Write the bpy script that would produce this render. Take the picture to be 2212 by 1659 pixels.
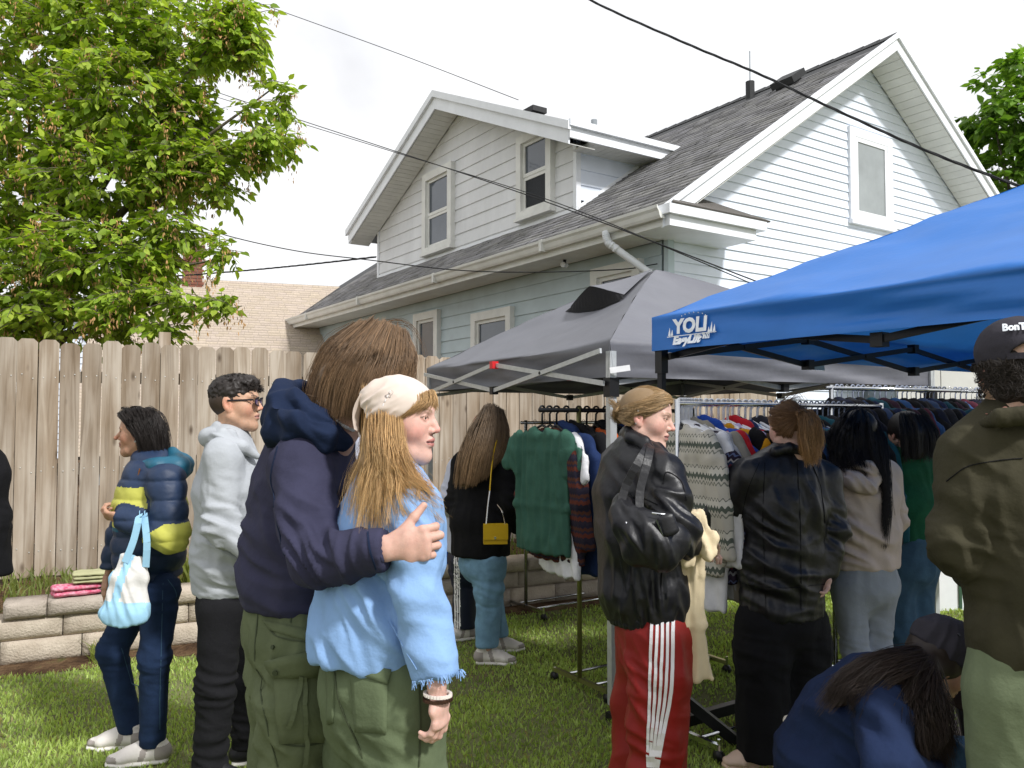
import bpy, math, random
import numpy as np
from mathutils import Vector, Matrix

for o in list(bpy.data.objects):
    bpy.data.objects.remove(o)
SC = bpy.context.scene
COL = SC.collection
RNG = np.random.default_rng(7)
random.seed(7)

# ------------------------------------------------------------------ camera
H = 1.55
PITCH = math.atan((905 - 829.5) / 1768)
cam_data = bpy.data.cameras.new('camera')
cam = bpy.data.objects.new('camera', cam_data)
COL.objects.link(cam)
cam.location = (0, 0, H)
cam.rotation_euler = (math.pi / 2 + PITCH, 0, 0)
cam_data.sensor_width = 36
cam_data.lens = 36 * 1768 / 2212
cam_data.clip_start = 0.05
cam_data.clip_end = 2000
SC.camera = cam
SC.render.resolution_x = 1024
SC.render.resolution_y = 768

# ------------------------------------------------------------------ sky and sun
SUN_AZ = Vector((0.73, -0.685, 0)).normalized()     # from where the sun shines
SUN_EL = math.radians(44)
world = bpy.data.worlds.new('World')
SC.world = world
world.use_nodes = True
wn = world.node_tree.nodes
wl = world.node_tree.links
wn.clear()
w_out = wn.new('ShaderNodeOutputWorld')
w_bg = wn.new('ShaderNodeBackground')
w_bg.inputs['Strength'].default_value = 0.12
w_sky = wn.new('ShaderNodeTexSky')
w_sky.sky_type = 'NISHITA'
w_sky.sun_disc = False
w_sky.sun_elevation = SUN_EL
w_sky.sun_rotation = math.atan2(SUN_AZ.x, SUN_AZ.y)
w_tc = wn.new('ShaderNodeTexCoord')
w_map = wn.new('ShaderNodeMapping')
w_map.inputs['Scale'].default_value = (1.6, 1.6, 4.0)
w_n = wn.new('ShaderNodeTexNoise')
w_n.inputs['Scale'].default_value = 2.2
w_n.inputs['Detail'].default_value = 7
w_n.inputs['Roughness'].default_value = 0.55
w_r = wn.new('ShaderNodeValToRGB')
w_r.color_ramp.elements[0].position = 0.30
w_r.color_ramp.elements[0].color = (0.93, 0.93, 0.93, 1)
w_r.color_ramp.elements[1].position = 0.52
w_r.color_ramp.elements[1].color = (1, 1, 1, 1)
w_mix = wn.new('ShaderNodeMix')
w_mix.data_type = 'RGBA'
w_n2 = wn.new('ShaderNodeTexNoise')
w_n2.inputs['Scale'].default_value = 1.5
w_n2.inputs['Detail'].default_value = 8
w_n2.inputs['Roughness'].default_value = 0.5
w_n2.inputs['Distortion'].default_value = 0.6
w_r2 = wn.new('ShaderNodeValToRGB')
w_r2.color_ramp.elements[0].position = 0.36
w_r2.color_ramp.elements[0].color = (5.75, 5.8, 6.0, 1)
w_r2.color_ramp.elements[1].position = 0.62
w_r2.color_ramp.elements[1].color = (7.4, 7.45, 7.55, 1)
wl.new(w_n2.outputs['Fac'], w_r2.inputs['Fac'])
wl.new(w_r2.outputs['Color'], w_mix.inputs['B'])
wl.new(w_map.outputs['Vector'], w_n2.inputs['Vector'])
wl.new(w_tc.outputs['Generated'], w_map.inputs['Vector'])
wl.new(w_map.outputs['Vector'], w_n.inputs['Vector'])
wl.new(w_n.outputs['Fac'], w_r.inputs['Fac'])
wl.new(w_r.outputs['Color'], w_mix.inputs['Factor'])
wl.new(w_sky.outputs['Color'], w_mix.inputs['A'])
wl.new(w_mix.outputs['Result'], w_bg.inputs['Color'])
wl.new(w_bg.outputs['Background'], w_out.inputs['Surface'])

sun_data = bpy.data.lights.new('sun', 'SUN')
sun_data.energy = 2.9
sun_data.angle = math.radians(6)
sun_data.color = (1.0, 0.985, 0.965)
sun = bpy.data.objects.new('sun', sun_data)
COL.objects.link(sun)
sd = SUN_AZ * math.cos(SUN_EL) + Vector((0, 0, math.sin(SUN_EL)))
sun.rotation_euler = (-sd).to_track_quat('-Z', 'Y').to_euler()
sun.location = (6, -6, 12)

SC.view_settings.view_transform = 'Standard'
SC.view_settings.look = 'None'
SC.view_settings.gamma = 1
SC.view_settings.exposure = 0.43
SC.render.engine = 'CYCLES'

# ------------------------------------------------------------------ helpers
_cp, _sp = math.cos(PITCH), math.sin(PITCH)
V = lambda *a: np.array(a, float)

def at(px, py, Y):
    """world point on the sight line of a picture point (2212 x 1659 grid) at depth Y"""
    a = (px - 1106) / 1768.
    b = -(py - 829.5) / 1768.
    r = np.array([a, _cp - b * _sp, _sp + b * _cp])
    return np.array([0, 0, H]) + r * (Y / r[1])

def lin(c):
    if isinstance(c, str):
        c = c.lstrip('#')
        c = [int(c[i:i + 2], 16) / 255 for i in (0, 2, 4)]
        c = [x / 12.92 if x <= 0.04045 else ((x + 0.055) / 1.055) ** 2.4 for x in c]
    return (c[0], c[1], c[2], 1)

def norm(v):
    v = np.asarray(v, float)
    n = np.linalg.norm(v)
    return v / n if n > 1e-9 else v

MATS = {}

def mat(name, col, rough=0.75, var=0.12, vscale=6.0, bump=0.15, bscale=120.0, spec=0.35, metal=0.0,
        col2=None, stretch=(1, 1, 1), sheen=0.0, sss=0.0, trans=0.0, detail=4, bdist=0.004, attr=None, coat=0.0):
    """procedural surface: colour broken up by two noises, fine relief by a third"""
    if name in MATS:
        return MATS[name]
    m = bpy.data.materials.new(name)
    m.use_nodes = True
    nt = m.node_tree
    n, l = nt.nodes, nt.links
    b = n['Principled BSDF']
    b.inputs['Roughness'].default_value = rough
    b.inputs['Metallic'].default_value = metal
    b.inputs['Specular IOR Level'].default_value = spec
    if sheen:
        b.inputs['Sheen Weight'].default_value = sheen
        b.inputs['Sheen Roughness'].default_value = 0.5
    if sss:
        b.inputs['Subsurface Weight'].default_value = sss
        b.inputs['Subsurface Radius'].default_value = (0.012, 0.005, 0.003)
        b.inputs['Subsurface Scale'].default_value = 1.0
    if trans:
        b.inputs['Transmission Weight'].default_value = trans
    if coat:
        b.inputs['Coat Weight'].default_value = coat
        b.inputs['Coat Roughness'].default_value = 0.25
    c = lin(col)
    tc = n.new('ShaderNodeTexCoord')
    mp = n.new('ShaderNodeMapping')
    mp.inputs['Scale'].default_value = stretch
    l.new(tc.outputs['Object'], mp.inputs['Vector'])
    nz = n.new('ShaderNodeTexNoise')
    nz.inputs['Scale'].default_value = vscale
    nz.inputs['Detail'].default_value = detail
    nz.inputs['Roughness'].default_value = 0.6
    l.new(mp.outputs['Vector'], nz.inputs['Vector'])
    if attr:
        at_ = n.new('ShaderNodeVertexColor')
        at_.layer_name = attr
        mx = n.new('ShaderNodeMix')
        mx.data_type = 'RGBA'
        mx.blend_type = 'MULTIPLY'
        mx.inputs['Factor'].default_value = 1
        rp = n.new('ShaderNodeValToRGB')
        rp.color_ramp.elements[0].position = 0.25
        rp.color_ramp.elements[0].color = (1 - var, 1 - var, 1 - var, 1)
        rp.color_ramp.elements[1].position = 0.75
        rp.color_ramp.elements[1].color = (1 + var * .5,) * 3 + (1,)
        l.new(nz.outputs['Fac'], rp.inputs['Fac'])
        l.new(at_.outputs['Color'], mx.inputs['A'])
        l.new(rp.outputs['Color'], mx.inputs['B'])
        l.new(mx.outputs['Result'], b.inputs['Base Color'])
    else:
        rp = n.new('ShaderNodeValToRGB')
        e = rp.color_ramp.elements
        c2 = lin(col2) if col2 is not None else tuple(min(1, x * (1 + var)) for x in c[:3]) + (1,)
        c1 = tuple(x * (1 - var) for x in c[:3]) + (1,) if col2 is None else c
        e[0].position, e[0].color = 0.3, c1
        e[1].position, e[1].color = 0.7, c2
        l.new(nz.outputs['Fac'], rp.inputs['Fac'])
        l.new(rp.outputs['Color'], b.inputs['Base Color'])
    if bump:
        bz = n.new('ShaderNodeTexNoise')
        bz.inputs['Scale'].default_value = bscale
        bz.inputs['Detail'].default_value = 3
        l.new(mp.outputs['Vector'], bz.inputs['Vector'])
        bp = n.new('ShaderNodeBump')
        bp.inputs['Strength'].default_value = bump
        bp.inputs['Distance'].default_value = bdist
        l.new(bz.outputs['Fac'], bp.inputs['Height'])
        l.new(bp.outputs['Normal'], b.inputs['Normal'])
    MATS[name] = m
    return m

ORG = {}          # world origin of every object that may be a parent

def empty(name, loc):
    o = bpy.data.objects.new(name, None)
    o.empty_display_size = 0.1
    COL.objects.link(o)
    o.location = tuple(float(x) for x in loc)
    ORG[o.name] = np.array(loc, float)
    return o

def tag(o, label=None, cat=None, group=None, kind=None):
    if label: o['label'] = label
    if cat: o['category'] = cat
    if group: o['group'] = group
    if kind: o['kind'] = kind
    return o

def thing(name, label, cat, loc, group=None):
    return tag(empty(name, loc), label, cat, group)

def make_mesh(name, verts, faces, mats=None, smooth=False, midx=None, cols=None):
    """numpy verts, faces (N,4) / (N,3) arrays or list of lists"""
    me = bpy.data.meshes.new(name)
    verts = np.asarray(verts, np.float32)
    if isinstance(faces, np.ndarray):
        nf, k = faces.shape
        me.vertices.add(len(verts))
        me.vertices.foreach_set('co', verts.ravel())
        me.loops.add(nf * k)
        me.loops.foreach_set('vertex_index', faces.astype(np.int32).ravel())
        me.polygons.add(nf)
        me.polygons.foreach_set('loop_start', np.arange(0, nf * k, k, dtype=np.int32))
        me.update(calc_edges=True)
    else:
        me.from_pydata([tuple(map(float, v)) for v in verts], [], faces)
        me.update()
    if mats is not None:
        for m in (mats if isinstance(mats, (list, tuple)) else [mats]):
            me.materials.append(m)
    if midx is not None:
        me.polygons.foreach_set('material_index', np.asarray(midx, np.int32))
    if smooth:
        me.polygons.foreach_set('use_smooth', np.ones(len(me.polygons), bool))
    if cols is not None:
        ca = me.color_attributes.new('Col', 'FLOAT_COLOR', 'POINT')
        c4 = np.ones((len(verts), 4), np.float32)
        c4[:, :3] = cols
        ca.data.foreach_set('color', c4.ravel())
    return me

def obj(name, verts, faces, mats, parent=None, smooth=False, midx=None, cols=None, origin=None):
    """verts in world coordinates; the object's origin is its parent's (or origin)"""
    if parent is not None:
        org = ORG[parent.name]
    else:
        org = np.array(origin if origin is not None else (0, 0, 0), float)
    me = make_mesh(name, np.asarray(verts, float) - org, faces, mats, smooth, midx, cols)
    o = bpy.data.objects.new(name, me)
    COL.objects.link(o)
    if parent is not None:
        o.parent = parent
    else:
        o.location = tuple(org)
    ORG[o.name] = org
    return o

class MB:
    """collects boxes, prisms, tubes in world coordinates"""
    def __init__(s):
        s.v, s.f, s.m = [], [], []
    def add(s, verts, faces, mi=0):
        b = len(s.v)
        s.v.extend([np.asarray(x, float) for x in verts])
        s.f.extend([[i + b for i in f] for f in faces])
        s.m.extend([mi] * len(faces))
        return s
    def hexa(s, p, mi=0):
        """8 points: bottom 4 ccw, top 4 ccw"""
        return s.add(p, [(3, 2, 1, 0), (4, 5, 6, 7), (0, 1, 5, 4), (1, 2, 6, 5), (2, 3, 7, 6), (3, 0, 4, 7)], mi)
    def box(s, c, half, ax=None, mi=0):
        c = np.asarray(c, float)
        A = np.eye(3) if ax is None else np.array([norm(a) for a in ax])
        sg = [(-1, -1, -1), (1, -1, -1), (1, 1, -1), (-1, 1, -1), (-1, -1, 1), (1, -1, 1), (1, 1, 1), (-1, 1, 1)]
        return s.hexa([c + A[0] * half[0] * a + A[1] * half[1] * b + A[2] * half[2] * d for a, b, d in sg], mi)
    def bar(s, a, b, w, h=None, up=(0, 0, 1), mi=0):
        a, b = np.asarray(a, float), np.asarray(b, float)
        h = w if h is None else h
        d = norm(b - a)
        up = np.asarray(up, float)
        if abs(d @ norm(up)) > 0.98:
            up = V(0, 1, 0) if abs(d[1]) < 0.9 else V(1, 0, 0)
        r = norm(np.cross(d, up)); u = np.cross(r, d)
        return s.box((a + b) / 2, (np.linalg.norm(b - a) / 2, w / 2, h / 2), (d, r, u), mi)
    def tube(s, pts, r, n=8, mi=0, cap=True):
        pts = [np.asarray(p, float) for p in pts]
        rr = r if hasattr(r, '__len__') else [r] * len(pts)
        base = len(s.v)
        prev = None
        for i, p in enumerate(pts):
            d = norm(pts[min(i + 1, len(pts) - 1)] - pts[max(i - 1, 0)])
            if prev is None:
                u = np.cross(d, V(0, 0, 1))
                if np.linalg.norm(u) < 1e-3: u = np.cross(d, V(0, 1, 0))
            else:
                u = prev - d * (prev @ d)
            u = norm(u); w = np.cross(d, u); prev = u
            for k in range(n):
                a = 2 * math.pi * k / n
                s.v.append(p + rr[i] * (math.cos(a) * u + math.sin(a) * w))
        for i in range(len(pts) - 1):
            for k in range(n):
                k2 = (k + 1) % n
                s.f.append([base + i * n + k, base + i * n + k2, base + (i + 1) * n + k2, base + (i + 1) * n + k]); s.m.append(mi)
        if cap:
            s.f.append([base + k for k in range(n)][::-1]); s.m.append(mi)
            e = base + (len(pts) - 1) * n
            s.f.append([e + k for k in range(n)]); s.m.append(mi)
        return s
    def build(s, name, mats, parent=None, smooth=False, origin=None):
        return obj(name, np.array(s.v), s.f, mats, parent, smooth, s.m, origin=origin)

def catmull(pts, n):
    pts = np.asarray(pts, float)
    P = np.vstack([2 * pts[0] - pts[1], pts, 2 * pts[-1] - pts[-2]])
    t = np.linspace(0, len(pts) - 1 - 1e-6, n)
    i = t.astype(int); f = (t - i)[:, None]
    p0, p1, p2, p3 = P[i], P[i + 1], P[i + 2], P[i + 3]
    return 0.5 * (2 * p1 + (p2 - p0) * f + (2 * p0 - 5 * p1 + 4 * p2 - p3) * f ** 2 + (3 * p1 - p0 - 3 * p2 + p3) * f ** 3)

# --- numpy gradient noise
_perm = np.random.default_rng(3).permutation(256)
_perm = np.concatenate([_perm, _perm, _perm])
_g = np.random.default_rng(4).normal(size=(256, 3)); _g /= np.linalg.norm(_g, axis=1)[:, None]

def noise3(p):
    p = np.asarray(p, float)
    i = np.floor(p).astype(int); f = p - i; i &= 255
    u = f * f * f * (f * (f * 6 - 15) + 10)
    r = 0
    for a in (0, 1):
        for b in (0, 1):
            for c in (0, 1):
                h = _perm[_perm[_perm[i[:, 0] + a] + i[:, 1] + b] + i[:, 2] + c]
                g = _g[h]
                d = (g * (f - [a, b, c])).sum(1)
                w = (u[:, 0] if a else 1 - u[:, 0]) * (u[:, 1] if b else 1 - u[:, 1]) * (u[:, 2] if c else 1 - u[:, 2])
                r = r + d * w
    return r

def vnormals(v, f):
    f3 = f
    n = np.zeros_like(v)
    a, b, c = v[f3[:, 0]], v[f3[:, 1]], v[f3[:, 2]]
    fn = np.cross(b - a, c - a)
    for k in range(f.shape[1]):
        np.add.at(n, f[:, k], fn)
    return n / (np.linalg.norm(n, axis=1)[:, None] + 1e-12)

# --- signed distance modelling: lofts, ellipsoids, smooth unions, meshed by surface nets
class SDF:
    def __init__(s):
        s.p = []
    def loft(s, st, k=0.03, sub=False):
        """st: stations (centre, rx, ry[, xaxis]); neighbouring stations are joined"""
        S = []
        for q in st:
            c = np.asarray(q[0], float); rx = q[1]; ry = q[2] if len(q) > 2 and q[2] else q[1]
            xa = np.asarray(q[3], float) if len(q) > 3 else None
            S.append((c, rx, ry, xa))
        for a, b in zip(S[:-1], S[1:]):
            d = b[0] - a[0]; L = np.linalg.norm(d); dh = d / L
            xa = (a[3] if a[3] is not None else V(1, 0, 0)) + (b[3] if b[3] is not None else V(1, 0, 0))
            xa = xa - dh * (xa @ dh)
            if np.linalg.norm(xa) < 1e-4:
                xa = V(0, 1, 0) - dh * dh[1]
            xa = norm(xa); ya = np.cross(dh, xa)
            R = max(a[1], a[2], b[1], b[2])
            lo = np.minimum(a[0], b[0]) - R; hi = np.maximum(a[0], b[0]) + R
            s.p.append(('seg', (a[0], dh, L, xa, ya, a[1], b[1], a[2], b[2]), lo, hi, k, sub))
        return s
    def ell(s, c, r, R=None, k=0.02, sub=False):
        """ellipsoid; R rows are its axes"""
        c = np.asarray(c, float); r = np.asarray(r, float) * np.ones(3)
        R = np.eye(3) if R is None else np.asarray(R, float)
        e = np.abs(R.T) @ r
        s.p.append(('ell', (c, r, R), c - e, c + e, k, sub))
        return s
    def mesh(s, res, cut=None, inset=0.0):
        add = [q for q in s.p if not q[5]]
        lo = np.min([q[2] for q in add], 0) - 3 * res
        hi = np.max([q[3] for q in add], 0) + 3 * res
        n = np.ceil((hi - lo) / res).astype(int) + 1
        ax = [lo[i] + np.arange(n[i]) * res for i in range(3)]
        D = np.full(n, 9.0, np.float32)
        for kind, a, l, h, k, sub in s.p:
            m = k + 3 * res
            i0 = np.maximum(0, np.floor((l - m - lo) / res).astype(int)); i1 = np.minimum(n, np.ceil((h + m - lo) / res).astype(int) + 1)
            if np.any(i1 <= i0): continue
            X = ax[0][i0[0]:i1[0]][:, None, None]; Y = ax[1][i0[1]:i1[1]][None, :, None]; Z = ax[2][i0[2]:i1[2]][None, None, :]
            if kind == 'seg':
                c, dh, L, xa, ya, rx0, rx1, ry0, ry1 = a
                px, py, pz = X - c[0], Y - c[1], Z - c[2]
                s_ = px * dh[0] + py * dh[1] + pz * dh[2]
                t = np.clip(s_ / L, 0, 1)
                ze = s_ - t * L
                x = px * xa[0] + py * xa[1] + pz * xa[2]
                y = px * ya[0] + py * ya[1] + pz * ya[2]
                rx = rx0 + (rx1 - rx0) * t; ry = ry0 + (ry1 - ry0) * t
                rm = np.minimum(rx, ry)
                d = (np.sqrt((x / rx) ** 2 + (y / ry) ** 2 + (ze / rm) ** 2) - 1) * rm
            else:
                c, r, R = a
                px, py, pz = X - c[0], Y - c[1], Z - c[2]
                q = [(px * R[i][0] + py * R[i][1] + pz * R[i][2]) / r[i] for i in range(3)]
                d = (np.sqrt(q[0] ** 2 + q[1] ** 2 + q[2] ** 2) - 1) * r.min()
            sl = np.s_[i0[0]:i1[0], i0[1]:i1[1], i0[2]:i1[2]]
            A = D[sl]
            if sub:
                d = -d
                hh = np.clip(0.5 - 0.5 * (d - A) / k, 0, 1)
                D[sl] = A * hh + d * (1 - hh) + k * hh * (1 - hh)
            else:
                hh = np.clip(0.5 + 0.5 * (A - d) / k, 0, 1)
                D[sl] = A * (1 - hh) + d * hh - k * hh * (1 - hh)
        if inset: D += inset
        if cut is not None:
            I = np.argwhere(D < 2.5 * res)
            p = lo + I * res
            g = np.asarray(cut(p), np.float32)
            t = tuple(I.T)
            D[t] = np.maximum(D[t], np.clip(g, -9, 9))
        return surface_nets(D, lo, res)

def surface_nets(D, lo, res):
    ins = D < 0
    c = [ins[a:ins.shape[0] - 1 + a, b:ins.shape[1] - 1 + b, d:ins.shape[2] - 1 + d] for a in (0, 1) for b in (0, 1) for d in (0, 1)]
    cnt = np.zeros(c[0].shape, np.int8)
    for q in c: cnt += q
    act = (cnt > 0) & (cnt < 8)
    idx = np.argwhere(act)
    vid = np.full(act.shape, -1, np.int64)
    vid[act] = np.arange(len(idx))
    off = [(a, b, d) for a in (0, 1) for b in (0, 1) for d in (0, 1)]
    val = np.stack([D[idx[:, 0] + o[0], idx[:, 1] + o[1], idx[:, 2] + o[2]] for o in off], 1).astype(float)
    acc = np.zeros((len(idx), 3)); num = np.zeros(len(idx))
    for i in range(8):
        for j in range(i + 1, 8):
            if sum(abs(off[i][k] - off[j][k]) for k in range(3)) != 1: continue
            a, b = val[:, i], val[:, j]
            m = (a < 0) != (b < 0)
            t = np.where(m, a / np.where(m, a - b, 1), 0)
            p = np.array(off[i])[None] + t[:, None] * (np.array(off[j]) - np.array(off[i]))[None]
            acc += p * m[:, None]; num += m
    v = lo + (idx + acc / num[:, None]) * res
    F = []
    for ax_ in range(3):
        o1, o2 = [(1, 2), (2, 0), (0, 1)][ax_]
        s0 = [slice(1, -1)] * 3; s0[ax_] = slice(0, -1)
        a = ins[tuple(slice(0, ins.shape[i] - 1) if i == ax_ else slice(1, ins.shape[i] - 1) for i in range(3))]
        b = ins[tuple(slice(1, ins.shape[i]) if i == ax_ else slice(1, ins.shape[i] - 1) for i in range(3))]
        e = np.argwhere(a != b)
        if not len(e): continue
        sgn = a[tuple(e.T)]
        p = e.copy()
        for i in range(3):
            if i != ax_: p[:, i] += 1
        def g(d1, d2):
            q = p.copy(); q[:, o1] += d1; q[:, o2] += d2
            return vid[q[:, 0], q[:, 1], q[:, 2]]
        quad = np.stack([g(-1, -1), g(0, -1), g(0, 0), g(-1, 0)], 1)
        quad[~sgn] = quad[~sgn][:, ::-1]
        F.append(quad)
    return v, np.concatenate(F)

def trim(v, f, keep):
    """drop the faces whose vertices are not all kept"""
    m = keep[f].all(1)
    f = f[m]
    used = np.zeros(len(v), bool); used[f] = True
    mp = np.cumsum(used) - 1
    return v[used], mp[f]

def relax(v, f, it=1, lam=.5):
    e = np.concatenate([f[:, [i, (i + 1) % f.shape[1]]] for i in range(f.shape[1])])
    for _ in range(it):
        s = np.zeros_like(v); n = np.zeros(len(v))
        np.add.at(s, e[:, 0], v[e[:, 1]]); np.add.at(n, e[:, 0], 1)
        np.add.at(s, e[:, 1], v[e[:, 0]]); np.add.at(n, e[:, 1], 1)
        v = v + lam * (s / n[:, None] - v)
    return v

def folds(v, f, specs=(), drape=0.0, dscale=(14, 14, 4), amp=0.0, ascale=9.0, seed=0.0, micro=.0017):
    """real cloth relief: local fold trains, hanging drapes and uneven stuffing, along the normals"""
    v = relax(v, f, 1)
    n = vnormals(v, f)
    d = np.zeros(len(v))
    warp = np.stack([noise3(v * 5 + seed + 11.3 + 17 * i) for i in range(3)], 1) * .035
    for k, (c, R, dr, lam, A) in enumerate(specs):
        q = v - np.asarray(c)
        g = np.exp(-(q ** 2).sum(1) / (2 * R * R))
        dr = norm(dr)
        p = q + warp
        al = p @ dr
        pe = p - al[:, None] * dr
        m = noise3(dr[None] * (al / (lam * .95))[:, None] + pe / (lam * 4.2) + seed + k * 5.3)
        d += A * 2.1 * g * (.8 - 3.6 * np.abs(m) ** .9)
    if drape:
        m = noise3(v * np.asarray(dscale) + warp * 20 + seed)
        d += drape * 1.8 * (.8 - 2.8 * np.abs(m))
    if amp:
        d += amp * noise3(v * ascale + seed + 7.7)
    if micro:
        m = noise3(v * np.array([19, 19, 26.]) + warp * 40 + seed + 2.2)
        d += micro * (.5 - 2.0 * np.abs(m)) * np.clip(.9 + 1.6 * noise3(v * 4.3 + seed), 0, 1.6)
    return relax(v + n * d[:, None], f, 1, .3)

def strands(guides, n, spread=0.008, r=0.0011, m=10, wave=0.0, wfreq=3.0, clumps=0, seed=1, tipspread=1.0, lo=0.0, hi=1.0, cspread=None, taper=0.0, lvar=0.0):
    """hair: n tapered three-sided strands between neighbouring guide polylines"""
    rg = np.random.default_rng(seed)
    G = np.array([catmull(g, m) for g in guides])
    k = len(G)
    def sample(cnt):
        s = rg.uniform(lo * (k - 1), hi * (k - 1) - 1e-6, cnt) if k > 1 else np.zeros(cnt)
        i = s.astype(int); fr = (s - i)[:, None, None]
        i2 = np.minimum(i + 1, k - 1)
        return G[i] * (1 - fr) + G[i2] * fr
    C = sample(n)
    t = np.linspace(0, 1, m)[None, :, None]
    o = rg.normal(size=(n, 1, 3)) * spread
    if clumps:
        cc = sample(clumps) + rg.normal(size=(clumps, 1, 3)) * (cspread or spread * 1.5)
        ids = rg.integers(0, clumps, n)
        C = cc[ids]
        o = rg.normal(size=(n, 1, 3)) * spread
        ph = rg.uniform(0, 6.28, (clumps, 1, 1))[ids]; dr = rg.normal(size=(clumps, 1, 3))[ids]
    else:
        ph = rg.uniform(0, 6.28, (n, 1, 1)); dr = rg.normal(size=(n, 1, 3))
    if lvar:
        Lf = 1 - lvar * (rg.uniform(0, 1, clumps)[ids] if clumps else rg.uniform(0, 1, n))
        x = np.linspace(0, m - 1, m)[None, :] * Lf[:, None]
        i0 = np.minimum(x.astype(int), m - 2); fr = (x - i0)[..., None]
        rows = np.arange(n)[:, None]
        C = C[rows, i0] * (1 - fr) + C[rows, i0 + 1] * fr
    P = C + o * (0.6 + t * tipspread) * (1 - taper * t ** 1.6)
    if wave:
        P = P + dr * wave * np.sin(wfreq * 6.28 * t + ph) * t
    P = P + rg.normal(size=(n, 1, 3)) * spread * 0.6 * np.sin(t * 5 + rg.uniform(0, 6, (n, 1, 1)))
    T = np.gradient(P, axis=1)
    T /= np.linalg.norm(T, axis=2)[..., None] + 1e-9
    U = np.cross(T, np.array([0.31, 0.53, 0.79])); U /= np.linalg.norm(U, axis=2)[..., None] + 1e-9
    W = np.cross(T, U)
    rad = (r * rg.uniform(0.6, 1.4, (n, 1, 1))) * (1 - 0.75 * t ** 2)
    V_ = np.stack([P + rad * (math.cos(a) * U + math.sin(a) * W) for a in (0, 2.094, 4.189)], 2)
    v = V_.reshape(-1, 3)
    b = (np.arange(n)[:, None, None] * m + np.arange(m - 1)[None, :, None]) * 3
    j = np.arange(3)[None, None, :]; j2 = (j + 1) % 3
    F = np.stack([b + j, b + j2, b + 3 + j2, b + 3 + j], -1).reshape(-1, 4)
    tone = np.repeat(rg.uniform(0.6, 1.35, n), m * 3)
    return v, F, tone

def join(parts):
    vs, fs, o = [], [], 0
    for v, f in parts:
        vs.append(v); fs.append(f + o); o += len(v)
    return np.concatenate(vs), np.concatenate(fs)
# ================================================================== materials of the setting
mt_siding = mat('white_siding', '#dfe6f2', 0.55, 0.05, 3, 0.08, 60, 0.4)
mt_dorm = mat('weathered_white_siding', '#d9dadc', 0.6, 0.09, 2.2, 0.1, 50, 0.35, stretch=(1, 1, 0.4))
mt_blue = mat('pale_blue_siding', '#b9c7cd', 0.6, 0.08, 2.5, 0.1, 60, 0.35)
mt_trim = mat('white_trim', '#e6e9ee', 0.5, 0.05, 4, 0.06, 70, 0.4)
mt_cream = mat('cream_trim', '#dcdcd8', 0.55, 0.08, 4, 0.08, 70, 0.4)
mt_soffit = mat('soffit_vinyl', '#d8d8d3', 0.6, 0.08, 3, 0.05, 60, 0.3)
mt_core = mat('wall_backing', '#7d858a', 0.9, 0.05, 3, 0)
mt_shingle = mat('grey_shingle', '#6a6866', 0.95, 0.25, 30, 0.6, 260, 0.2, attr='Col', bdist=0.01)
mt_tanroof = mat('tan_shingle', '#c0a48c', 0.95, 0.15, 30, 0.5, 160, 0.2, attr='Col', bdist=0.01)
mt_flash = mat('dark_vent', '#2b2c2d', 0.6, 0.2, 20, 0.1, 80)
mt_galv = mat('galvanised_pipe', '#9aa0a4', 0.4, 0.15, 20, 0.1, 80, metal=0.8)
mt_rubber = mat('black_cable', '#17181b', 0.6, 0.1, 20, 0)
mt_alu = mat('grey_aluminium', '#b9bcbd', 0.38, 0.1, 25, 0.05, 80, metal=0.35)
mt_blackmetal = mat('black_steel', '#1c1d20', 0.42, 0.15, 30, 0.05, 90, metal=0.3)
mt_chrome = mat('chrome_tube', '#c8cacd', 0.16, 0.05, 30, 0, metal=1.0)
mt_redpl = mat('red_plastic', '#c8242a', 0.4, 0.08, 20, 0)
mt_whitepl = mat('white_plastic', '#e6e6e8', 0.35, 0.05, 20, 0)
mt_blackpl = mat('black_plastic', '#151517', 0.45, 0.1, 20, 0)

def glass_mat(name, c, rough=0.04):
    m = mat(name, c, rough, 0.15, 2.0, 0.03, 6, 0.8, bdist=0.02)
    return m
mt_glass = glass_mat('window_glass', '#4a525c')
mt_glass2 = glass_mat('pale_window_glass', '#8d9394')
mt_screen = mat('insect_screen', '#22252a', 0.7, 0.3, 40, 0.2, 300)

# ------------------------------------------------------------------ ground
def noise_ground(name, cols, scale, bump=0.6, bscale=90, bdist=0.02):
    m = bpy.data.materials.new(name); m.use_nodes = True
    n, l = m.node_tree.nodes, m.node_tree.links
    b = n['Principled BSDF']; b.inputs['Roughness'].default_value = 0.95; b.inputs['Specular IOR Level'].default_value = 0.15
    tc = n.new('ShaderNodeTexCoord')
    n1 = n.new('ShaderNodeTexNoise'); n1.inputs['Scale'].default_value = scale; n1.inputs['Detail'].default_value = 9; n1.inputs['Roughness'].default_value = 0.65
    r = n.new('ShaderNodeValToRGB')
    e = r.color_ramp.elements
    while len(e) < len(cols): e.new(0.5)
    for i, c in enumerate(cols):
        e[i].position = 0.3 + 0.4 * i / (len(cols) - 1); e[i].color = lin(c)
    n2 = n.new('ShaderNodeTexNoise'); n2.inputs['Scale'].default_value = bscale; n2.inputs['Detail'].default_value = 5
    bp = n.new('ShaderNodeBump'); bp.inputs['Strength'].default_value = bump; bp.inputs['Distance'].default_value = bdist
    for nn in (n1, n2): l.new(tc.outputs['Object'], nn.inputs['Vector'])
    l.new(n1.outputs['Fac'], r.inputs['Fac']); l.new(r.outputs['Color'], b.inputs['Base Color'])
    l.new(n2.outputs['Fac'], bp.inputs['Height']); l.new(bp.outputs['Normal'], b.inputs['Normal'])
    MATS[name] = m
    return m
mt_lawn = noise_ground('lawn_soil', ['#6a6146', '#676848', '#74774e', '#6c7048'], 1.7)
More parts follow.
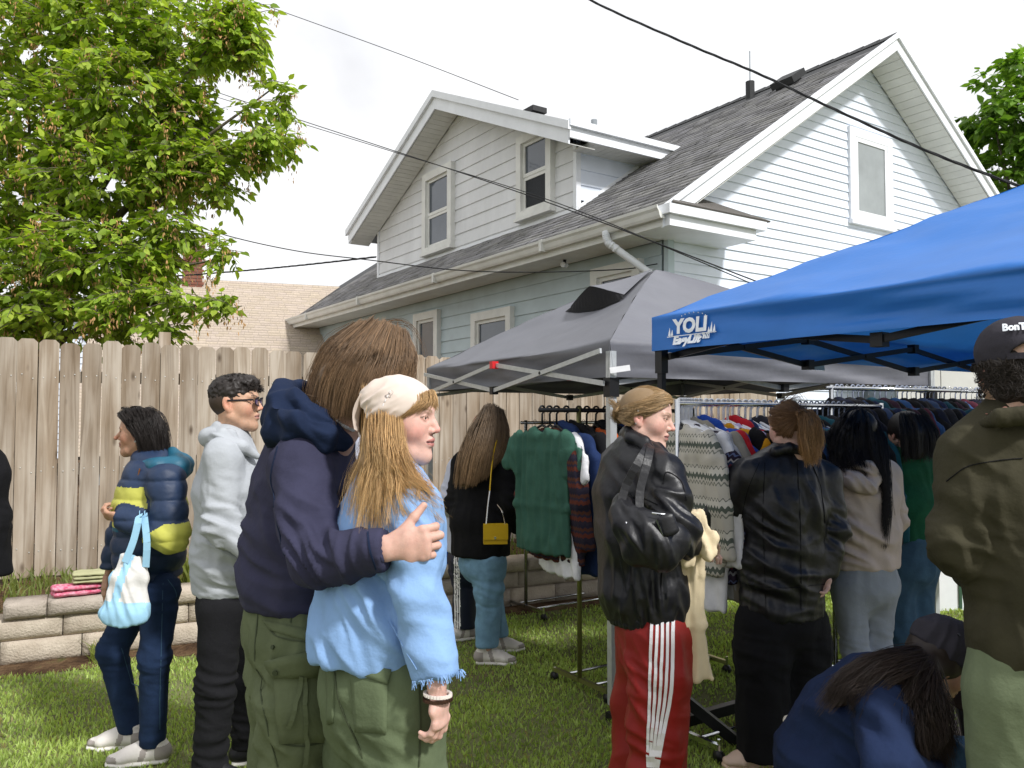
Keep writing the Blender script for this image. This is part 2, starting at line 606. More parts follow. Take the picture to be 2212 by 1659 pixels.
mt_soil = noise_ground('garden_soil', ['#3c2c22', '#55412f', '#6d5741', '#4a5a2a'], 5.0, 0.9, 40, 0.05)

ground = obj('ground', [(-300, -300, 0), (300, -300, 0), (300, 300, 0), (-300, 300, 0)], [(0, 1, 2, 3)], mt_lawn)
tag(ground, kind='structure')

FD = norm(V(.892, .453, 0)); FN = V(FD[1], -FD[0], 0)      # fence direction, normal towards the camera
F0 = V(-3.88, 6.2, 0)
W0 = V(-3.15, 5.12, 0)                                     # foot of the retaining wall's corner block
def fp(s, z=0, out=0): return F0 + FD * s + V(0, 0, z) + FN * out
def wp(s, z=0, out=0): return W0 + FD * s + V(0, 0, z) + FN * out

# raised bed behind the wall, reaching on beyond the fence
nb = 60
bv, bf = [], []
for i in range(nb + 1):
    s = -6 + 13.0 * i / nb
    for j, o in enumerate((-0.06, -0.25, -0.5, -0.75, -1.0, -1.25, -1.5, -4, -40)):
        z = 0.33 if j else 0.30
        if s < 0.05: z -= 0.14 * min(1, (0.05 - s) * 5) * (1 if j < 3 else 0.3)
        z += 0.04 * float(noise3([[s * 3.1, o * 3.3, 1.7]])[0]) if j < 7 else 0
        bv.append(wp(s, z, o))
nc = 9
for i in range(nb):
    for j in range(nc - 1):
        a = i * nc + j
        bf.append((a, a + nc, a + nc + 1, a + 1))
bed = obj('garden_bed', bv, bf, mt_soil, smooth=True)
tag(bed, kind='structure')
# bare soil strip in front of the wall
sv, sf = [], []
for i in range(nb + 1):
    s = -4 + 10.0 * i / nb
    sv += [wp(s, 0.03, -0.02), wp(s, 0.025, .08), wp(s, 0.004, 0.2 + 0.07 * float(noise3([[s * 2.7, 0.3, 5]])[0]))]
for i in range(nb):
    for j in range(2):
        a = i * 3 + j
        sf.append((a, a + 1, a + 4, a + 3))
tag(obj('soil_path', sv, sf, mt_soil, smooth=True), kind='structure')

# ------------------------------------------------------------------ retaining wall, block by block
mt_block = mat('concrete_block', '#a39686', 0.95, 0.25, 7, 0.5, 70, 0.2, bdist=0.02, col2='#c4b8a8', detail=8)
mt_block2 = mat('concrete_block_grey', '#958b80', 0.95, 0.25, 7, 0.5, 70, 0.2, bdist=0.02, col2='#b3a89c', detail=8)
wall = thing('retaining_wall', 'low retaining wall of split face concrete blocks below the wooden fence', 'wall', wp(0))
def block_mesh(name, w, h, d, seed):
    """rough split front, bevelled edges; x along the wall, y out, z up"""
    nx, nz = 9, 6
    v, f = [], []
    for j in range(nz):
        for i in range(nx):
            x = w * i / (nx - 1); z = h * j / (nz - 1)
            e = min(i, nx - 1 - i, j, nz - 1 - j)
            y = [-0.012, 0.006, 0.012, 0.014][min(e, 3)]
            if e: y += 0.010 * float(noise3([[x * 11 + seed * 7.1, z * 11, seed * 1.7]])[0])
            v.append((x, y, z))
    for j in range(nz - 1):
        for i in range(nx - 1):
            a = j * nx + i
            f.append((a, a + 1, a + nx + 1, a + nx))
    b = len(v)
    v += [(0, -d, 0), (w, -d, 0), (w, -d, h), (0, -d, h)]
    f += [(b, b + 3, b + 2, b + 1),
          [b, b + 1] + [i for i in range(nx - 1, -1, -1)],
          [b + 2, b + 3] + [(nz - 1) * nx + i for i in range(nx)],
          [b + 1, b + 2] + [j * nx + nx - 1 for j in range(nz - 1, -1, -1)],
          [b + 3, b] + [j * nx for j in range(nz)]]
    return make_mesh(name, np.array(v), f, mt_block if seed % 2 else mt_block2, True)
BL = {}
def put_block(s0, w, z0, h, out, d=0.22):
    seed = random.randrange(6)
    key = (round(w, 3), round(h, 3), seed)
    if key not in BL: BL[key] = block_mesh('block', w - 0.006, h - 0.005, d, seed)
    o = bpy.data.objects.new('block', BL[key]); COL.objects.link(o); o.parent = wall
    p = wp(s0, z0, out) - wp(0)
    R = Matrix(((FD[0], FN[0], 0), (FD[1], FN[1], 0), (0, 0, 1)))
    o.matrix_local = Matrix.Translation(p) @ R.to_4x4()
def course(z0, h, s0, s1, ws, out):
    s = s0; i = 0
    while s < s1:
        w = ws[i % len(ws)]; put_block(s, w, z0, h, out + random.uniform(-.006, .006)); s += w; i += 1
course(-0.05, 0.07, -2.4, 6.0, [0.45, 0.45, 0.38], 0.02)
course(0.02, 0.15, -2.2, 6.0, [0.45, 0.42, 0.45], 0.0)
course(0.17, 0.135, -1.75, 6.0, [0.44, 0.45, 0.3, 0.45], -0.012)
course(0.305, 0.105, 0.0, 6.0, [0.24, 0.40, 0.30, 0.42, 0.36], 0.012)

# ------------------------------------------------------------------ wooden fence, board by board
def wood_mat():
    m = bpy.data.materials.new('weathered_cedar'); m.use_nodes = True
    n, l = m.node_tree.nodes, m.node_tree.links
    b = n['Principled BSDF']; b.inputs['Roughness'].default_value = 0.85; b.inputs['Specular IOR Level'].default_value = 0.2
    tc = n.new('ShaderNodeTexCoord'); oi = n.new('ShaderNodeObjectInfo')
    ad = n.new('ShaderNodeVectorMath'); ad.operation = 'ADD'
    sc = n.new('ShaderNodeVectorMath'); sc.operation = 'SCALE'; sc.inputs['Scale'].default_value = 37.0
    cb = n.new('ShaderNodeCombineXYZ')
    for i in range(3): l.new(oi.outputs['Random'], cb.inputs[i])
    l.new(cb.outputs[0], sc.inputs[0]); l.new(tc.outputs['Object'], ad.inputs[0]); l.new(sc.outputs[0], ad.inputs[1])
    mp = n.new('ShaderNodeMapping'); mp.inputs['Scale'].default_value = (26, 26, 1.3)
    l.new(ad.outputs[0], mp.inputs['Vector'])
    n1 = n.new('ShaderNodeTexNoise'); n1.inputs['Scale'].default_value = 1.0; n1.inputs['Detail'].default_value = 8; n1.inputs['Distortion'].default_value = 0.9
    l.new(mp.outputs[0], n1.inputs['Vector'])
    r1 = n.new('ShaderNodeValToRGB'); e = r1.color_ramp.elements
    for _ in range(3): e.new(0.5)
    for i, (p, c) in enumerate(((.22, '#8d8378'), (.4, '#afa190'), (.52, '#bfb3a4'), (.66, '#cabeaf'), (.82, '#d6ccbc'))):
        e[i].position = p; e[i].color = lin(c)
    l.new(n1.outputs['Fac'], r1.inputs['Fac'])
    mp2 = n.new('ShaderNodeMapping'); mp2.inputs['Scale'].default_value = (4, 4, 1.1)
    l.new(ad.outputs[0], mp2.inputs['Vector'])
    n2 = n.new('ShaderNodeTexNoise'); n2.inputs['Scale'].default_value = 1.2; n2.inputs['Detail'].default_value = 4
    l.new(mp2.outputs[0], n2.inputs['Vector'])
    r2 = n.new('ShaderNodeValToRGB')
    r2.color_ramp.elements[0].position = .35; r2.color_ramp.elements[0].color = lin('#c4b6a5')
    r2.color_ramp.elements[1].position = .65; r2.color_ramp.elements[1].color = (1, 1, 1, 1)
    l.new(n2.outputs['Fac'], r2.inputs['Fac'])
    mx = n.new('ShaderNodeMix'); mx.data_type = 'RGBA'; mx.blend_type = 'MULTIPLY'; mx.inputs['Factor'].default_value = .8
    l.new(r1.outputs[0], mx.inputs['A']); l.new(r2.outputs[0], mx.inputs['B'])
    # knots
    mp3 = n.new('ShaderNodeMapping'); mp3.inputs['Scale'].default_value = (7.5, 7.5, 3.2)
    l.new(ad.outputs[0], mp3.inputs['Vector'])
    vo = n.new('ShaderNodeTexVoronoi'); vo.inputs['Scale'].default_value = 1.0
    l.new(mp3.outputs[0], vo.inputs['Vector'])
    r3 = n.new('ShaderNodeValToRGB')
    r3.color_ramp.elements[0].position = .05; r3.color_ramp.elements[0].color = lin('#6b5846')
    r3.color_ramp.elements[1].position = .17; r3.color_ramp.elements[1].color = (1, 1, 1, 1)
    l.new(vo.outputs['Distance'], r3.inputs['Fac'])
    mx2 = n.new('ShaderNodeMix'); mx2.data_type = 'RGBA'; mx2.blend_type = 'MULTIPLY'; mx2.inputs['Factor'].default_value = .75
    l.new(mx.outputs['Result'], mx2.inputs['A']); l.new(r3.outputs[0], mx2.inputs['B'])
    # board to board tone
    hs = n.new('ShaderNodeHueSaturation')
    mr = n.new('ShaderNodeMapRange'); mr.inputs['To Min'].default_value = .68; mr.inputs['To Max'].default_value = .95
    l.new(oi.outputs['Random'], mr.inputs['Value']); l.new(mr.outputs[0], hs.inputs['Value'])
    l.new(mx2.outputs['Result'], hs.inputs['Color']); l.new(hs.outputs[0], b.inputs['Base Color'])
    bp = n.new('ShaderNodeBump'); bp.inputs['Strength'].default_value = .5; bp.inputs['Distance'].default_value = .004
    l.new(n1.outputs['Fac'], bp.inputs['Height']); l.new(bp.outputs['Normal'], b.inputs['Normal'])
    return m
mt_wood = wood_mat()
mt_nail = mat('galvanised_nail', '#dcdcd8', 0.4, 0.1, 20, 0, metal=0.5)
fence = thing('wooden_fence', 'tall weathered dog eared cedar board fence behind the people', 'fence', fp(0))
BOARD_W, GAP = 0.137, 0.0065
def board_mesh(h):
    w, t, c = BOARD_W, 0.017, 0.028
    o = [(0, 0), (w, 0), (w, h - c), (w - c, h), (c, h), (0, h - c)]
    v = [(x, t, z) for x, z in o] + [(x, 0, z) for x, z in o]
    k = len(o)
    f = [list(range(k)), list(range(2 * k - 1, k - 1, -1))] + [(i, k + i, k + (i + 1) % k, (i + 1) % k) for i in range(k)]
    f[0] = list(range(k))[::-1] if False else list(range(k))
    return make_mesh('fence_board', np.array(v), f, mt_wood)
bm_a = [board_mesh(1.80), board_mesh(1.815), board_mesh(1.825)]
bm_b = [board_mesh(2.10), board_mesh(2.115), board_mesh(2.12)]
R_f = Matrix(((FD[0], FN[0], 0), (FD[1], FN[1], 0), (0, 0, 1)))
nails = []
s = -2.2; i = 0
while s < 7.75:
    far = s > 6.0
    o = bpy.data.objects.new('fence_board', random.choice(bm_b if far else bm_a)); COL.objects.link(o); o.parent = fence
    z0 = 0.05 if far else 0.345
    p = fp(s, z0 + random.uniform(-.006, .006), random.uniform(-.004, .004)) - fp(0)
    o.matrix_local = Matrix.Translation(p) @ R_f.to_4x4() @ Matrix.Rotation(random.uniform(-.004, .004), 4, 'Y')
    for zz in (0.55, 1.16, 1.88):
        for dx in (0.03, 0.105):
            nails.append(fp(s + dx + random.uniform(-.006, .006), zz + random.uniform(-.02, .02), 0.0205))
    s += BOARD_W + GAP + random.uniform(-.0015, .0025); i += 1
mb = MB()
for p in nails: mb.box(p, (0.0035, 0.0015, 0.0035), (FD, FN, (0, 0, 1)))
o = mb.build('nail_heads', mt_nail, fence); o['kind'] = 'stuff'
mb = MB()
for z in (0.55, 1.16, 1.88):
    m2 = MB(); m2.bar(fp(-2.2, z, -0.025), fp(7.75, z, -0.025), 0.04, 0.09); m2.build('fence_rail', mt_wood, fence)
for s in (-1.3, 1.15, 3.6, 6.05):
    m2 = MB(); m2.box(fp(s, 1.12, -0.1), (0.045, 0.045, 1.15 if s == 1.15 else 1.0), (FD, FN, (0, 0, 1)))
    m2.build('fence_post', mt_wood, fence)

# ================================================================== the white house
HK = 1.08                                                  # size of the house
NEAR = V(1.523, 8.192, 0) * HK
D1 = norm(V(-.557, .831, 0)); D2 = norm(V(.831, .557, 0)); UP = V(0, 0, 1)
ZE, SL, VR, UL = 3.68, 0.6864, 4.23, 12.18
def hp(u, v, z): return NEAR + (D1 * u + D2 * v) * HK + UP * (1.55 + (z - 1.55) * HK)
house = thing('house', 'white sided house with grey shingle roof, big dormer and sunny gable', 'house', hp(.45, .5, 0))

def hbox(mb, u0, u1, v0, v1, z0, z1, mi=0):
    mb.hexa([hp(u0, v0, z0), hp(u0, v1, z0), hp(u1, v1, z0), hp(u1, v0, z0),
             hp(u0, v0, z1), hp(u0, v1, z1), hp(u1, v1, z1), hp(u1, v0, z1)], mi)

# solid core behind the siding
core = MB()
zr = lambda v: ZE + SL * min(v, 2 * VR - v) - 0.10
pr = [(0.52, 0), (7.94, 0), (7.94, zr(7.94)), (VR, zr(VR)), (0.52, zr(.52))]
core.add([hp(.47, v, z) for v, z in pr] + [hp(11.7, v, z) for v, z in pr],
         [(0, 1, 2, 3, 4), (9, 8, 7, 6, 5)] + [(i, 5 + i, 5 + (i + 1) % 5, (i + 1) % 5) for i in range(5)])
core.build('wall', mt_core, house)
DU0, DU1, DV, DC, DZR, DS = 2.65, 9.0, 1.0, 5.825, 6.95, 0.445     # dormer
dz = lambda u: DZR - 0.24 - DS * abs(u - DC)
core = MB()
pr = [(DU0 + .02, 3.9), (DU1 - .02, 3.9), (DU1 - .02, dz(DU1)), (DC, dz(DC)), (DU0 + .02, dz(DU0))]
core.add([hp(u, DV + .02, z) for u, z in pr] + [hp(u, 5.6, z) for u, z in pr],
         [(4, 3, 2, 1, 0), (5, 6, 7, 8, 9)] + [((i + 1) % 5, 5 + (i + 1) % 5, 5 + i, i) for i in range(5)])
core.build('dormer_wall', mt_core, house)

def plank(T, a0b, a1b, a0t, a1t, z0, z1, m, t=0.021):
    """one clapboard: T(a, out, z); bottom edge proud, top edge tucked in"""
    mb = MB()
    mb.hexa([T(a0b, 0, z0), T(a1b, 0, z0), T(a1b, t, z0), T(a0b, t, z0), T(a0t, 0, z1), T(a1t, 0, z1), T(a1t, .004, z1), T(a0t, .004, z1)])
    return mb.build('siding_board', m, house)

def clap(T, z0, zt, exp, lo, hi, m):
    """clapboards between outline functions lo(z), hi(z) of the wall"""
    z = z0
    while z < zt:
        z1 = min(z + exp, zt)
        a, b, c, d = lo(z), hi(z), lo(z1), hi(z1)
        if b - a > 0.02:
            if d < c: c = d = (c + d) / 2
            plank(T, a, b, c, d, z, z1 + 0.004, m)
        z += exp

Tg = lambda a, o, z: hp(.45 - o, a, z)                     # gable wall
Tf = lambda a, o, z: hp(a, .5 - o, z)                      # eave wall
Td = lambda a, o, z: hp(a, DV - o, z)                      # dormer front
Tc = lambda a, o, z: hp(DU0 - o, a, z)                     # dormer cheek
gl = lambda z: max(.56, (z - ZE + .09) / SL)
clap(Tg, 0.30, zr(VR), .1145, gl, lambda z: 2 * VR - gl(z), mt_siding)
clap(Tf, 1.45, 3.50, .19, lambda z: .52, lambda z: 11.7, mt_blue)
dl = lambda z: max(DU0 + .05, DC - (DZR - .24 - z) / DS)
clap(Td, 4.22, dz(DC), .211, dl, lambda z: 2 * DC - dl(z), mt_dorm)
cv = lambda z: max(DV + .05, 0)
clap(Tc, 4.30, 5.30, .211, lambda z: DV + .05, lambda z: (z - ZE) / SL + .03, mt_siding)
tr = MB()
hbox(tr, .40, .47, .47, .56, 0, 3.50); tr.build('corner_trim', mt_blue, house)
for u in (DU0 + .01, DU1 - .01):
    tr = MB(); hbox(tr, u - .035, u + .035, DV - .03, DV + .05, 4.2, 5.34); tr.build('corner_trim', mt_trim, house)
tr = MB(); tr.bar(hp(DU0, DV - .02, 4.375), hp(DU1, DV - .02, 4.375), .02, .05); tr.build('flashing', mt_trim, house)
tr = MB(); tr.bar(hp(DU0 - .02, DV, 4.4), hp(DU0 - .02, 2.45, ZE + SL * 2.45 + .03), .02, .05); tr.build('flashing', mt_trim, house)

# roof slabs and shingles
def slab(name, pts, t, m, parent, lift=(0, 0, 1)):
    pts = [np.asarray(p, float) for p in pts]; k = len(pts)
    n = norm(np.cross(pts[1] - pts[0], pts[2] - pts[0]))
    if n[2] < 0: n = -n
    v = [p - n * t for p in pts] + pts
    return obj(name, v, [list(range(k))[::-1], list(range(k, 2 * k))] + [(i, (i + 1) % k, k + (i + 1) % k, k + i) for i in range(k)], m, parent)

def shingles(name, O, S, T, ls, lt, keep, m, parent, expo=0.14, wid=0.31, base=(.28, .275, .275), th=0.012, seed=1, tone=.32, g=.004):
    """overlapping tabs on a slope: O lower corner, S along the eave, T up the slope"""
    rg = np.random.default_rng(seed)
    N = norm(np.cross(S, T)); N = N if N[2] > 0 else -N
    v, f, c = [], [], []
    for r in range(int(lt / expo)):
        t0 = r * expo
        x = -rg.uniform(0, wid)
        while x < ls:
            w = wid * rg.uniform(.55, 1.15)
            a, b = max(x, 0), min(x + w, ls); x += w
            if b - a < .03 or not keep((a + b) / 2, t0 + expo / 2): continue
            h = th * rg.uniform(.55, 1.5); e = rg.uniform(-.008, .008)
            k = len(v)
            p = lambda s, t, n: O + S * s + T * t + N * n
            v += [p(a + g, t0 + e, .001), p(b - g, t0 + e, .001), p(b - g, t0 + e, h), p(a + g, t0 + e, h), p(b - g, t0 + expo + .02, .003), p(a + g, t0 + expo + .02, .003)]
            f += [(k, k + 1, k + 2, k + 3), (k + 3, k + 2, k + 4, k + 5)]
            q = rg.uniform(1 - tone, 1 + tone * .7)
            c += [[base[0] * q, base[1] * q, base[2] * q * rg.uniform(.97, 1.05)]] * 6
    o = obj(name, np.array(v), np.array(f), m, parent, cols=np.array(c))
    o['kind'] = 'stuff'
    return o
TS = norm(D2 + UP * SL)
roof = slab('roof', [hp(0, 0, ZE), hp(UL, 0, ZE), hp(UL, VR, ZE + SL * VR), hp(0, VR, ZE + SL * VR)], .05, mt_flash, house)
slab('roof', [hp(0, 2 * VR, ZE), hp(UL, 2 * VR, ZE), hp(UL, VR, ZE + SL * VR), hp(0, VR, ZE + SL * VR)], .05, mt_flash, house)
shingles('shingles', hp(-.02, -.03, ZE - .02), D1, TS, UL + .04, VR / float(TS @ D2) + .03, lambda s, t: True, mt_shingle, roof)
mb = MB()
for k in range(52):
    u = -.02 + k * .235
    z = ZE + SL * VR + .02
    mb.hexa([hp(u, VR - .12, z - .085), hp(u, VR + .12, z - .085), hp(u + .25, VR + .12, z - .09), hp(u + .25, VR - .12, z - .09),
             hp(u, VR - .01, z + .012), hp(u, VR + .01, z + .012), hp(u + .25, VR + .01, z + .002), hp(u + .25, VR - .01, z + .002)])
rc = mb.build('ridge_caps', mt_flash, roof); rc['kind'] = 'stuff'
# dormer roof
TD = norm(-D1 * 1 + 0 * UP)
vb = 5.0
hw = 3.6
dr = slab('dormer_roof', [hp(DC - hw, DV - .45, DZR - DS * hw), hp(DC, DV - .45, DZR), hp(DC, vb, DZR), hp(DC - hw, vb, DZR - DS * hw)], .05, mt_flash, house)
dr2 = slab('dormer_roof', [hp(DC + hw, DV - .45, DZR - DS * hw), hp(DC, DV - .45, DZR), hp(DC, vb, DZR), hp(DC + hw, vb, DZR - DS * hw)], .05, mt_flash, house)
TSd = norm(D1 + UP * DS)
shingles('shingles', hp(DC - hw - .02, DV - .46, DZR - DS * hw), D2, TSd, vb - DV + .45, hw / float(TSd @ D1) + .02, lambda s, t: True, mt_shingle, dr, seed=3)
TSe = norm(-D1 + UP * DS)
shingles('shingles', hp(DC + hw + .02, DV - .46, DZR - DS * hw), D2, TSe, vb - DV + .45, hw / float(TSe @ -D1) + .02, lambda s, t: True, mt_shingle, dr2, seed=4)

def rake(P, Q, name, m, w, out, th=.03, top=0.02):
    """sloping fascia board from P to Q, hanging down w, facing out"""
    mb = MB()
    o = np.asarray(out, float)
    mb.hexa([P - UP * w, Q - UP * w, Q - UP * w + o * th, P - UP * w + o * th, P + UP * top, Q + UP * top, Q + UP * top + o * th, P + UP * top + o * th])
    return mb.build(name, m, house)
rake(hp(0, -.02, ZE - .0), hp(0, VR, ZE + SL * VR), 'rake_board', mt_trim, .22, -D1, .025)
rake(hp(0, VR, ZE + SL * VR), hp(0, 2 * VR + .02, ZE), 'rake_board', mt_trim, .22, -D1, .025)
rake(hp(-.025, -.02, ZE + .01), hp(-.025, VR, ZE + SL * VR + .01), 'drip_moulding', mt_trim, .06, -D1, .03)
rake(hp(-.025, VR, ZE + SL * VR + .01), hp(-.025, 2 * VR + .02, ZE + .01), 'drip_moulding', mt_trim, .06, -D1, .03)
zt = DZR
rake(hp(DC + hw, DV - .45, zt - DS * hw), hp(DC, DV - .45, zt), 'rake_board', mt_trim, .30, -D2, .025)
rake(hp(DC, DV - .45, zt), hp(DC - hw, DV - .45, zt - DS * hw), 'rake_board', mt_trim, .30, -D2, .025)
rake(hp(DC + hw + .06, DV - .475, zt - DS * hw - .02), hp(DC, DV - .475, zt + .012), 'drip_moulding', mt_trim, .10, -D2, .05)
rake(hp(DC, DV - .475, zt + .012), hp(DC - hw - .06, DV - .475, zt - DS * hw - .02), 'drip_moulding', mt_trim, .10, -D2, .05)
tr = MB(); hbox(tr, DC - hw - .03, DC - hw, DV - .47, 2.62, zt - DS * hw - .20, zt - DS * hw + .01); tr.build('fascia', mt_trim, house)
tr = MB(); hbox(tr, DC - hw - .08, DC - hw - .03, DV - .50, 2.66, zt - DS * hw - .06, zt - DS * hw + .025); tr.build('drip_moulding', mt_trim, house)
tr = MB(); hbox(tr, DC + hw, DC + hw + .03, DV - .47, 2.62, zt - DS * hw - .20, zt - DS * hw + .01); tr.build('fascia', mt_trim, house)

# soffits of narrow strips
def soffit(P, Q, A, n, m, gap=0.006, t=0.012):
    """strips laid from P to Q, each reaching across by vector A"""
    P, Q, A = map(np.asarray, (P, Q, A))
    d = (Q - P) / n; L = np.linalg.norm(d); dh = d / L
    N = norm(np.cross(dh, A))
    if N[2] < 0: N = -N
    for i in range(n):
        a = P + d * i; b = a + d - dh * gap
        mb = MB()
        mb.hexa([a, b, b + A, a + A, a + N * t, b + N * t, b + A + N * t, a + A + N * t])
        mb.build('soffit_strip', m, house)
so = .22
soffit(hp(.0, .3, ZE + SL * .3 - so), hp(.0, VR, ZE + SL * VR - so), D1 * .45, 34, mt_soffit)
soffit(hp(.0, VR, ZE + SL * VR - so), hp(.0, 2 * VR, ZE - so), D1 * .45, 40, mt_soffit)
soffit(hp(DC + hw, DV - .44, zt - DS * hw - .28), hp(DC, DV - .44, zt - .28), D2 * .44, 36, mt_soffit)
soffit(hp(DC, DV - .44, zt - .28), hp(DC - hw, DV - .44, zt - DS * hw - .28), D2 * .44, 36, mt_soffit)
soffit(hp(0.0, 0.0, 3.50), hp(UL, 0.0, 3.50), D2 * .5, 110, mt_soffit, .004)
soffit(hp(DC - hw, DV - .1, zt - DS * hw - .19), hp(DC - hw, 2.5, zt - DS * hw - .19), D1 * .44, 14, mt_soffit)

# eave fascia, gutter, return roof at the gable corner
tr = MB(); hbox(tr, -.02, UL, -.025, .0, 3.49, 3.66); tr.build('fascia', mt_cream, house)
tr = MB(); hbox(tr, UL - .03, UL, 0, .5, 3.47, 3.72); tr.build('fascia', mt_cream, house)
prof = [(-.03, 3.56), (-.085, 3.56), (-.10, 3.585), (-.115, 3.63), (-.135, 3.655), (-.14, 3.685), (-.128, 3.685), (-.12, 3.66), (-.03, 3.575)]
gv = [hp(-.06, v, z) for v, z in prof] + [hp(UL + .03, v, z) for v, z in prof]
k = len(prof)
obj('gutter', gv, [list(range(k)), list(range(2 * k - 1, k - 1, -1))] + [((i + 1) % k, i, k + i, k + (i + 1) % k) for i in range(k)], mt_cream, house)
for u in (1.9, 4.6, 7.4, 10):
    tr = MB(); hbox(tr, u, u + .05, -.143, -.02, 3.553, 3.692); tr.build('gutter_joint', mt_cream, house)
tr = MB(); hbox(tr, -.10, .44, .0, 1.30, 3.49, 3.60); tr.build('eave_return', mt_trim, house)
tr = MB(); hbox(tr, -.15, .44, -.05, 1.42, 3.602, 3.70); tr.build('eave_return', mt_trim, house)
slab('return_roof', [hp(-.16, -.02, 3.715), hp(-.16, 1.47, 3.715), hp(.44, .98, 4.04), hp(.44, .62, 4.04)], .02, mt_shingle, house)
slab('return_roof', [hp(-.16, 1.47, 3.715), hp(.44, 1.47, 3.715), hp(.44, .98, 4.04)], .02, mt_shingle, house)
for q in bpy.data.objects:
    if q.name.startswith('return_roof'):
        me = q.data; ca = me.color_attributes.new('Col', 'FLOAT_COLOR', 'POINT')
        ca.data.foreach_set('color', np.tile([.14, .13, .12, 1.0], len(me.vertices)))
ds = MB()
pts = catmull([hp(.78, -.09, 3.58), hp(.76, -.08, 3.47), hp(.70, -.02, 3.39), hp(.38, .42, 2.98), hp(.35, .60, 2.86), hp(.36, .62, 2.70), hp(.36, .62, 2.0), hp(.36, .62, .2)], 40)
ds.tube(pts, .045, 8); ds.build('downspout', mt_trim, house, True)
mb = MB()
for i in range(2, 12): mb.tube([pts[i], pts[i] + (pts[i + 1] - pts[i]) * .4], .05, 8)
q = mb.build('downspout_ribs', mt_trim, house, True)
sc_ = MB(); c = hp(1.95, .25, 3.44); sc_.tube([c + UP * .06, c], .022, 8, 1); sc_.tube([c + V(-.03, -.05, -.01), c + V(.02, .04, -.005)], .035, 10)
sc_.build('security_camera', [mt_whitepl, mt_blackpl], house)

# windows
def window(T, a0, a1, z0, z1, cw, m_c, depth, split, gm=(None, None), sill=True, inner=.05, name='window'):
    """casing proud of the siding, sashes and panes set back inside it; T(a, out, z)"""
    def bx(mb, x0, x1, o0, o1, y0, y1):
        mb.hexa([T(x0, o0, y0), T(x1, o0, y0), T(x1, o1, y0), T(x0, o1, y0), T(x0, o0, y1), T(x1, o0, y1), T(x1, o1, y1), T(x0, o1, y1)])
    mb = MB()
    bx(mb, a0, a0 + cw, 0, depth, z0, z1); bx(mb, a1 - cw, a1, 0, depth, z0, z1)
    bx(mb, a0 + cw, a1 - cw, 0, depth, z1 - cw, z1); bx(mb, a0 + cw, a1 - cw, 0, depth, z0, z0 + cw * .7)
    w = mb.build(name, m_c, house)
    b0, b1, y0, y1 = a0 + cw, a1 - cw, z0 + cw * .7, z1 - cw
    if sill:
        mb = MB(); bx(mb, a0 - .02, a1 + .02, depth * .2, depth + .03, z0 - .05, z0); mb.build('sill', m_c, w)
    parts = [(y0, y1)] if not split else [(y0, y0 + (y1 - y0) * split), (y0 + (y1 - y0) * split, y1)]
    for i, (q0, q1) in enumerate(parts):
        o1 = .045 if i == 0 else .055
        mb = MB()
        bx(mb, b0, b0 + inner, .02, o1, q0, q1); bx(mb, b1 - inner, b1, .02, o1, q0, q1)
        bx(mb, b0 + inner, b1 - inner, .02, o1, q0, q0 + inner); bx(mb, b0 + inner, b1 - inner, .02, o1, q1 - inner, q1)
        mb.build('sash', m_c, w)
        mb = MB(); bx(mb, b0 + inner - .002, b1 - inner + .002, .022, .032, q0 + inner - .002, q1 - inner + .002)
        mb.build('pane', gm[i] or mt_glass, w)
    return w
window(Td, 5.93, 6.98, 4.48, 5.90, .13, mt_cream, .10, .47, sill=True)
window(Td, 3.12, 3.98, 4.50, 5.72, .12, mt_cream, .10, .5, (mt_screen, None))
window(Tg, 3.80, 4.78, 4.17, 5.42, .12, mt_trim, .05, 0, (mt_glass2,), inner=.06)
window(Tf, 5.50, 6.34, 1.75, 3.30, .12, mt_cream, .09, .5)
window(Tf, 3.40, 4.46, 1.75, 3.11, .12, mt_cream, .09, .5)
window(Tf, 0.80, 1.66, 1.75, 3.35, .12, mt_cream, .09, .5)
# roof vents
def rp(u, v, h=0): return hp(u, v, ZE + SL * v + h)
mb = MB(); mb.tube([rp(2.24, 4.05, -.05), rp(2.24, 4.05, .24)], .075, 10); mb.tube([rp(2.24, 4.05, .2), rp(2.24, 4.05, .72)], .012, 6, 1)
mb.build('vent_pipe', [mt_flash, mt_galv], house)
mb = MB(); mb.box(rp(1.30, 3.72, .10), (.2, .18, .05), (D1, TS, np.cross(D1, TS))); mb.box(rp(1.30, 3.72, .05), (.15, .13, .06), (D1, TS, np.cross(D1, TS))); mb.build('box_vent', mt_flash, house)
dp = lambda u, v, h: hp(u, v, DZR - DS * abs(u - DC) + h)
mb = MB(); mb.box(dp(5.45, 2.3, .10), (.16, .16, .05), (D1, D2, UP)); mb.box(dp(5.45, 2.3, .04), (.1, .1, .05), (D1, D2, UP)); mb.build('box_vent', mt_flash, house)
mb = MB(); mb.tube([dp(5.3, 3.5, -.05), dp(5.3, 3.5, .22)], .06, 10); mb.build('vent_pipe', mt_galv, house)

# ------------------------------------------------------------------ panelled white outbuilding at the right
shed = thing('garden_shed', 'pale panelled outbuilding wall seen under the blue canopy', 'shed', (5.2, 10.2, 0))
mt_shed = mat('shed_panel', '#c9c8c4', 0.6, 0.06, 3, 0.06, 60)
mb = MB(); mb.box((7.0, 11.3, 1.2), (2.0, .6, 1.2)); mb.build('wall', mt_core, shed)
for r in range(5):
    for c in range(7):
        mb = MB(); mb.box((5.02 + .285 + c * .572, 10.68, .26 + r * .44), (.28, .02, .212)); mb.build('panel', mt_shed, shed)
mb = MB(); mb.box((7.0, 11.3, 2.45), (2.1, .75, .05)); mb.build('roof', mt_shed, shed)

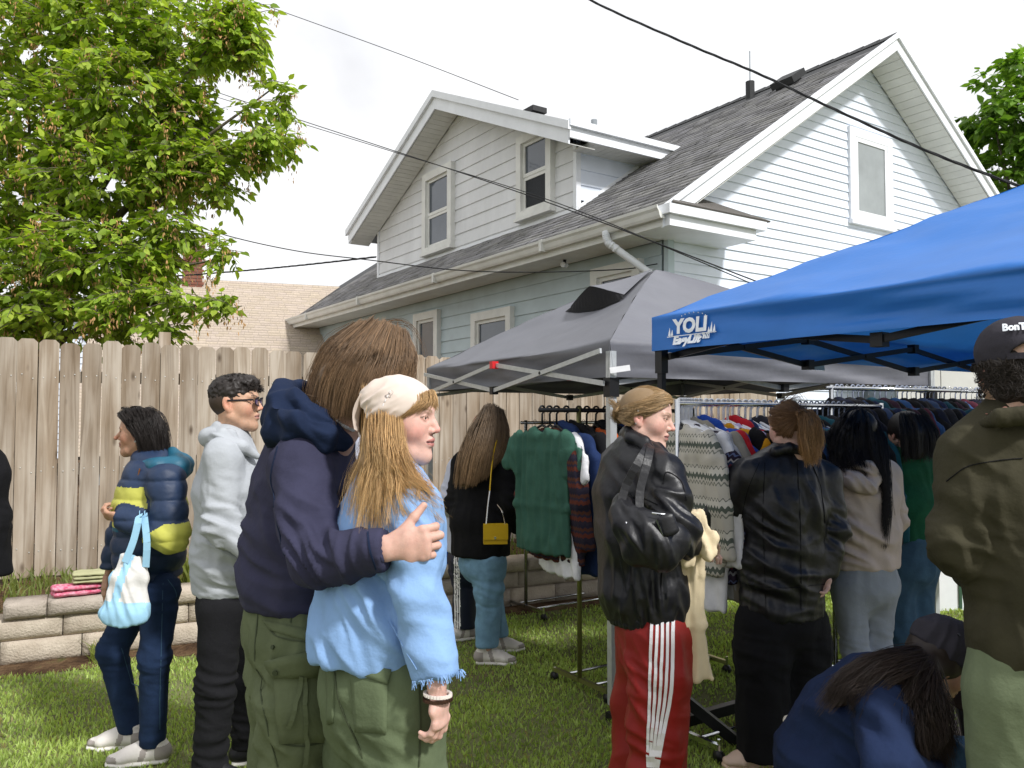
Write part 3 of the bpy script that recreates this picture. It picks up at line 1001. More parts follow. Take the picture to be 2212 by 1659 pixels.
# ------------------------------------------------------------------ neighbour's house with tan roof
E1 = norm(V(.944, .33, 0)); E2 = V(-E1[1], E1[0], 0)
NA = at(224, 592, 18.6); NA0 = V(NA[0], NA[1], 0)
nz_ = NA[2]
nh = thing('house', 'neighbouring house with tan shingle roof and brick chimney beyond the fence', 'house', NA0)
def np_(a, b, z): return NA0 + E1 * a + E2 * b + UP * z
hs, sl2 = 4.2, .95
rs = slab('roof', [np_(0, 0, nz_), np_(11, 0, nz_), np_(11, -hs, nz_ - hs * sl2), np_(0, -hs, nz_ - hs * sl2)], .08, mt_flash, nh)
slab('roof', [np_(0, 0, nz_), np_(11, 0, nz_), np_(11, hs, nz_ - hs * sl2), np_(0, hs, nz_ - hs * sl2)], .08, mt_flash, nh)
TN = norm(E2 + UP * sl2)
shingles('shingles', np_(-.05, -hs, nz_ - hs * sl2), E1, TN, 11.1, hs / float(TN @ E2), lambda s, t: True, mt_tanroof, rs, .09, .24, (.53, .445, .36), .006, 9, .05, .0015)
mb = MB()
pr = [(-hs + .35, 0), (hs - .35, 0), (hs - .35, nz_ - hs * sl2), (0, nz_ - .35), (-hs + .35, nz_ - hs * sl2)]
mb.add([np_(.3, b, z) for b, z in pr] + [np_(10.8, b, z) for b, z in pr], [(4, 3, 2, 1, 0), (5, 6, 7, 8, 9)] + [((i + 1) % 5, 5 + (i + 1) % 5, 5 + i, i) for i in range(5)])
mb.build('wall', mt_core, nh)
mt_nsid = mat('beige_siding', '#c2bdb4', 0.7, 0.06, 3, 0.06, 40)
z = 1.6
while z < nz_ - .45:
    hb = min(hs - .4, (nz_ - .35 - z) / sl2); ht = max(.02, min(hs - .4, (nz_ - .35 - z - .14) / sl2))
    mb = MB(); mb.hexa([np_(.3, -hb, z), np_(.3, hb, z), np_(.26, hb, z), np_(.26, -hb, z), np_(.3, -ht, z + .145), np_(.3, ht, z + .145), np_(.29, ht, z + .145), np_(.29, -ht, z + .145)])
    mb.build('siding_board', mt_nsid, nh); z += .14
for sg in (-1, 1):
    mb = MB(); P, Q = np_(-.02, 0, nz_), np_(-.02, sg * hs, nz_ - hs * sl2)
    mb.hexa([P - UP * .2, Q - UP * .2, Q - UP * .2 - E1 * .03, P - UP * .2 - E1 * .03, P, Q, Q - E1 * .03, P - E1 * .03]); mb.build('rake_board', mat('taupe_trim', '#a39a8f', .7), nh)
# brick chimney, brick by brick
mt_brick = mat('red_brick', '#75493c', 0.9, 0.25, 9, 0.5, 60, col2='#8f6150')
mt_mortar = mat('mortar', '#8f8478', 0.95, 0.1, 9, 0.3, 60)
ch = at(417, 572, 19.2); chb = V(ch[0], ch[1], 0)
chim = empty('chimney', chb); chim.parent = nh; chim.location = tuple(chb - NA0); ORG[chim.name] = chb
mb = MB(); mb.box(chb + UP * 5.0, (.205, .205, .62), (E1, E2, UP)); mb.build('mortar_core', mt_mortar, chim)
for r in range(16):
    z = 4.42 + r * .075
    for sx, ax, ay in ((-E2, E1, -E2), (-E1, E2, -E1)):
        for c in range(3):
            w = .145; off = (c - 1) * .15 + (.0 if r % 2 else .037)
            mb = MB(); mb.box(chb + UP * z + ay * .21 + ax * (off if abs(off) < .19 else off * .8), (w / 2 - .006, .014, .031), (ax, ay, UP)); mb.build('brick', mt_brick, chim)
mt_conc = mat('chimney_cap_concrete', '#b8ab98', 0.95, 0.15, 9, 0.5, 50)
mb = MB(); mb.box(chb + UP * 5.66, (.26, .26, .05), (E1, E2, UP)); mb.box(chb + UP * 5.76, (.16, .16, .06), (E1, E2, UP)); mb.build('chimney_cap', mt_conc, chim)
mb = MB(); mb.tube([np_(8.35, -.15, nz_ - .3), np_(8.35, -.15, nz_ + .12)], .07, 8); mb.build('vent_pipe', mt_galv, nh)
# far white house
fh0 = at(120, 700, 26)
fh = thing('house', 'distant white sided house with pale grey roof behind the leafy tree', 'house', (fh0[0], fh0[1], 0))
b0 = V(fh0[0], fh0[1], 0)
q0, q1 = at(112, 668, 26), at(180, 690, 26)
mb = MB(); mb.box(b0 + V(.4, 2, 1.9), (1.3, 2.0, 1.9)); mb.build('wall', mt_core, fh)
for r in range(24):
    hw_ = 1.32 if r < 18 else 1.32 - (r - 17) * .16
    mb = MB(); mb.box(b0 + V(.4, -.03, .2 + r * .2), (hw_, .03, .094), (V(1, 0, 0), norm(V(0, 1, -.12)), norm(V(0, .12, 1)))); mb.build('siding_board', mt_siding, fh)
mb = MB(); mb.hexa([b0 + V(-1.2, -.3, 3.7), b0 + V(.45, -.3, 4.95), b0 + V(.45, 4.2, 4.95), b0 + V(-1.2, 4.2, 3.7), b0 + V(-1.2, -.3, 3.8), b0 + V(.45, -.3, 5.05), b0 + V(.45, 4.2, 5.05), b0 + V(-1.2, 4.2, 3.8)])
mb.hexa([b0 + V(.45, -.3, 4.95), b0 + V(2.0, -.3, 3.7), b0 + V(2.0, 4.2, 3.7), b0 + V(.45, 4.2, 4.95), b0 + V(.45, -.3, 5.05), b0 + V(2.0, -.3, 3.8), b0 + V(2.0, 4.2, 3.8), b0 + V(.45, 4.2, 5.05)])
mb.build('roof', mat('pale_grey_roof', '#a9aeb4', .9, .12, 12), fh)
# ================================================================== canopies
def fabric_mat(name, c, tr, rough=.45, var=.06, bump=.12):
    m = mat(name, c, rough, var, 5, bump, 40, .4, bdist=.01)
    n, l = m.node_tree.nodes, m.node_tree.links
    b = n['Principled BSDF']
    t = n.new('ShaderNodeBsdfTranslucent'); t.inputs['Color'].default_value = lin(c)
    mx = n.new('ShaderNodeMixShader'); mx.inputs[0].default_value = tr
    l.new(b.outputs[0], mx.inputs[1]); l.new(t.outputs[0], mx.inputs[2]); l.new(mx.outputs[0], n['Material Output'].inputs['Surface'])
    return m
mt_greyfab = fabric_mat('grey_polyester', '#696a71', .03, .5)
mt_bluefab = fabric_mat('blue_polyester', '#3077cb', .22, .42)
mt_mesh = mat('vent_mesh', '#19191c', .9, .2, 60, .3, 400)

def canopy(name, label, C, zf, vh, zp, fab, sag=.10, wr=.010, seed=0.0, vwr=.012, N=44, tuck=0.0, pw=.96):
    """C: four eave corners in order; returns root and a function placing points on a valance"""
    C = [np.asarray(c, float) for c in C]
    root = thing(name, label, 'canopy', (*((C[0] + C[2]) / 2)[:2], 0))
    pk = (C[0] + C[2]) / 2; pk = V(pk[0], pk[1], zp)
    out_of = [norm(np.cross(C[(i + 1) % 4] - C[i], UP)) for i in range(4)]
    for i in range(4):
        if out_of[i] @ ((C[i] + C[(i + 1) % 4]) / 2 - pk) < 0: out_of[i] = -out_of[i]
    def roofpt(i, s, t):
        a, b = C[i], C[(i + 1) % 4]
        e = a + (b - a) * s; e = V(e[0], e[1], zf)
        p = pk + (e - pk) * t
        z = zp + (zf - zp) * (t ** pw)
        z -= sag * math.sin(math.pi * s) * math.sin(math.pi * min(1, t * .93)) * .8
        return V(p[0], p[1], z)
    def valpt(i, s, h):
        a, b = C[i], C[(i + 1) % 4]
        e = a + (b - a) * s
        L = np.linalg.norm(b - a)
        cd = min(s, 1 - s) * L
        w = min(1, cd / .35 + .12)
        d = float(noise3([[s * L * 1.1 + i * 9.1 + seed, h * 13 + s * L * 1.6, seed]])[0]) * vwr * 3.2 * w
        d += float(noise3([[s * L * 3 + i * 3.3 + seed, h * 34, seed + 5]])[0]) * vwr * 1.2 * w
        return V(e[0], e[1], zf - h) + out_of[i] * (d - .012 * math.sin(math.pi * min(1, h / vh)) * w - tuck * h)
    v, f = [], []
    R, S_, Q = 26, N, 9
    for i in range(4):
        b = len(v)
        for t in range(R + 1):
            for s in range(S_ + 1): v.append(roofpt(i, s / S_, max(t / R, 1e-3)))
        rows = R + 1
        for q in range(1, Q + 1):
            for s in range(S_ + 1): v.append(valpt(i, s / S_, vh * q / Q))
        rows += Q
        for r in range(rows - 1):
            for s in range(S_):
                a = b + r * (S_ + 1) + s
                f.append((a, a + 1, a + S_ + 2, a + S_ + 1))
    v = np.array(v); f = np.array(f)
    n = vnormals(v, f)
    m = (v[:, 2] > zf + .004)
    q = v * np.array([2.2, 2.2, 9.0]) + seed
    rel = np.clip((zp - v[:, 2]) / (zp - zf), 0, 1)
    d = wr * noise3(q) * (.5 + rel) + wr * .5 * noise3(v * np.array([5, 5, 18.]) + seed + 4)
    v[m] += n[m] * d[m][:, None]
    roof_o = obj('canopy_fabric', v, f, fab, root, True)
    return root, roofpt, valpt, pk, out_of, roof_o

def legs_and_truss(root, C, zt, zb, nx, lm, bm, node_m, lw=.036, inset=.03, side_out=None, ctr_in=.03):
    C = [V(c[0], c[1], 0) for c in C]
    ctr = (C[0] + C[2]) / 2
    L = [c + norm(ctr - c) * inset for c in C]
    for c in L:
        mb = MB(); mb.box(c + UP * (zt / 2 + .04), (lw / 2, lw / 2, zt / 2 - .04), (norm(C[1] - C[0]), norm(C[3] - C[0]), UP)); leg = mb.build('leg', lm, root)
        mb = MB(); mb.box(c + UP * .02, (lw * .7, lw * .7, .022), (norm(C[1] - C[0]), norm(C[3] - C[0]), UP)); mb.build('foot', mt_blackpl, leg)
        mb = MB(); mb.box(c + UP * (zb - .02), (lw * .75, lw * .75, .05), (norm(C[1] - C[0]), norm(C[3] - C[0]), UP)); mb.build('slider', mt_blackpl, leg)
    for i in range(4):
        so_ = (side_out or {}).get(i, -ctr_in)
        on = norm(np.cross(C[(i + 1) % 4] - C[i], UP))
        on = on if on @ (C[i] - ctr) > 0 else -on
        a, b = C[i] + norm(C[(i + 1) % 4] - C[i]) * .02 + on * so_, C[(i + 1) % 4] - norm(C[(i + 1) % 4] - C[i]) * .02 + on * so_
        for k in range(nx):
            p, q = a + (b - a) * k / nx, a + (b - a) * (k + 1) / nx
            o = norm(np.cross(b - a, UP)) * .009
            mb = MB(); mb.bar(p + UP * zb + o, q + UP * zt + o, .012, .026); mb.build('truss_bar', bm, root)
            mb = MB(); mb.bar(p + UP * zt - o, q + UP * zb - o, .012, .026); mb.build('truss_bar', bm, root)
            mb = MB(); c = (p + q) / 2 + UP * (zb + zt) / 2; mb.tube([c - o * 2, c + o * 2], .010, 8); mb.build('pivot', mt_blackpl, root)
            if k:
                for z in (zt, zb):
                    mb = MB(); mb.box(p + UP * z, (.022, .022, .024), (norm(b - a), norm(np.cross(b - a, UP)), UP)); mb.build('truss_joint', node_m if z == zt else mt_blackpl, root)
    return L

G0 = V(.51, 4.25, 0); gd1 = norm(V(-.46, .888, 0)); gd2 = V(gd1[1], -gd1[0], 0); GL = 2.6
GC = [G0, G0 + gd1 * GL, G0 + gd1 * GL + gd2 * GL, G0 + gd2 * GL]
gcan, groof, gval, gpk, gout, gfab = canopy('grey_canopy', 'grey pop up canopy with white legs and red truss joints', GC, 1.955, .185, 2.65, mt_greyfab, .10, .012, 2.0, .014, tuck=.12, pw=1.14)
legs_and_truss(gcan, GC, 1.905, 1.735, 2, mt_alu, mt_alu, mt_redpl, .040, .03, {0: .035}, .07)
# wind vent: a raised flap over dark mesh on the side towards the fence
i = 0
mv, mf = [], []
NS = 16
for t, lift in ((.43, 0.004), (.40, 1.0)):
    for s in range(NS + 1):
        ss = .17 + .66 * s / NS
        p = groof(0, ss, t)
        mv.append(p + UP * (lift if lift < .1 else .012 + .14 * (1 - abs(2 * s / NS - 1) ** 1.3)) + (gout[0] * (.012 + .05 * (1 - abs(2 * s / NS - 1) ** 1.3)) if lift > .1 else gout[0] * .004))
for s in range(NS): mf.append((s, s + 1, NS + 2 + s, NS + 1 + s))
obj('vent_mesh', mv, mf, mt_mesh, gcan)
mv, mf = [], []
for r in range(7):
    t = .40 * r / 6 + .002
    for s in range(NS + 1):
        ss = .17 + .66 * s / NS
        w = (1 - abs(2 * s / NS - 1) ** 1.3) * (r / 6) ** 1.5
        mv.append(groof(0, ss, t) + UP * (.016 + .14 * w) + gout[0] * (.012 + .05 * w))
for r in range(6):
    for s in range(NS):
        a = r * (NS + 1) + s; mf.append((a, a + 1, a + NS + 2, a + NS + 1))
obj('vent_flap', mv, mf, mt_greyfab, gcan, True)
mb = MB(); mb.bar(G0 + norm(gd2 - gd1) * 0 + UP * 1.80 - gd2 * 0 + V(-.005, -.03, 0), G0 + V(.10, -.02, 1.815), .012, .03); mb.build('corner_bracket', mt_whitepl, gcan)

B0 = V(.60, 3.5, 0); bd2 = norm(V(.817, .576, 0)); bd1 = V(bd2[1], -bd2[0], 0); BLn = 2.95
BC = [B0, B0 + bd2 * BLn, B0 + bd2 * BLn + bd1 * BLn, B0 + bd1 * BLn]
bcan, broof, bval, bpk, bout, bfab = canopy('blue_canopy', 'bright blue pop up canopy with white printed logo and black frame', BC, 1.985, .145, 2.72, mt_bluefab, .05, .026, 6.0, .015)
BL_ = legs_and_truss(bcan, BC, 1.94, 1.815, 3, mt_blackmetal, mt_blackmetal, mt_blackpl, .026, .04, None, .075)
for c in BL_:
    mb = MB(); mb.bar(c + UP * 1.88, bpk - UP * .14 + (c - V(bpk[0], bpk[1], 0)) * .05, .022); mb.build('roof_pole', mt_blackmetal, bcan)
for c in [p + norm((GC[0] + GC[2]) / 2 - p) * .03 for p in GC]:
    mb = MB(); mb.bar(c + UP * 1.88, gpk - UP * .14, .022); mb.build('roof_pole', mt_blackmetal, gcan)

def text_on(txt, place, size, m, parent, name='lettering', bold=.0, shear=0.0, origin=None):
    """lettering as thin mesh; place(x, y) maps the text plane to the world"""
    cu = bpy.data.curves.new('t', 'FONT'); cu.body = txt; cu.size = size; cu.offset = bold; cu.shear = shear; cu.resolution_u = 3
    o = bpy.data.objects.new('t', cu); COL.objects.link(o)
    bpy.context.view_layer.update()
    me = bpy.data.meshes.new_from_object(o.evaluated_get(bpy.context.evaluated_depsgraph_get()))
    bpy.data.objects.remove(o)
    v = [place(p.co.x, p.co.y) for p in me.vertices]
    f = [list(p.vertices) for p in me.polygons]
    bpy.data.meshes.remove(me)
    return obj(name, v, f, m, parent, origin=origin)
mt_print = mat('white_print', '#e9eef5', .5, .04, 20, 0)
Lb = np.linalg.norm(BC[0] - BC[3])
def vplace(x0, h0):
    return lambda x, y: bval(3, 1 - (x0 + x) / Lb, h0 - y) + bout[3] * .012
text_on('YOLI', vplace(.135, .080), .080, mt_print, bcan, bold=.004)
text_on('EasyLift™', vplace(.135, .126), .047, mt_print, bcan, bold=.003, shear=.1)
pl = vplace(.10, .095)
mb = MB()
def quad(mb, pts): mb.add([pl(*p) for p in pts], [list(range(len(pts)))])
quad(mb, [(0, 0), (.26, .002), (.26, .005), (0, .003)])
for x, hgt in ((.012, .035), (.026, .026), (.232, .042), (.248, .03), (.22, .022)):
    quad(mb, [(x - .007, .006), (x + .007, .006), (x, .006 + hgt)]); quad(mb, [(x - .0015, 0), (x + .0015, 0), (x + .0015, .008), (x - .0015, .008)])
for k in range(7):
    a = math.pi * (.15 + .1 * k); quad(mb, [(.13 + .075 * math.cos(a) + dx, .062 + .03 * math.sin(a) + dy) for dx, dy in ((-.003, 0), (0, -.003), (.003, 0), (0, .003))])
mb.build('logo_drawing', mt_print, bcan)
# small clear tag hanging on the blue canopy's truss
tg = at(1760, 790, 4.1)
o = MB().box(tg, (.075, .004, .022), (bd2, bd1, norm(UP - bd2 * .2))).build('plastic_tag', mat('clear_tag', '#9fb3cf', .2, .05, 8, 0), bcan)

# ================================================================== overhead wires
def wire(label, pts, r, twist=False):
    P = catmull(pts, 60)
    mb = MB()
    if twist:
        for ph in (0, 2.1, 4.2):
            mb.tube([p + V(math.cos(i * .9 + ph), 0, math.sin(i * .9 + ph)) * r * .75 for i, p in enumerate(P)], r * .75, 5)
    else: mb.tube(P, r, 5)
    o = mb.build('overhead_wire', mt_rubber, None, True, origin=P[0])
    return tag(o, label, 'wire', 'overhead wires')
wire('thick twisted black service cable sloping down past the sunny gable', [at(1130, -90, 9.6), at(1275, 0, 9.2), at(1480, 93, 8.7), at(1640, 160, 8.3), at(1800, 235, 7.9), at(2000, 325, 7.4), at(2190, 398, 7.0), at(2400, 470, 6.5)], .0105, True)
wire('thin single wire running to the dormer ridge', [at(400, -50, 16), at(540, 0, 15.6), at(850, 112, 15), at(1120, 216, 14.4)], .007)
wire('upper of two thin parallel wires crossing the dormer windows', [at(250, 120, 17), at(434, 187, 15.5), at(620, 250, 14), at(840, 322, 12.2), at(1100, 408, 10.4), at(1340, 495, 9), at(1640, 610, 7.8), at(1800, 668, 7.4)], .007)
wire('lower of two thin parallel wires crossing the dormer windows', [at(250, 140, 17.1), at(425, 196, 15.6), at(620, 257, 14.1), at(840, 325, 12.3), at(1180, 430, 9.9), at(1500, 560, 8.4), at(1800, 690, 7.6)], .006)
wire('slack black wire sagging from the leafy tree to the eave wall', [at(180, 400, 12), at(330, 455, 11.6), at(480, 506, 11.2), at(640, 542, 10.8), at(800, 562, 10.4), at(980, 583, 10), at(1150, 588, 9.8), at(1340, 582, 9.6), at(1420, 570, 9.62)], .007)
wire('thin twisted wire crossing above the tan roof', [at(330, 600, 17), at(500, 587, 16), at(650, 573, 15), at(812, 555, 14)], .012, True)

# ================================================================== trees
def leaf_mat(name, c1, c2, tr=.42):
    m = mat(name, c1, .5, .2, 2.5, .05, 60, .35, attr='Col')
    n, l = m.node_tree.nodes, m.node_tree.links
    t = n.new('ShaderNodeBsdfTranslucent')
    a = n.new('ShaderNodeVertexColor'); a.layer_name = 'Col'
    g = n.new('ShaderNodeMix'); g.data_type = 'RGBA'; g.blend_type = 'MULTIPLY'; g.inputs['Factor'].default_value = 1; g.inputs['B'].default_value = (1.25, 1.3, .55, 1)
    l.new(a.outputs[0], g.inputs['A']); l.new(g.outputs['Result'], t.inputs['Color'])
    mx = n.new('ShaderNodeMixShader'); mx.inputs[0].default_value = tr
    l.new(n['Principled BSDF'].outputs[0], mx.inputs[1]); l.new(t.outputs[0], mx.inputs[2]); l.new(mx.outputs[0], n['Material Output'].inputs['Surface'])
    return m
mt_leaf = leaf_mat('fresh_leaf', '#6f8f3c', '#8fb04a')
mt_bark = mat('bark', '#6d655a', .95, .3, 14, .8, 50, .1, stretch=(1, 1, .3), bdist=.02)
mt_seed = mat('dry_seed', '#b08a5c', .85, .3, 12, .1, 60)

LEAF = np.array([(0, 0, 0), (-.30, .28, .03), (0, .30, -.02), (.30, .28, .03), (-.26, .62, .02), (0, .62, -.03), (.26, .62, .02), (0, 1.05, -.10)])
LEAF_F = [(0, 2, 1), (0, 3, 2), (1, 2, 5, 4), (2, 3, 6, 5), (4, 5, 7), (5, 6, 7)]
LEAF_T = np.array([(0, 2, 1), (0, 3, 2), (1, 2, 5), (1, 5, 4), (2, 3, 6), (2, 6, 5), (4, 5, 7), (5, 6, 7)])

def leaf_cloud(centers, dirs, sizes, rg, droop=.5, width=1.0):
    """one bent eight-triangle leaf per entry: positions, growth directions, lengths"""
    n = len(centers)
    d = dirs + np.array([0, 0, -droop]) ; d /= np.linalg.norm(d, axis=1)[:, None]
    up = rg.normal(size=(n, 3)) * .45 + np.array([0, 0, 1.0])
    x = np.cross(d, up); x /= np.linalg.norm(x, axis=1)[:, None] + 1e-9
    z = np.cross(x, d)
    P = centers[:, None, :] + sizes[:, None, None] * (LEAF[None, :, 0:1] * width * x[:, None] + LEAF[None, :, 1:2] * d[:, None] + LEAF[None, :, 2:3] * z[:, None])
    return P

def grow_tree(name, label, base, limbs, blobs, nl, size, rg, cols, seeds=0, cut=None, group=None):
    """limbs: polylines with radii; blobs: crown lobes (centre, radii, share); leaves sit on twigs"""
    root = thing(name, label, 'tree', base, group)
    for j, (pts, r0, r1) in enumerate(limbs):
        P = catmull(pts, 14)
        MB().tube(P, list(np.linspace(r0, r1, 14)), 7).build('trunk' if j == 0 else 'limb', mt_bark, root, True)
    C, Dd, Sz, Tn = [], [], [], []
    seedpos = []
    tw = MB()
    tot = sum(b[2] for b in blobs)
    for c, r, sh in blobs:
        c = np.asarray(c, float); r = np.asarray(r, float)
        nt = int(nl * sh / tot / 9)
        for _ in range(nt):
            q = norm(rg.normal(size=3)); rad = rg.uniform(.25, 1.0) ** .55
            q = q * rad * (1 + .25 * rg.normal() * .5)
            p = c + q * r
            if cut is not None and not cut(p): continue
            dr = norm(q * np.array([1, 1, .55]) + rg.normal(size=3) * .35 + np.array([0, 0, .05]))
            Lt = rg.uniform(.16, .34)
            a = p - dr * Lt * .5; b = p + dr * Lt * .5 - UP * Lt * .22
            tw.tube([a, (a + b) / 2 + UP * .02, b], [.005, .004, .002], 3, cap=False)
            tone = rg.uniform(.75, 1.25)
            for k in range(9):
                t = (k + .5) / 9
                pos = a + (b - a) * t
                side = norm(np.cross(dr, UP)) * (1 if k % 2 else -1)
                dd = norm(dr * .8 + side * rg.uniform(.4, 1.1) + rg.normal(size=3) * .3) if k < 8 else dr
                C.append(pos); Dd.append(dd); Sz.append(size * rg.uniform(.65, 1.25)); Tn.append(tone * rg.uniform(.85, 1.15))
            if rg.uniform() < seeds: seedpos.append(b - UP * .02)
    C, Dd, Sz, Tn = np.array(C), np.array(Dd), np.array(Sz), np.array(Tn)
    P = leaf_cloud(C, Dd, Sz, rg)
    n = len(C)
    mixv = rg.uniform(0, 1, n)[:, None]
    col = (np.array(cols[0])[None] * (1 - mixv) + np.array(cols[1])[None] * mixv) * Tn[:, None]
    # the 300 leaves that show largest are single parts
    dist = np.linalg.norm(C - np.array([0, 0, H]), axis=1)
    px = 1106 + 1768 * C[:, 0] / C[:, 1]
    py = 905 - 1768 * (C[:, 2] - H) / C[:, 1]
    vis = (px > 10) & (px < 2200) & (py > 10) & (py < 800)
    order = np.argsort(dist + (~vis) * 100)[:300]
    single = np.zeros(n, bool); single[order] = True
    for k in order:
        obj('leaf', P[k], LEAF_T, mt_leaf, root, True, cols=np.repeat(col[k][None], 8, 0))
    R_ = P[~single].reshape(-1, 3)
    F = (np.arange((~single).sum())[:, None, None] * 8 + LEAF_T[None]).reshape(-1, 3)
    o = obj('foliage', R_, F, mt_leaf, root, True, cols=np.repeat(col[~single], 8, 0)); o['kind'] = 'stuff'
    o = tw.build('twigs', mt_bark, root); o['kind'] = 'stuff'
    if seedpos:
        sp, sdir, ss = [], [], []
        for p in seedpos:
            for k in range(rg.integers(10, 22)):
                sp.append(p + rg.normal(size=3) * np.array([.025, .025, .05]) - UP * rg.uniform(0, .09)); sdir.append(norm(rg.normal(size=3) * .35 + np.array([0, 0, -1]))); ss.append(rg.uniform(.03, .045))
        P = leaf_cloud(np.array(sp), np.array(sdir), np.array(ss), rg, .2, .55)
        F = (np.arange(len(sp))[:, None, None] * 8 + LEAF_T[None]).reshape(-1, 3)
        o = obj('seed_clusters', P.reshape(-1, 3), F, mt_seed, root, True); o['kind'] = 'stuff'
    return root

rg = np.random.default_rng(21)
tb = V(-5.2, 8.6, .3)
bl = []
for px, py, Y, rx, rz, sh in ((60, 90, 8.4, .75, .55, 1.3), (230, 60, 8.2, .75, .45, 1.4), (400, 60, 8.2, .55, .38, .9), (480, 95, 8.0, .35, .22, .4), (100, 260, 8.3, .8, .5, 1.5), (290, 210, 8.0, .75, .5, 1.6), (400, 260, 8.1, .35, .4, .6),
                              (60, 430, 8.3, .75, .5, 1.4), (240, 380, 8.0, .75, .45, 1.5), (370, 340, 7.9, .42, .36, .7), (480, 330, 7.8, .42, .15, .36), (598, 205, 7.8, .13, .24, .14), (585, 292, 7.7, .26, .10, .16), (545, 250, 7.8, .12, .14, .06), (460, 390, 7.8, .2, .18, .2),
                              (70, 590, 8.2, .7, .45, 1.3), (220, 540, 7.9, .7, .4, 1.2), (370, 490, 7.8, .30, .20, .28), (320, 560, 7.7, .34, .16, .25), (478, 545, 7.6, .10, .20, .09), (130, 680, 7.9, .6, .22, .6), (20, 690, 8.0, .4, .25, .5),
                              (290, 640, 7.5, .32, .15, .26), (400, 645, 7.4, .26, .10, .13), (482, 655, 7.3, .14, .09, .10), (345, 700, 7.4, .14, .12, .10), (250, 690, 7.6, .2, .18, .2), (530, 30, 8.0, .26, .12, .2), (120, -60, 8.4, 1.2, .5, 1.5), (-120, 300, 8.6, .7, 1.6, 2.0), (552, 100, 8.0, .12, .14, .10), (500, 60, 8.0, .3, .2, .25)):
    bl.append((at(px, py, Y), (rx, .85 if rx > .5 else .35, rz), sh))
limbs = [([tb, tb + V(.1, 0, 1.2), tb + V(.25, -.1, 2.4), tb + V(.5, -.2, 4.2)], .17, .05)]
for px, py, Y in ((420, 330, 7.9), (580, 290, 7.7), (590, 190, 7.8), (330, 640, 7.5), (480, 660, 7.3), (250, 120, 8.2), (470, 80, 8.0), (470, 560, 7.6), (150, 420, 8.1), (60, 200, 8.3)):
    e = at(px, py, Y); a = tb + V(.2, -.1, 1.8 + .35 * (e[2] - 2.2) / 2)
    limbs.append(([a, a + (e - a) * .5 + UP * .25, e], .045, .007))
grow_tree('leafy_tree', 'leafy boxelder tree with hanging tan seed clusters behind the fence', tb, limbs, bl, 38000, .088, rg, ((.19, .31, .032), (.46, .57, .08)), seeds=.2)
rg = np.random.default_rng(5)
tb = V(10.2, 15.2, 0)
bl = [(at(px, py, Y), (rx, 1.0, rz), sh) for px, py, Y, rx, rz, sh in ((2180, 175, 15, .5, .45, .6), (2150, 260, 15, .5, .4, .7), (2200, 290, 15, .6, .6, 1), (2125, 255, 14.8, .3, .3, .4), (2170, 345, 15, .55, .4, .7), (2240, 200, 15, .7, 1.0, 1.2), (2150, 380, 15, .5, .3, .5), (2300, 300, 15, .8, 1.5, 1.5))]
grow_tree('maple_tree', 'dense green maple tree beyond the right end of the gable', tb, [([tb, tb + UP * 3, tb + V(-.2, 0, 6)], .2, .06), ([tb + UP * 3.2, tb + V(-.7, -.2, 4.6), at(2150, 280, 15)], .07, .015)], bl, 4200, .17, rg, ((.09, .20, .02), (.2, .34, .05)))

# ================================================================== grass
rg = np.random.default_rng(11)
def blades(n, x0, x1, y0, y1, h, keep, rg, colA, colB, w=.003, z=0.0):
    x = rg.uniform(x0, x1, n); y = y0 + (y1 - y0) * rg.uniform(0, 1, n) ** 1.35
    m = keep(x, y); x, y = x[m], y[m]; n = len(x)
    zz = z(x, y) if callable(z) else np.full(n, z)
    pt = noise3(np.stack([x * 1.4, y * 1.4, np.zeros(n)], 1)); pt2 = noise3(np.stack([x * 5, y * 5, np.ones(n)], 1))
    thin = rg.uniform(-.6, .55, n) < pt * 1.3 + .25
    x, y, zz, pt, pt2 = x[thin], y[thin], zz[thin], pt[thin], pt2[thin]; n = len(x)
    hh = h * rg.uniform(.45, 1.25, n) * (1 + .5 * pt)
    a = rg.uniform(0, 6.28, n); lean = rg.uniform(.1, .9, n) * hh
    b = rg.uniform(0, 6.28, n)
    ww = w * rg.uniform(.7, 1.4, n) * (1 + .10 * y)
    ox, oy = np.cos(a) * ww, np.sin(a) * ww
    lx, ly = np.cos(b) * lean, np.sin(b) * lean
    v = np.stack([np.stack([x - ox, y - oy, zz], 1), np.stack([x + ox, y + oy, zz], 1), np.stack([x + lx * .4 + ox * .7, y + ly * .4 + oy * .7, zz + hh * .65], 1), np.stack([x + lx * .4 - ox * .7, y + ly * .4 - oy * .7, zz + hh * .65], 1), np.stack([x + lx, y + ly, zz + hh], 1)], 1)
    F = (np.arange(n)[:, None, None] * 5 + np.array([(0, 1, 2), (0, 2, 3), (3, 2, 4)])[None]).reshape(-1, 3)
    t = np.clip(.5 + .8 * pt + .4 * pt2 + rg.normal(size=n) * .2, 0, 1)[:, None]
    c = (np.array(colA)[None] * (1 - t) + np.array(colB)[None] * t) * rg.uniform(.75, 1.25, n)[:, None]
    dry = rg.uniform(0, 1, n) < .05
    c[dry] = np.array([.34, .29, .13])
    return v.reshape(-1, 3), F, np.repeat(c, 5, 0)
def lawn_keep(x, y):
    inview = np.abs(x) < .66 * y + .4
    d = (x - W0[0]) * FN[0] + (y - W0[1]) * FN[1]
    s = (x - W0[0]) * FD[0] + (y - W0[1]) * FD[1]
    return inview & ((d > .16 + .12 * np.sin(s * 7) * np.sin(s * 2.3)) | (s > 6.2))
v, F, c = blades(400000, -4.2, 5.5, 2.6, 10.5, .025, lawn_keep, rg, (.22, .32, .075), (.52, .64, .20))
tag(obj('lawn_grass', v, F, mt_leaf, cols=c), 'short green lawn grass with worn patches under everything', 'grass', kind='stuff')
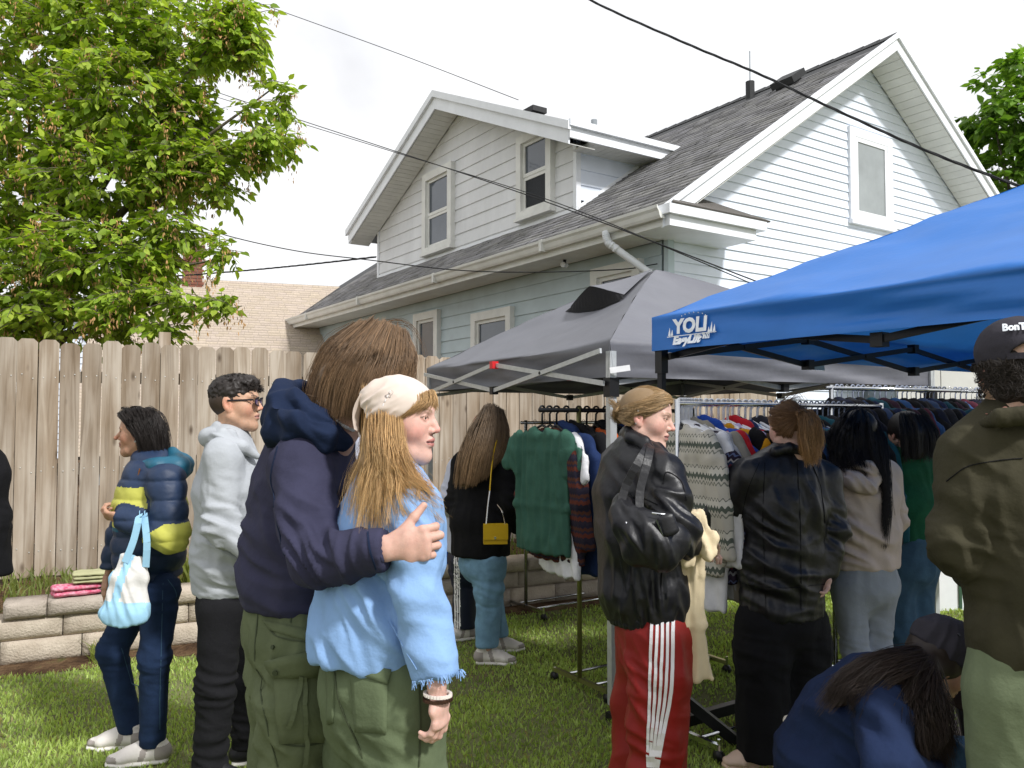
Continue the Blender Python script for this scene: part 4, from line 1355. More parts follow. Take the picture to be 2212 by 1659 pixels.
def bed_keep(x, y):
    d = (x - W0[0]) * FN[0] + (y - W0[1]) * FN[1]; s = (x - W0[0]) * FD[0] + (y - W0[1]) * FD[1]
    return (d < -.35) & (d > -1.22) & (s > -3) & (s < 6)
v, F, c = blades(26000, -6, 3, 4.5, 9, .10, bed_keep, rg, (.10, .14, .035), (.25, .30, .09), .004, lambda x, y: np.full(len(x), .32))
tag(obj('bed_weeds', v, F, mt_leaf, cols=c), 'sparse weeds and grass growing along the foot of the fence', 'grass', kind='stuff')
def tuft(label, p, h, n, rad):
    v, F, c = blades(n, p[0] - rad, p[0] + rad, p[1] - rad, p[1] + rad, h, lambda x, y: (x - p[0]) ** 2 + (y - p[1]) ** 2 < rad * rad, rg, (.16, .22, .04), (.34, .38, .10), .005, p[2] - .01)
    o = obj('grass_tuft', v, F, mt_leaf, origin=p, cols=c); return tag(o, label, 'grass tuft')
tuft('tall yellow green grass tuft behind the wall beside the grey hoodie man', wp(1.18, .33, -.45), .26, 260, .10)
tuft('small grass tuft sprouting from soil at the foot of the block wall', wp(.55, .0, .10), .13, 160, .07)
# ================================================================== people: heads, hands, clothes
mt_skin = mat('skin', '#c89a82', .55, .16, 55, .25, 260, .35, attr='Col', sss=.12, bdist=.0015)
mt_white_eye = mat('eye_white', '#a59a94', .25, .03, 20, 0, .5)
mt_iris = mat('iris', '#3d2c20', .15, .2, 60, 0, .6)
def hair_mat(name, c, rough=.5, spec=.35):
    m = mat(name, c, rough, .15, 30, 0, 10, spec, attr='Col')
    return m
mt_hair = hair_mat('hair', '#503a28')

def head_sdf(jaw=1.0, nose=1.0, brow=1.0, chin=1.0, lips=1.0, cheek=1.0, nosew=1.0, ears=True, neck=True, neckr=1.0):
    S = SDF()
    S.ell((0, -.005, .030), (.074, .098, .083), k=.02)
    S.ell((0, .018, -.030), (.059 * jaw, .069, .081), k=.03)
    for s in (-1, 1):
        S.loft([((s * .053 * jaw, -.004, -.055), .020), ((s * .03 * jaw, .045, -.088), .018), ((0, .070, -.096), .018)], k=.022)
        S.ell((s * .038, .046, -.022), (.027 * cheek, .031, .032), k=.025)
        S.loft([((s * .046, .073, .027), .008 * brow), ((s * .012, .085, .027), .008 * brow)], k=.014)
    S.ell((0, .070, -.094), (.022 * jaw, .0195 * chin, .018), k=.02)
    S.ell((0, .066, -.055), (.030, .028, .030), k=.014)
    for s in (-1, 1):
        S.ell((s * .033, .100, .010), (.018, .020, .0115), k=.012, sub=True)
        S.ell((s * .032, .0740, .009), .0138, k=.004)
    S.loft([((0, .082, .022), .0075), ((0, .0975 + .004 * (nose - 1), -.006), .0085 * nosew), ((0, .1065 + .016 * (nose - 1), -.021), .0105 * nosew)], k=.009)
    for s in (-1, 1):
        S.ell((s * .0125 * nosew, .0945, -.0265), (.0068, .010, .0078), k=.006)
        S.ell((s * .0055, .102, -.0335), (.0035, .005, .003), k=.003, sub=True)
    for z, y, r in ((-.0495, .0915, .0062 * lips), (-.0635, .0895, .0066 * lips)):
        S.loft([((-.022, .079, -.0565), .0035), ((-.009, y + .0015, z), r), ((.009, y + .0015, z), r), ((.022, .079, -.0565), .0035)], k=.006)
    S.loft([((-.022, .086, -.0568), .0012), ((0, .1015, -.0566), .0016), ((.022, .086, -.0568), .0012)], k=.003, sub=True)
    for s in (-1, 1):
        S.ell((s * .032, .0905, .0085), (.0125, .009, .0046), k=.002, sub=True)
    if ears:
        for s in (-1, 1):
            a = .25
            R = np.array([[1, 0, 0], [0, math.cos(a), math.sin(a)], [0, -math.sin(a), math.cos(a)]])
            S.ell((s * .076, -.014, -.004), (.0075, .018, .031), R, k=.006)
            S.ell((s * .0735, -.004, -.030), (.006, .008, .009), k=.006)
            S.ell((s * .086, -.009, -.003), (.008, .010, .018), R, k=.003, sub=True)
    if neck:
        S.loft([((0, -.012, -.06), .050 * neckr, .054 * neckr), ((0, -.022, -.115), .049 * neckr, .052 * neckr), ((0, -.020, -.18), .050 * neckr, .050 * neckr)], k=.025)
    return S

def head_cols(v, tone, lip, browc, stubble=0.0, blush=(.10, -.05, -.04), hairline=None):
    """natural colouring: lips, cheeks, brows, beard shadow; plus painted shade in mouth line and nostrils"""
    tone = np.array(tone); c = np.tile(tone, (len(v), 1))
    x, y, z = v[:, 0], v[:, 1], v[:, 2]
    ax = np.abs(x)
    def g(cx, cy, cz, r): return np.exp(-(((ax - cx) ** 2 + (y - cy) ** 2 + (z - cz) ** 2) / (2 * r * r)))[:, None]
    bl = np.array(blush)
    c = c * (1 + bl * 2.2 * g(.042, .06, -.028, .018) + bl * 2.6 * g(0, .108, -.024, .010) + bl * 2.0 * g(.076, -.015, -.005, .02))
    if stubble:
        m = np.clip(np.exp(-((z + .085) / .03) ** 2) * (y > .0) , 0, 1)[:, None] * stubble
        c = c * (1 - m * .35)
    lipm = (((x / .0235) ** 2 + ((z + .0565) / .0115) ** 2) < 1) & (y > .078)
    c[lipm] = lip
    c[(np.abs(z + .0567) < .0026) & (ax < .0225) & (y > .074)] = np.array(lip) * .3  # shade of the gap between the lips, painted into the colour
    bz = .0285 + .006 * np.sin(np.clip((ax - .012) / .038, 0, 1) * 2.4) - .002
    bm = (np.abs(z - bz) < .0038 - .0018 * np.clip((ax - .02) / .03, 0, 1)) & (ax > .012) & (ax < .050) & (y > .045)
    c[bm] = c[bm] * .35 + np.array(browc) * .65
    e = ((ax - .032) / .0155) ** 2 + ((z - .009) / .0068) ** 2
    lash = (e > .62) & (e < 1.25) & (z > .0085) & (y > .06)
    c[lash] = c[lash] * .2 + np.array(browc) * .25
    low = (e > .7) & (e < 1.5) & (z <= .0085) & (y > .06)
    c[low] = c[low] * np.array([.82, .70, .68])
    nost = (((ax - .006) / .005) ** 2 + ((z + .0335) / .0035) ** 2 < 1) & (y > .09)
    c[nost] *= .35  # shade inside the nostrils, painted as darker skin colour
    return c

def frame(fwd, up=(0, 0, 1)):
    """rows: right, forward, up"""
    f = norm(fwd); r = norm(np.cross(f, up)); u = np.cross(r, f)
    return np.array([r, f, u])

class Person:
    def __init__(s, label, base):
        s.root = thing('person', label, 'person', base)
        s.skin = []
        s.head = None
    def add_head(s, c, fwd, up=(0, 0, 1), size=1.0, tone=(.55, .33, .25), lip=(.48, .19, .17), browc=(.05, .03, .02), res=.003, eyes=True, iris=None, stubble=0, **kw):
        s.hc, s.hR, s.hs = np.asarray(c, float), frame(fwd, up), size
        v, f = head_sdf(**kw).mesh(res)
        col = head_cols(v, tone, lip, browc, stubble)
        s.tone = np.array(tone)
        s.skin.append((s.w(v), f, col))
        if eyes:
            for sx in (-1, 1):
                n1, n2 = 10, 8
                vv, ff, mi = [], [], []
                for i in range(n2 + 1):
                    th = math.pi * i / n2
                    for j in range(n1):
                        ph = 2 * math.pi * j / n1
                        vv.append((sx * .032 + .0121 * math.sin(th) * math.cos(ph), .0738 + .0121 * math.cos(th), .009 + .0121 * math.sin(th) * math.sin(ph)))
                for i in range(n2):
                    for j in range(n1):
                        ff.append((i * n1 + j, i * n1 + (j + 1) % n1, (i + 1) * n1 + (j + 1) % n1, (i + 1) * n1 + j)); mi.append(1 if i < 2 else 0)
                obj('eye', s.w(np.array(vv)), np.array(ff), [mt_white_eye, iris or mt_iris], s.root, True, mi)
    def w(s, v):
        """head coordinates to world"""
        return s.hc + (np.asarray(v, float) * s.hs) @ s.hR
    def add_hand(s, wrist, fwd, palm, thumb, size=1.0, curl=.35, spread=.06, tcurl=.4, res=.0028, arm=None):
        """wrist joint, pointing direction, palm normal, direction towards the thumb side"""
        f = norm(fwd); p = norm(np.asarray(palm) - f * (np.asarray(palm) @ f)); t = norm(np.asarray(thumb) - f * (np.asarray(thumb) @ f)); t = norm(t - p * (t @ p))
        k = size; w = np.asarray(wrist, float)
        S = SDF()
        if arm is not None:
            S.loft([(np.asarray(arm), .034 * k, .03 * k, t), (w - f * .01, .028 * k, .021 * k, t)], k=.012)
        S.loft([(w, .027 * k, .019 * k, t), (w + f * .045 * k, .037 * k, .016 * k, t), (w + f * .085 * k, .040 * k, .0135 * k, t)], k=.012)
        S.loft([(w + f * .02 * k + t * .02 * k + p * .008 * k, .015 * k), (w + f * .05 * k + t * .034 * k + p * .012 * k, .014 * k)], k=.012)
        cu = curl if hasattr(curl, '__len__') else [curl] * 4
        for i, (off, L, r) in enumerate(((.030, .074, .0104), (.010, .083, .0106), (-.011, .078, .0100), (-.030, .060, .0090))):
            a = w + f * (.088 - .006 * abs(i - 1)) * k + t * off * k
            d = norm(f + t * (off * spread * 40))
            ang = cu[i] * .9
            pts = [a]; rr = [r]
            for j, fr in enumerate((.47, .30, .23)):
                d2 = d * math.cos(ang) + p * math.sin(ang)
                pts.append(pts[-1] + d2 * L * fr * k); ang += cu[i] * 1.25
                rr.append(r * (1 - .11 * (j + 1)))
            S.loft([(q, x * k) for q, x in zip(pts, rr)], k=.004)
        a = w + f * .035 * k + t * .030 * k + p * .010 * k
        d = norm(f * .75 + t * .75 + p * .25)
        b = a + d * .042 * k
        d2 = norm(d * (1 - tcurl * .4) + f * tcurl + p * tcurl * .6)
        S.loft([(a, .0125 * k), (b, .0108 * k), (b + d2 * .034 * k, .0085 * k)], k=.006)
        v, fc = S.mesh(res)
        col = np.tile(s.tone, (len(v), 1)) * (1 + .12 * noise3(v * 60)[:, None] * np.array([.4, 1, 1]))
        s.skin.append((v, fc, col))
    def finish_skin(s, body=None):
        """body: coarse lofts under the clothes; all joined into one body mesh"""
        if body is not None:
            v, f = body.mesh(.016)
            s.skin.append((v, f, np.tile(s.tone, (len(v), 1))))
        vs, fs, cs, o = [], [], [], 0
        for v, f, c in s.skin:
            vs.append(v); fs.append(f + o); cs.append(c); o += len(v)
        return obj('body', np.concatenate(vs), np.concatenate(fs), mt_skin, s.root, True, cols=np.concatenate(cs))
    def cloth(s, name, S, m, res=.009, cut=None, parent=None, midx=None, quilted=None, inset=.007, **fo):
        v, f = S.mesh(res, cut, inset)
        if quilted: v = quilt(v, f, **quilted)
        if fo: v = folds(v, f, **fo)
        mi = midx((v[f].mean(1))) if midx is not None else None
        return obj(name, v, f, m, parent or s.root, True, mi)
    def hair(s, sets, base, name='hair', world=False, cap=None, capcol=.55, capres=.004, capfold=None):
        """sets of strand arguments in head coordinates (or world); cap is the scalp mass below"""
        vs, fs, cs, o = [], [], [], 0
        if cap is not None:
            v, f = cap.mesh(capres)
            if capfold: v = folds(v, f, **capfold)
            if not world: v = s.w(v)
            vs.append(v); fs.append(f); cs.append(np.tile(np.array(base) * capcol, (len(v), 1))); o += len(v)
        for kw in sets:
            kw = dict(kw); tint = np.array(kw.pop('tint', (1, 1, 1))); tip = kw.pop('tip', None); mm = kw.get('m', 10)
            inw = kw.pop('inworld', world)
            v, f, t = strands(**kw)
            if not inw: v = s.w(v)
            c = np.array(base)[None] * tint[None] * t[:, None]
            if tip is not None:
                fr = np.tile(np.repeat(np.linspace(0, 1, mm), 3), kw['n'])[:, None]
                c = c * (1 - fr) + np.array(tip)[None] * t[:, None] * fr
            vs.append(v); fs.append(f + o); cs.append(c); o += len(v)
        return obj(name, np.concatenate(vs), np.concatenate(fs), mt_hair, s.root, True, cols=np.concatenate(cs))

def shoe(P, ankle, toe_dir, m_up, m_sole, L=.27, name='shoe', heel=.0, w=.048):
    """sneaker: sole slab with rounded outline, upper swelling from toe to ankle collar, tongue"""
    d = norm(V(toe_dir[0], toe_dir[1], 0)); r = norm(np.cross(d, UP))
    b = V(ankle[0], ankle[1], ankle[2]) - d * .07
    z0 = b[2]
    S = SDF()
    q = lambda a, zz, sd=0: V(b[0], b[1], z0) + d * a * L + UP * zz + r * sd
    S.loft([(q(.08, .048), w * .80, .034, r), (q(.38, .050), w * .86, .038, r), (q(.72, .040), w * 1.0, .026, r), (q(.92, .034), w * .72, .018, r)], k=.02)
    S.loft([(q(.14, .06), w * .72, .045, d), (q(.18, .105), w * .66, .050, d)], k=.03)
    S.loft([(q(.36, .085), w * .5, .03, r), (q(.62, .062), w * .55, .02, r)], k=.03)
    v, f = S.mesh(.006, lambda p: np.maximum(z0 + .012 - p[:, 2], p[:, 2] - z0 - .118))
    c_ = v[f].mean(1) - V(b[0], b[1], z0); a_ = c_ @ d / L
    mi = ((a_ < .2) & (c_[:, 2] < .085) | (a_ > .80) & (c_[:, 2] < .05) | (np.abs(a_ - .46 + c_[:, 2] * 1.2) < .05)).astype(int)
    o = obj(name, v, f, [m_up, mat('shoe_overlay', '#9c948f', .7, .1, 12, .2, 90) if m_up is mt_shoew else m_up], P.root, True, mi)
    S = SDF()
    S.loft([(q(.06, .012), w * .84, .016, r), (q(.4, .012), w * .80, .016, r), (q(.72, .012), w * 1.05, .016, r), (q(.95, .016), w * .74, .014, r)], k=.015)
    v, f = S.mesh(.006); v[:, 2] = np.clip(v[:, 2], z0 + .001, None)
    obj('sole', v, f, m_sole, o, True)
    mb = MB()
    for k in range(5):
        c = q(.36 + k * .055, .112 - k * .0085); mb.tube([c - r * .022, c + UP * .004, c + r * .022], .0028, 5)
    mb.build('laces', mt_whitepl if m_sole is not mt_blackpl else mt_blackpl, o)
    return o

# --- seams, pockets and stripes laid on a garment's own surface
_SF = {}
def surf(o):
    if o.name not in _SF:
        me = o.data; n = len(me.vertices)
        v = np.empty(n * 3); me.vertices.foreach_get('co', v); v = v.reshape(-1, 3) + ORG[o.name]
        nr = np.empty(n * 3); me.vertex_normals.foreach_get('vector', nr); nr = nr.reshape(-1, 3)
        q = v - np.array([0, 0, H]); fz = q[:, 1] * _cp + q[:, 2] * _sp; u = -q[:, 1] * _sp + q[:, 2] * _cp
        _SF[o.name] = (v, nr, 1106 + 1768 * q[:, 0] / fz, 829.5 - 1768 * u / fz, fz)
    return _SF[o.name]
def on_surf(o, px, py, off=.002):
    v, nr, X, Y_, Z = surf(o)
    d = (X - px) ** 2 + (Y_ - py) ** 2
    i = np.where(d < 14 ** 2)[0]
    if len(i) < 4: i = np.argsort(d)[:12]
    i = i[Z[i] < Z[i].min() + .05]
    w = 1 / (d[i] + 4); w /= w.sum()
    n = norm((nr[i] * w[:, None]).sum(0)); p = (v[i] * w[:, None]).sum(0)
    r = at(px, py, p[1])
    p = p + (r - p) - n * ((r - p) @ n)
    return p + n * off, n
def ribbon(o, pts, w, m, name='seam', off=.0015, n=18, h=.0025):
    P2 = catmull([(a, b, 0) for a, b in pts], n)
    S_ = [on_surf(o, p[0], p[1], off) for p in P2]
    mb = MB()
    for (a, na), (b, nb) in zip(S_[:-1], S_[1:]): mb.bar(a, b + (b - a) * .08, w, h, na)
    return mb.build(name, m, o)
def patch(o, c4, m, name='pocket', off=.007, nx=8, ny=8):
    """c4: corners clockwise from top left"""
    tl, tr, br, bl = [np.array(c, float) for c in c4]
    v, f = [], []
    for j in range(-1, ny + 2):
        for i in range(-1, nx + 2):
            a, b = min(max(i, 0), nx) / nx, min(max(j, 0), ny) / ny
            p = (tl * (1 - a) + tr * a) * (1 - b) + (bl * (1 - a) + br * a) * b
            e = i in (-1, nx + 1) or j in (-1, ny + 1)
            v.append(on_surf(o, p[0], p[1], -.004 if e else off)[0])
    k = nx + 3
    for j in range(ny + 2):
        for i in range(nx + 2): a = j * k + i; f.append((a, a + k, a + k + 1, a + 1))
    return obj(name, np.array(v), np.array(f), m, o, True)
# ================================================================== the people
def cotton(name, c, var=.1, rough=.9, bump=.3, bscale=85, sheen=0, **k): return mat(name, c, rough, var, 14, bump, bscale, .2, sheen=sheen, bdist=.005, detail=8, **k)
def leather(name, c='#16161a'): return mat(name, c, .43, .25, 10, .35, 55, .42, bdist=.004, detail=6)
mt_sky = cotton('sky_blue_fleece', '#84a6d2', .05)
mt_navyh = cotton('faded_navy_fleece', '#35354a', .1)
mt_navyd = cotton('navy_hood', '#18243d', .1)
mt_olive = cotton('olive_twill', '#5a6248', .13, bscale=90)
mt_green = cotton('sage_green_twill', '#5b664c', .1, bscale=90)
mt_heather = cotton('light_grey_fleece', '#a7abb0', .06)
mt_black = cotton('black_denim', '#1b1b1e', .15)
mt_jean = cotton('dark_blue_denim', '#1c2c47', .25, bscale=90)
mt_jean2 = cotton('light_blue_denim', '#6f92ad', .2, bscale=90)
mt_jean3 = cotton('mid_blue_denim', '#3a5468', .2, bscale=90)
mt_puffn = mat('navy_nylon', '#1d2f4c', .55, .1, 8, .25, 60, .4, bdist=.004)
mt_puffy = mat('lime_nylon', '#b7b652', .55, .08, 8, .25, 60, .4, bdist=.004)
mt_pufft = mat('teal_nylon', '#1b5870', .55, .1, 8, .25, 60, .4, bdist=.004)
mt_leather = leather('black_leather')
mt_red = mat('red_track_nylon', '#8c1d18', .55, .08, 6, .2, 60, .35, bdist=.004)
mt_stripe = mat('white_stripe', '#e9e6e8', .6, .04, 20, .1, 200)
mt_blackk = cotton('black_knit', '#121215', .2)
mt_beigeh = cotton('beige_fleece', '#bfafa5', .06)
mt_legg = cotton('heather_leggings', '#8d939b', .06)
mt_greenk = cotton('bottle_green_knit', '#1d5138', .2)
mt_olivej = cotton('dark_olive_cotton', '#3b382a', .12, bscale=90)
mt_sagep = cotton('pale_sage_twill', '#687258', .1, bscale=90)
mt_navys = cotton('navy_sweatshirt', '#1a2744', .12)
mt_lav = cotton('lavender_white_cotton', '#b9bccb', .05)
mt_track = mat('navy_track_nylon', '#161c30', .5, .1, 8, .15, 60)
mt_shoew = mat('off_white_shoe', '#d6d0ca', .65, .08, 12, .2, 90)
mt_shoeb = mat('black_shoe', '#17171a', .6, .1, 12, .2, 90)
mt_solew = mat('white_sole', '#e2ded8', .6, .05, 12, .1, 90)
mt_pink = mat('blush_shoe', '#cdb3a0', .5, .05, 12, .1, 90)
mt_cap = cotton('charcoal_cap', '#37353c', .1)
mt_thread = mat('tan_stitching', '#3d452f', .8, .1, 20, 0)

def ctr(P, st): P.under.loft(st, k=.03)
def limb(S, pts, rs, k=.03, side=None):
    S.loft([(p, r) if not hasattr(r, '__len__') else (p, r[0], r[1], side) for p, r in zip(pts, rs)], k=k)
def hand_w(px, Y, z):  # point at depth Y on the ground-parallel level z
    return V((px - 1106) / 1768. * Y, Y, z)
def below(a, z, dx=0, dy=0): return V(a[0] + dx, a[1] + dy, z)
def plane_keep(p, n): return lambda v: (v - np.asarray(p)) @ norm(n) < 0

def under_body(J, side, k=.82):
    """slim continuous body below the clothes"""
    S = SDF()
    S.loft([(J['pelvis'], .13 * k, .10 * k, side), (J['waist'], .125 * k, .095 * k, side), (J['chest'], .15 * k, .10 * k, side), (J['neck'], .06, .06, side)], k=.03)
    for q in 'LR':
        S.loft([(J['sh' + q], .045), (J['el' + q], .034), (J['wr' + q], .016)], k=.02)
        S.loft([(J['hip' + q], .075), (J['kn' + q], .05), (J['an' + q], .038)], k=.03)
        S.loft([(J['neck'], .05), (J['sh' + q], .045)], k=.03)
    return S

def quilt(v, f, pitch=.072, amp=.013, ax=2, off=0.0):
    n = vnormals(v, f)
    b = np.abs(np.sin((v[:, ax] + off + .01 * noise3(v * 5)) * math.pi / pitch)) ** .45
    return v + n * (amp * (b - .6) + .004 * noise3(v * 26))[:, None]

# ------------------------------------------------------------------ young woman in the bandana
def girl():
    f = norm(V(.72, .69, 0)); sd = norm(np.cross(f, UP))
    P = Person('young woman in white bandana, cropped sky blue sweatshirt and green trousers', V(-.40, 2.22, 0))
    J = dict(neck=at(842, 1035, 2.2), chest=at(842, 1140, 2.2), waist=at(818, 1300, 2.21), pelvis=at(825, 1450, 2.2),
             shR=at(890, 1098, 2.07), elR=at(900, 1290, 2.02), wrR=at(944, 1488, 1.97), shL=at(800, 1095, 2.36), elL=at(790, 1280, 2.42), wrL=at(835, 1420, 2.38),
             hipR=at(868, 1490, 2.1), hipL=at(785, 1490, 2.32))
    for q in 'LR':
        J['kn' + q] = below(J['hip' + q], .48, .02, .03); J['an' + q] = below(J['hip' + q], .09, .01, .02)
    P.add_head(at(864, 907, 2.19), (1, -.20, -.05), (.03, 0, 1), .965, (.66, .41, .34), (.52, .21, .19), (.25, .15, .08), .0024, jaw=.87, brow=.55, chin=1.0, cheek=.95, nosew=1.02, iris=mat('grey_iris', '#3a332c', .15, .2, 60, 0))
    P.add_hand(J['wrR'], (.12, .02, -1), (-.85, .35, 0), (.35, .9, 0), .94, (.42, .5, .55, .6), arm=at(938, 1440, 1.99), tcurl=.8)
    P.add_hand(J['wrL'], (.5, .3, -.8), (-.2, -.9, 0), (.6, .3, 0), .94)
    P.finish_skin(under_body(J, sd))
    S = SDF()
    S.loft([(at(795, 1405, 2.2), .205, .155, sd), (at(808, 1330, 2.2), .190, .145, sd), (at(830, 1200, 2.2), .178, .135, sd), (at(845, 1120, 2.2), .165, .115, sd), (at(846, 1065, 2.2), .115, .085, sd), (at(846, 1030, 2.19), .075, .070, sd)], k=.05)
    S.loft([(J['neck'], .06), (J['shR'], .075)], k=.05); S.loft([(J['neck'], .06), (J['shL'], .07)], k=.05)
    S.loft([(J['shR'], .074), (at(893, 1200, 2.03), .072), (J['elR'], .070), (at(928, 1400, 1.995), .061), (at(950, 1500, 1.965), .055)], k=.025)
    S.loft([(J['shL'], .072), (J['elL'], .066), (J['wrL'], .055)], k=.025)
    hem = at(795, 1420, 2.2)
    cuffp, cuffn = at(945, 1462, 1.975), at(970, 1600, 1.95) - at(935, 1400, 1.99)
    armline = at(905, 1300, 2.02)
    def cut(v):
        hz = hem[2] + .010 * noise3(v * np.array([16, 16, 2.])) - .035 * ((v - hem) @ f)
        arm = (np.linalg.norm(np.cross(v - J['elR'], norm(cuffp - J['elR'])), axis=1) < .078) & (v[:, 2] < J['elR'][2] + .03) & ((v - hem) @ sd > .08)
        farm = (np.linalg.norm(v - J['wrL'], axis=1) < .12)
        cf = (v - cuffp) @ norm(cuffn) - .003 * noise3(v * 60)
        return np.where(arm, cf, np.where(farm, -1, hz - v[:, 2]))
    fo = [(at(800, 1330, 2.1), .10, (.5, -.1, .55), .075, .010), (at(850, 1310, 2.05), .09, (.7, -.1, .45), .06, .010), (at(885, 1330, 1.98), .07, (.6, 0, 1), .09, .005), (at(925, 1420, 1.95), .06, (.5, 0, 1), .08, .004),
          (at(880, 1150, 2.02), .05, (.5, 0, .6), .04, .007), (at(760, 1380, 2.15), .08, (1, 0, .1), .08, .012), (at(830, 1230, 2.08), .07, (.4, 0, .9), .05, .007)]
    sw = P.cloth('sweatshirt', S, mt_sky, .0075, cut, specs=fo, drape=.004, dscale=(12, 12, 5), amp=.004, seed=1.0)
    # rolled raw hem and frayed cuff
    v = np.array([q.co for q in sw.data.vertices]) + ORG[sw.name]
    rng = np.random.default_rng(2)
    hs = v[(np.abs(v[:, 2] - hem[2]) < .09)]
    fr = MB()
    cd = norm(cuffn)
    for k in range(90):
        a = rng.uniform(0, 6.28); u = norm(np.cross(cd, V(0, 1, 0))); w = np.cross(cd, u)
        c = cuffp + (u * math.cos(a) + w * math.sin(a)) * .060
        fr.tube([c - cd * .004, c + cd * rng.uniform(.004, .014) + rng.normal(size=3) * .004], .0011, 3)
    o = fr.build('frayed_cuff', mt_sky, sw); o['kind'] = 'stuff'
    # trousers
    S = SDF()
    S.loft([(at(825, 1395, 2.2), .160, .125, sd), (at(826, 1470, 2.2), .180, .150, sd), (at(826, 1540, 2.2), .182, .15, sd)], k=.05)
    for q in 'LR':
        S.loft([(J['hip' + q], .105), (below(J['hip' + q], .62, .005), .108), (J['kn' + q], .10), (below(J['an' + q], .06), .095)], k=.05)
    tro = P.cloth('trousers', S, mt_green, .0085, lambda v: .05 - v[:, 2], specs=[(at(850, 1600, 2.05), .10, (.3, 0, 1), .07, .006), (at(790, 1580, 2.1), .1, (.6, 0, .7), .07, .006)], drape=.003, amp=.004, seed=3.0)
    patch(tro, [(757, 1445), (838, 1462), (835, 1585), (768, 1580)], mt_green, off=.005)
    patch(tro, [(752, 1428), (846, 1448), (838, 1478), (756, 1452)], mt_green, 'pocket_flap', .010, 8, 3)
    q, n = on_surf(tro, 778, 1452, .012); MB().tube([q, q + n * .003], .007, 10).build('button', mt_olive, tro)
    patch(tro, [(706, 1440), (724, 1436), (722, 1560), (708, 1565)], mt_green, 'pocket', .004, 3, 8)
    for l_ in ([(905, 1475), (908, 1560), (905, 1655)], [(720, 1420), (735, 1520), (770, 1600), (790, 1655)]): ribbon(tro, l_, .004, mt_thread)
    ribbon(sw, [(840, 1340), (875, 1400), (900, 1445)], .003, mt_sky, n=12)
    # bracelet
    mb = MB(); w0 = J['wrR'] + V(.002, 0, -.012)
    for k in range(26):
        a = k / 26 * 6.283
        mb.box(w0 + V(.031 * math.cos(a), .028 * math.sin(a), .012 * math.cos(a) * -.15), (.0034, .0034, .0034), None, 0)
        mb.box(w0 + V(.032 * math.cos(a), .029 * math.sin(a), -.011), (.0036, .0036, .0036), None, 1)
    mb.build('bead_bracelet', [mat('pearl_bead', '#e8dfd8', .25, .05, 20, 0), mat('wood_bead', '#3a2418', .5, .4, 60, 0)], P.root)
    for q, ln in (('R', 0), ('L', 0)): shoe(P, below(J['an' + q], 0), f, mt_shoew, mt_solew)
    # hair below the bandana
    gl = []
    G = [[(795, 850, 2.25), (800, 930, 2.26), (795, 990, 2.24), (768, 1050, 2.24), (758, 1150, 2.20)],
         [(808, 845, 2.22), (808, 930, 2.17), (806, 990, 2.14), (786, 1050, 2.12), (776, 1160, 2.08)],
         [(820, 855, 2.20), (820, 940, 2.09), (822, 1000, 2.07), (808, 1055, 2.05), (800, 1150, 2.02)],
         [(836, 870, 2.18), (836, 960, 2.07), (842, 1015, 2.05), (848, 1065, 2.03), (858, 1150, 1.985)],
         [(846, 890, 2.17), (850, 970, 2.06), (868, 1025, 2.04), (898, 1062, 2.02), (932, 1080, 2.03)],
         [(850, 902, 2.16), (858, 985, 2.07), (884, 1038, 2.06), (918, 1080, 2.05), (950, 1118, 2.06)]]
    G = [[at(*p) for p in g] for g in G]
    cap = SDF().loft([(at(834, 892, 2.19), .060, .048, (0, 1, 0)), (at(822, 950, 2.17), .050, .034, (0, 1, 0)), (at(818, 1010, 2.14), .045, .026, (1, 0, 0)), (at(806, 1050, 2.13), .035, .02, (1, 0, 0))], k=.03)
    cap.loft([(at(832, 960, 2.12), .032), (at(858, 1028, 2.07), .026), (at(895, 1062, 2.06), .016)], k=.03)
    front = [[(.06, .050, .060), (.066, .055, .040), (.071, .042, .020), (.073, .020, .0)], [(.045, .075, .075), (.054, .078, .052), (.063, .064, .034), (.070, .040, .012)], [(.03, .082, .082), (.038, .089, .060), (.048, .086, .044), (.062, .066, .026)], [(.0, .088, .086), (.012, .095, .066), (.028, .094, .050), (.046, .086, .034)], [(-.03, .085, .084), (-.03, .094, .062), (-.034, .096, .044), (-.040, .090, .026)]]
    P.hair([dict(guides=G, n=5200, spread=.0045, r=.0006, m=12, wave=.009, wfreq=1.3, clumps=460, seed=4, tip=(.66, .42, .19), cspread=.011, taper=.7, lvar=.42),
            dict(guides=G, n=900, spread=.012, r=.0006, m=12, wave=.010, wfreq=1.3, seed=5, tip=(.7, .46, .21), lvar=.2),
            dict(guides=G[3:], n=700, spread=.005, r=.0007, m=16, wave=.018, wfreq=1.8, clumps=34, seed=8, tip=(.68, .43, .19), taper=.6, lvar=.3),
            dict(guides=front, n=420, spread=.0022, r=.0006, m=8, seed=6, inworld=False, tint=(.9, .9, .9))],
           (.50, .31, .14), world=True, cap=cap, capcol=.6, capres=.005, capfold=dict(drape=.004, dscale=(60, 60, 8), amp=.004))
    # bandana
    bm = bpy.data.materials.new('bandana_print'); bm.use_nodes = True
    nd, l = bm.node_tree.nodes, bm.node_tree.links; b = nd['Principled BSDF']; b.inputs['Roughness'].default_value = .85
    tc = nd.new('ShaderNodeTexCoord'); vo = nd.new('ShaderNodeTexVoronoi'); vo.inputs['Scale'].default_value = 23; vo.inputs['Randomness'].default_value = .8
    rp = nd.new('ShaderNodeValToRGB'); e = rp.color_ramp.elements
    for _ in range(4): e.new(.5)
    cream, ink = lin('#d2c3b8'), lin('#4a4244')
    for i, (pp, cc) in enumerate(((0, ink), (.07, ink), (.085, cream), (.17, cream), (.185, ink), (.205, cream))): e[i].position = pp; e[i].color = cc
    nz = nd.new('ShaderNodeTexNoise'); nz.inputs['Scale'].default_value = 28
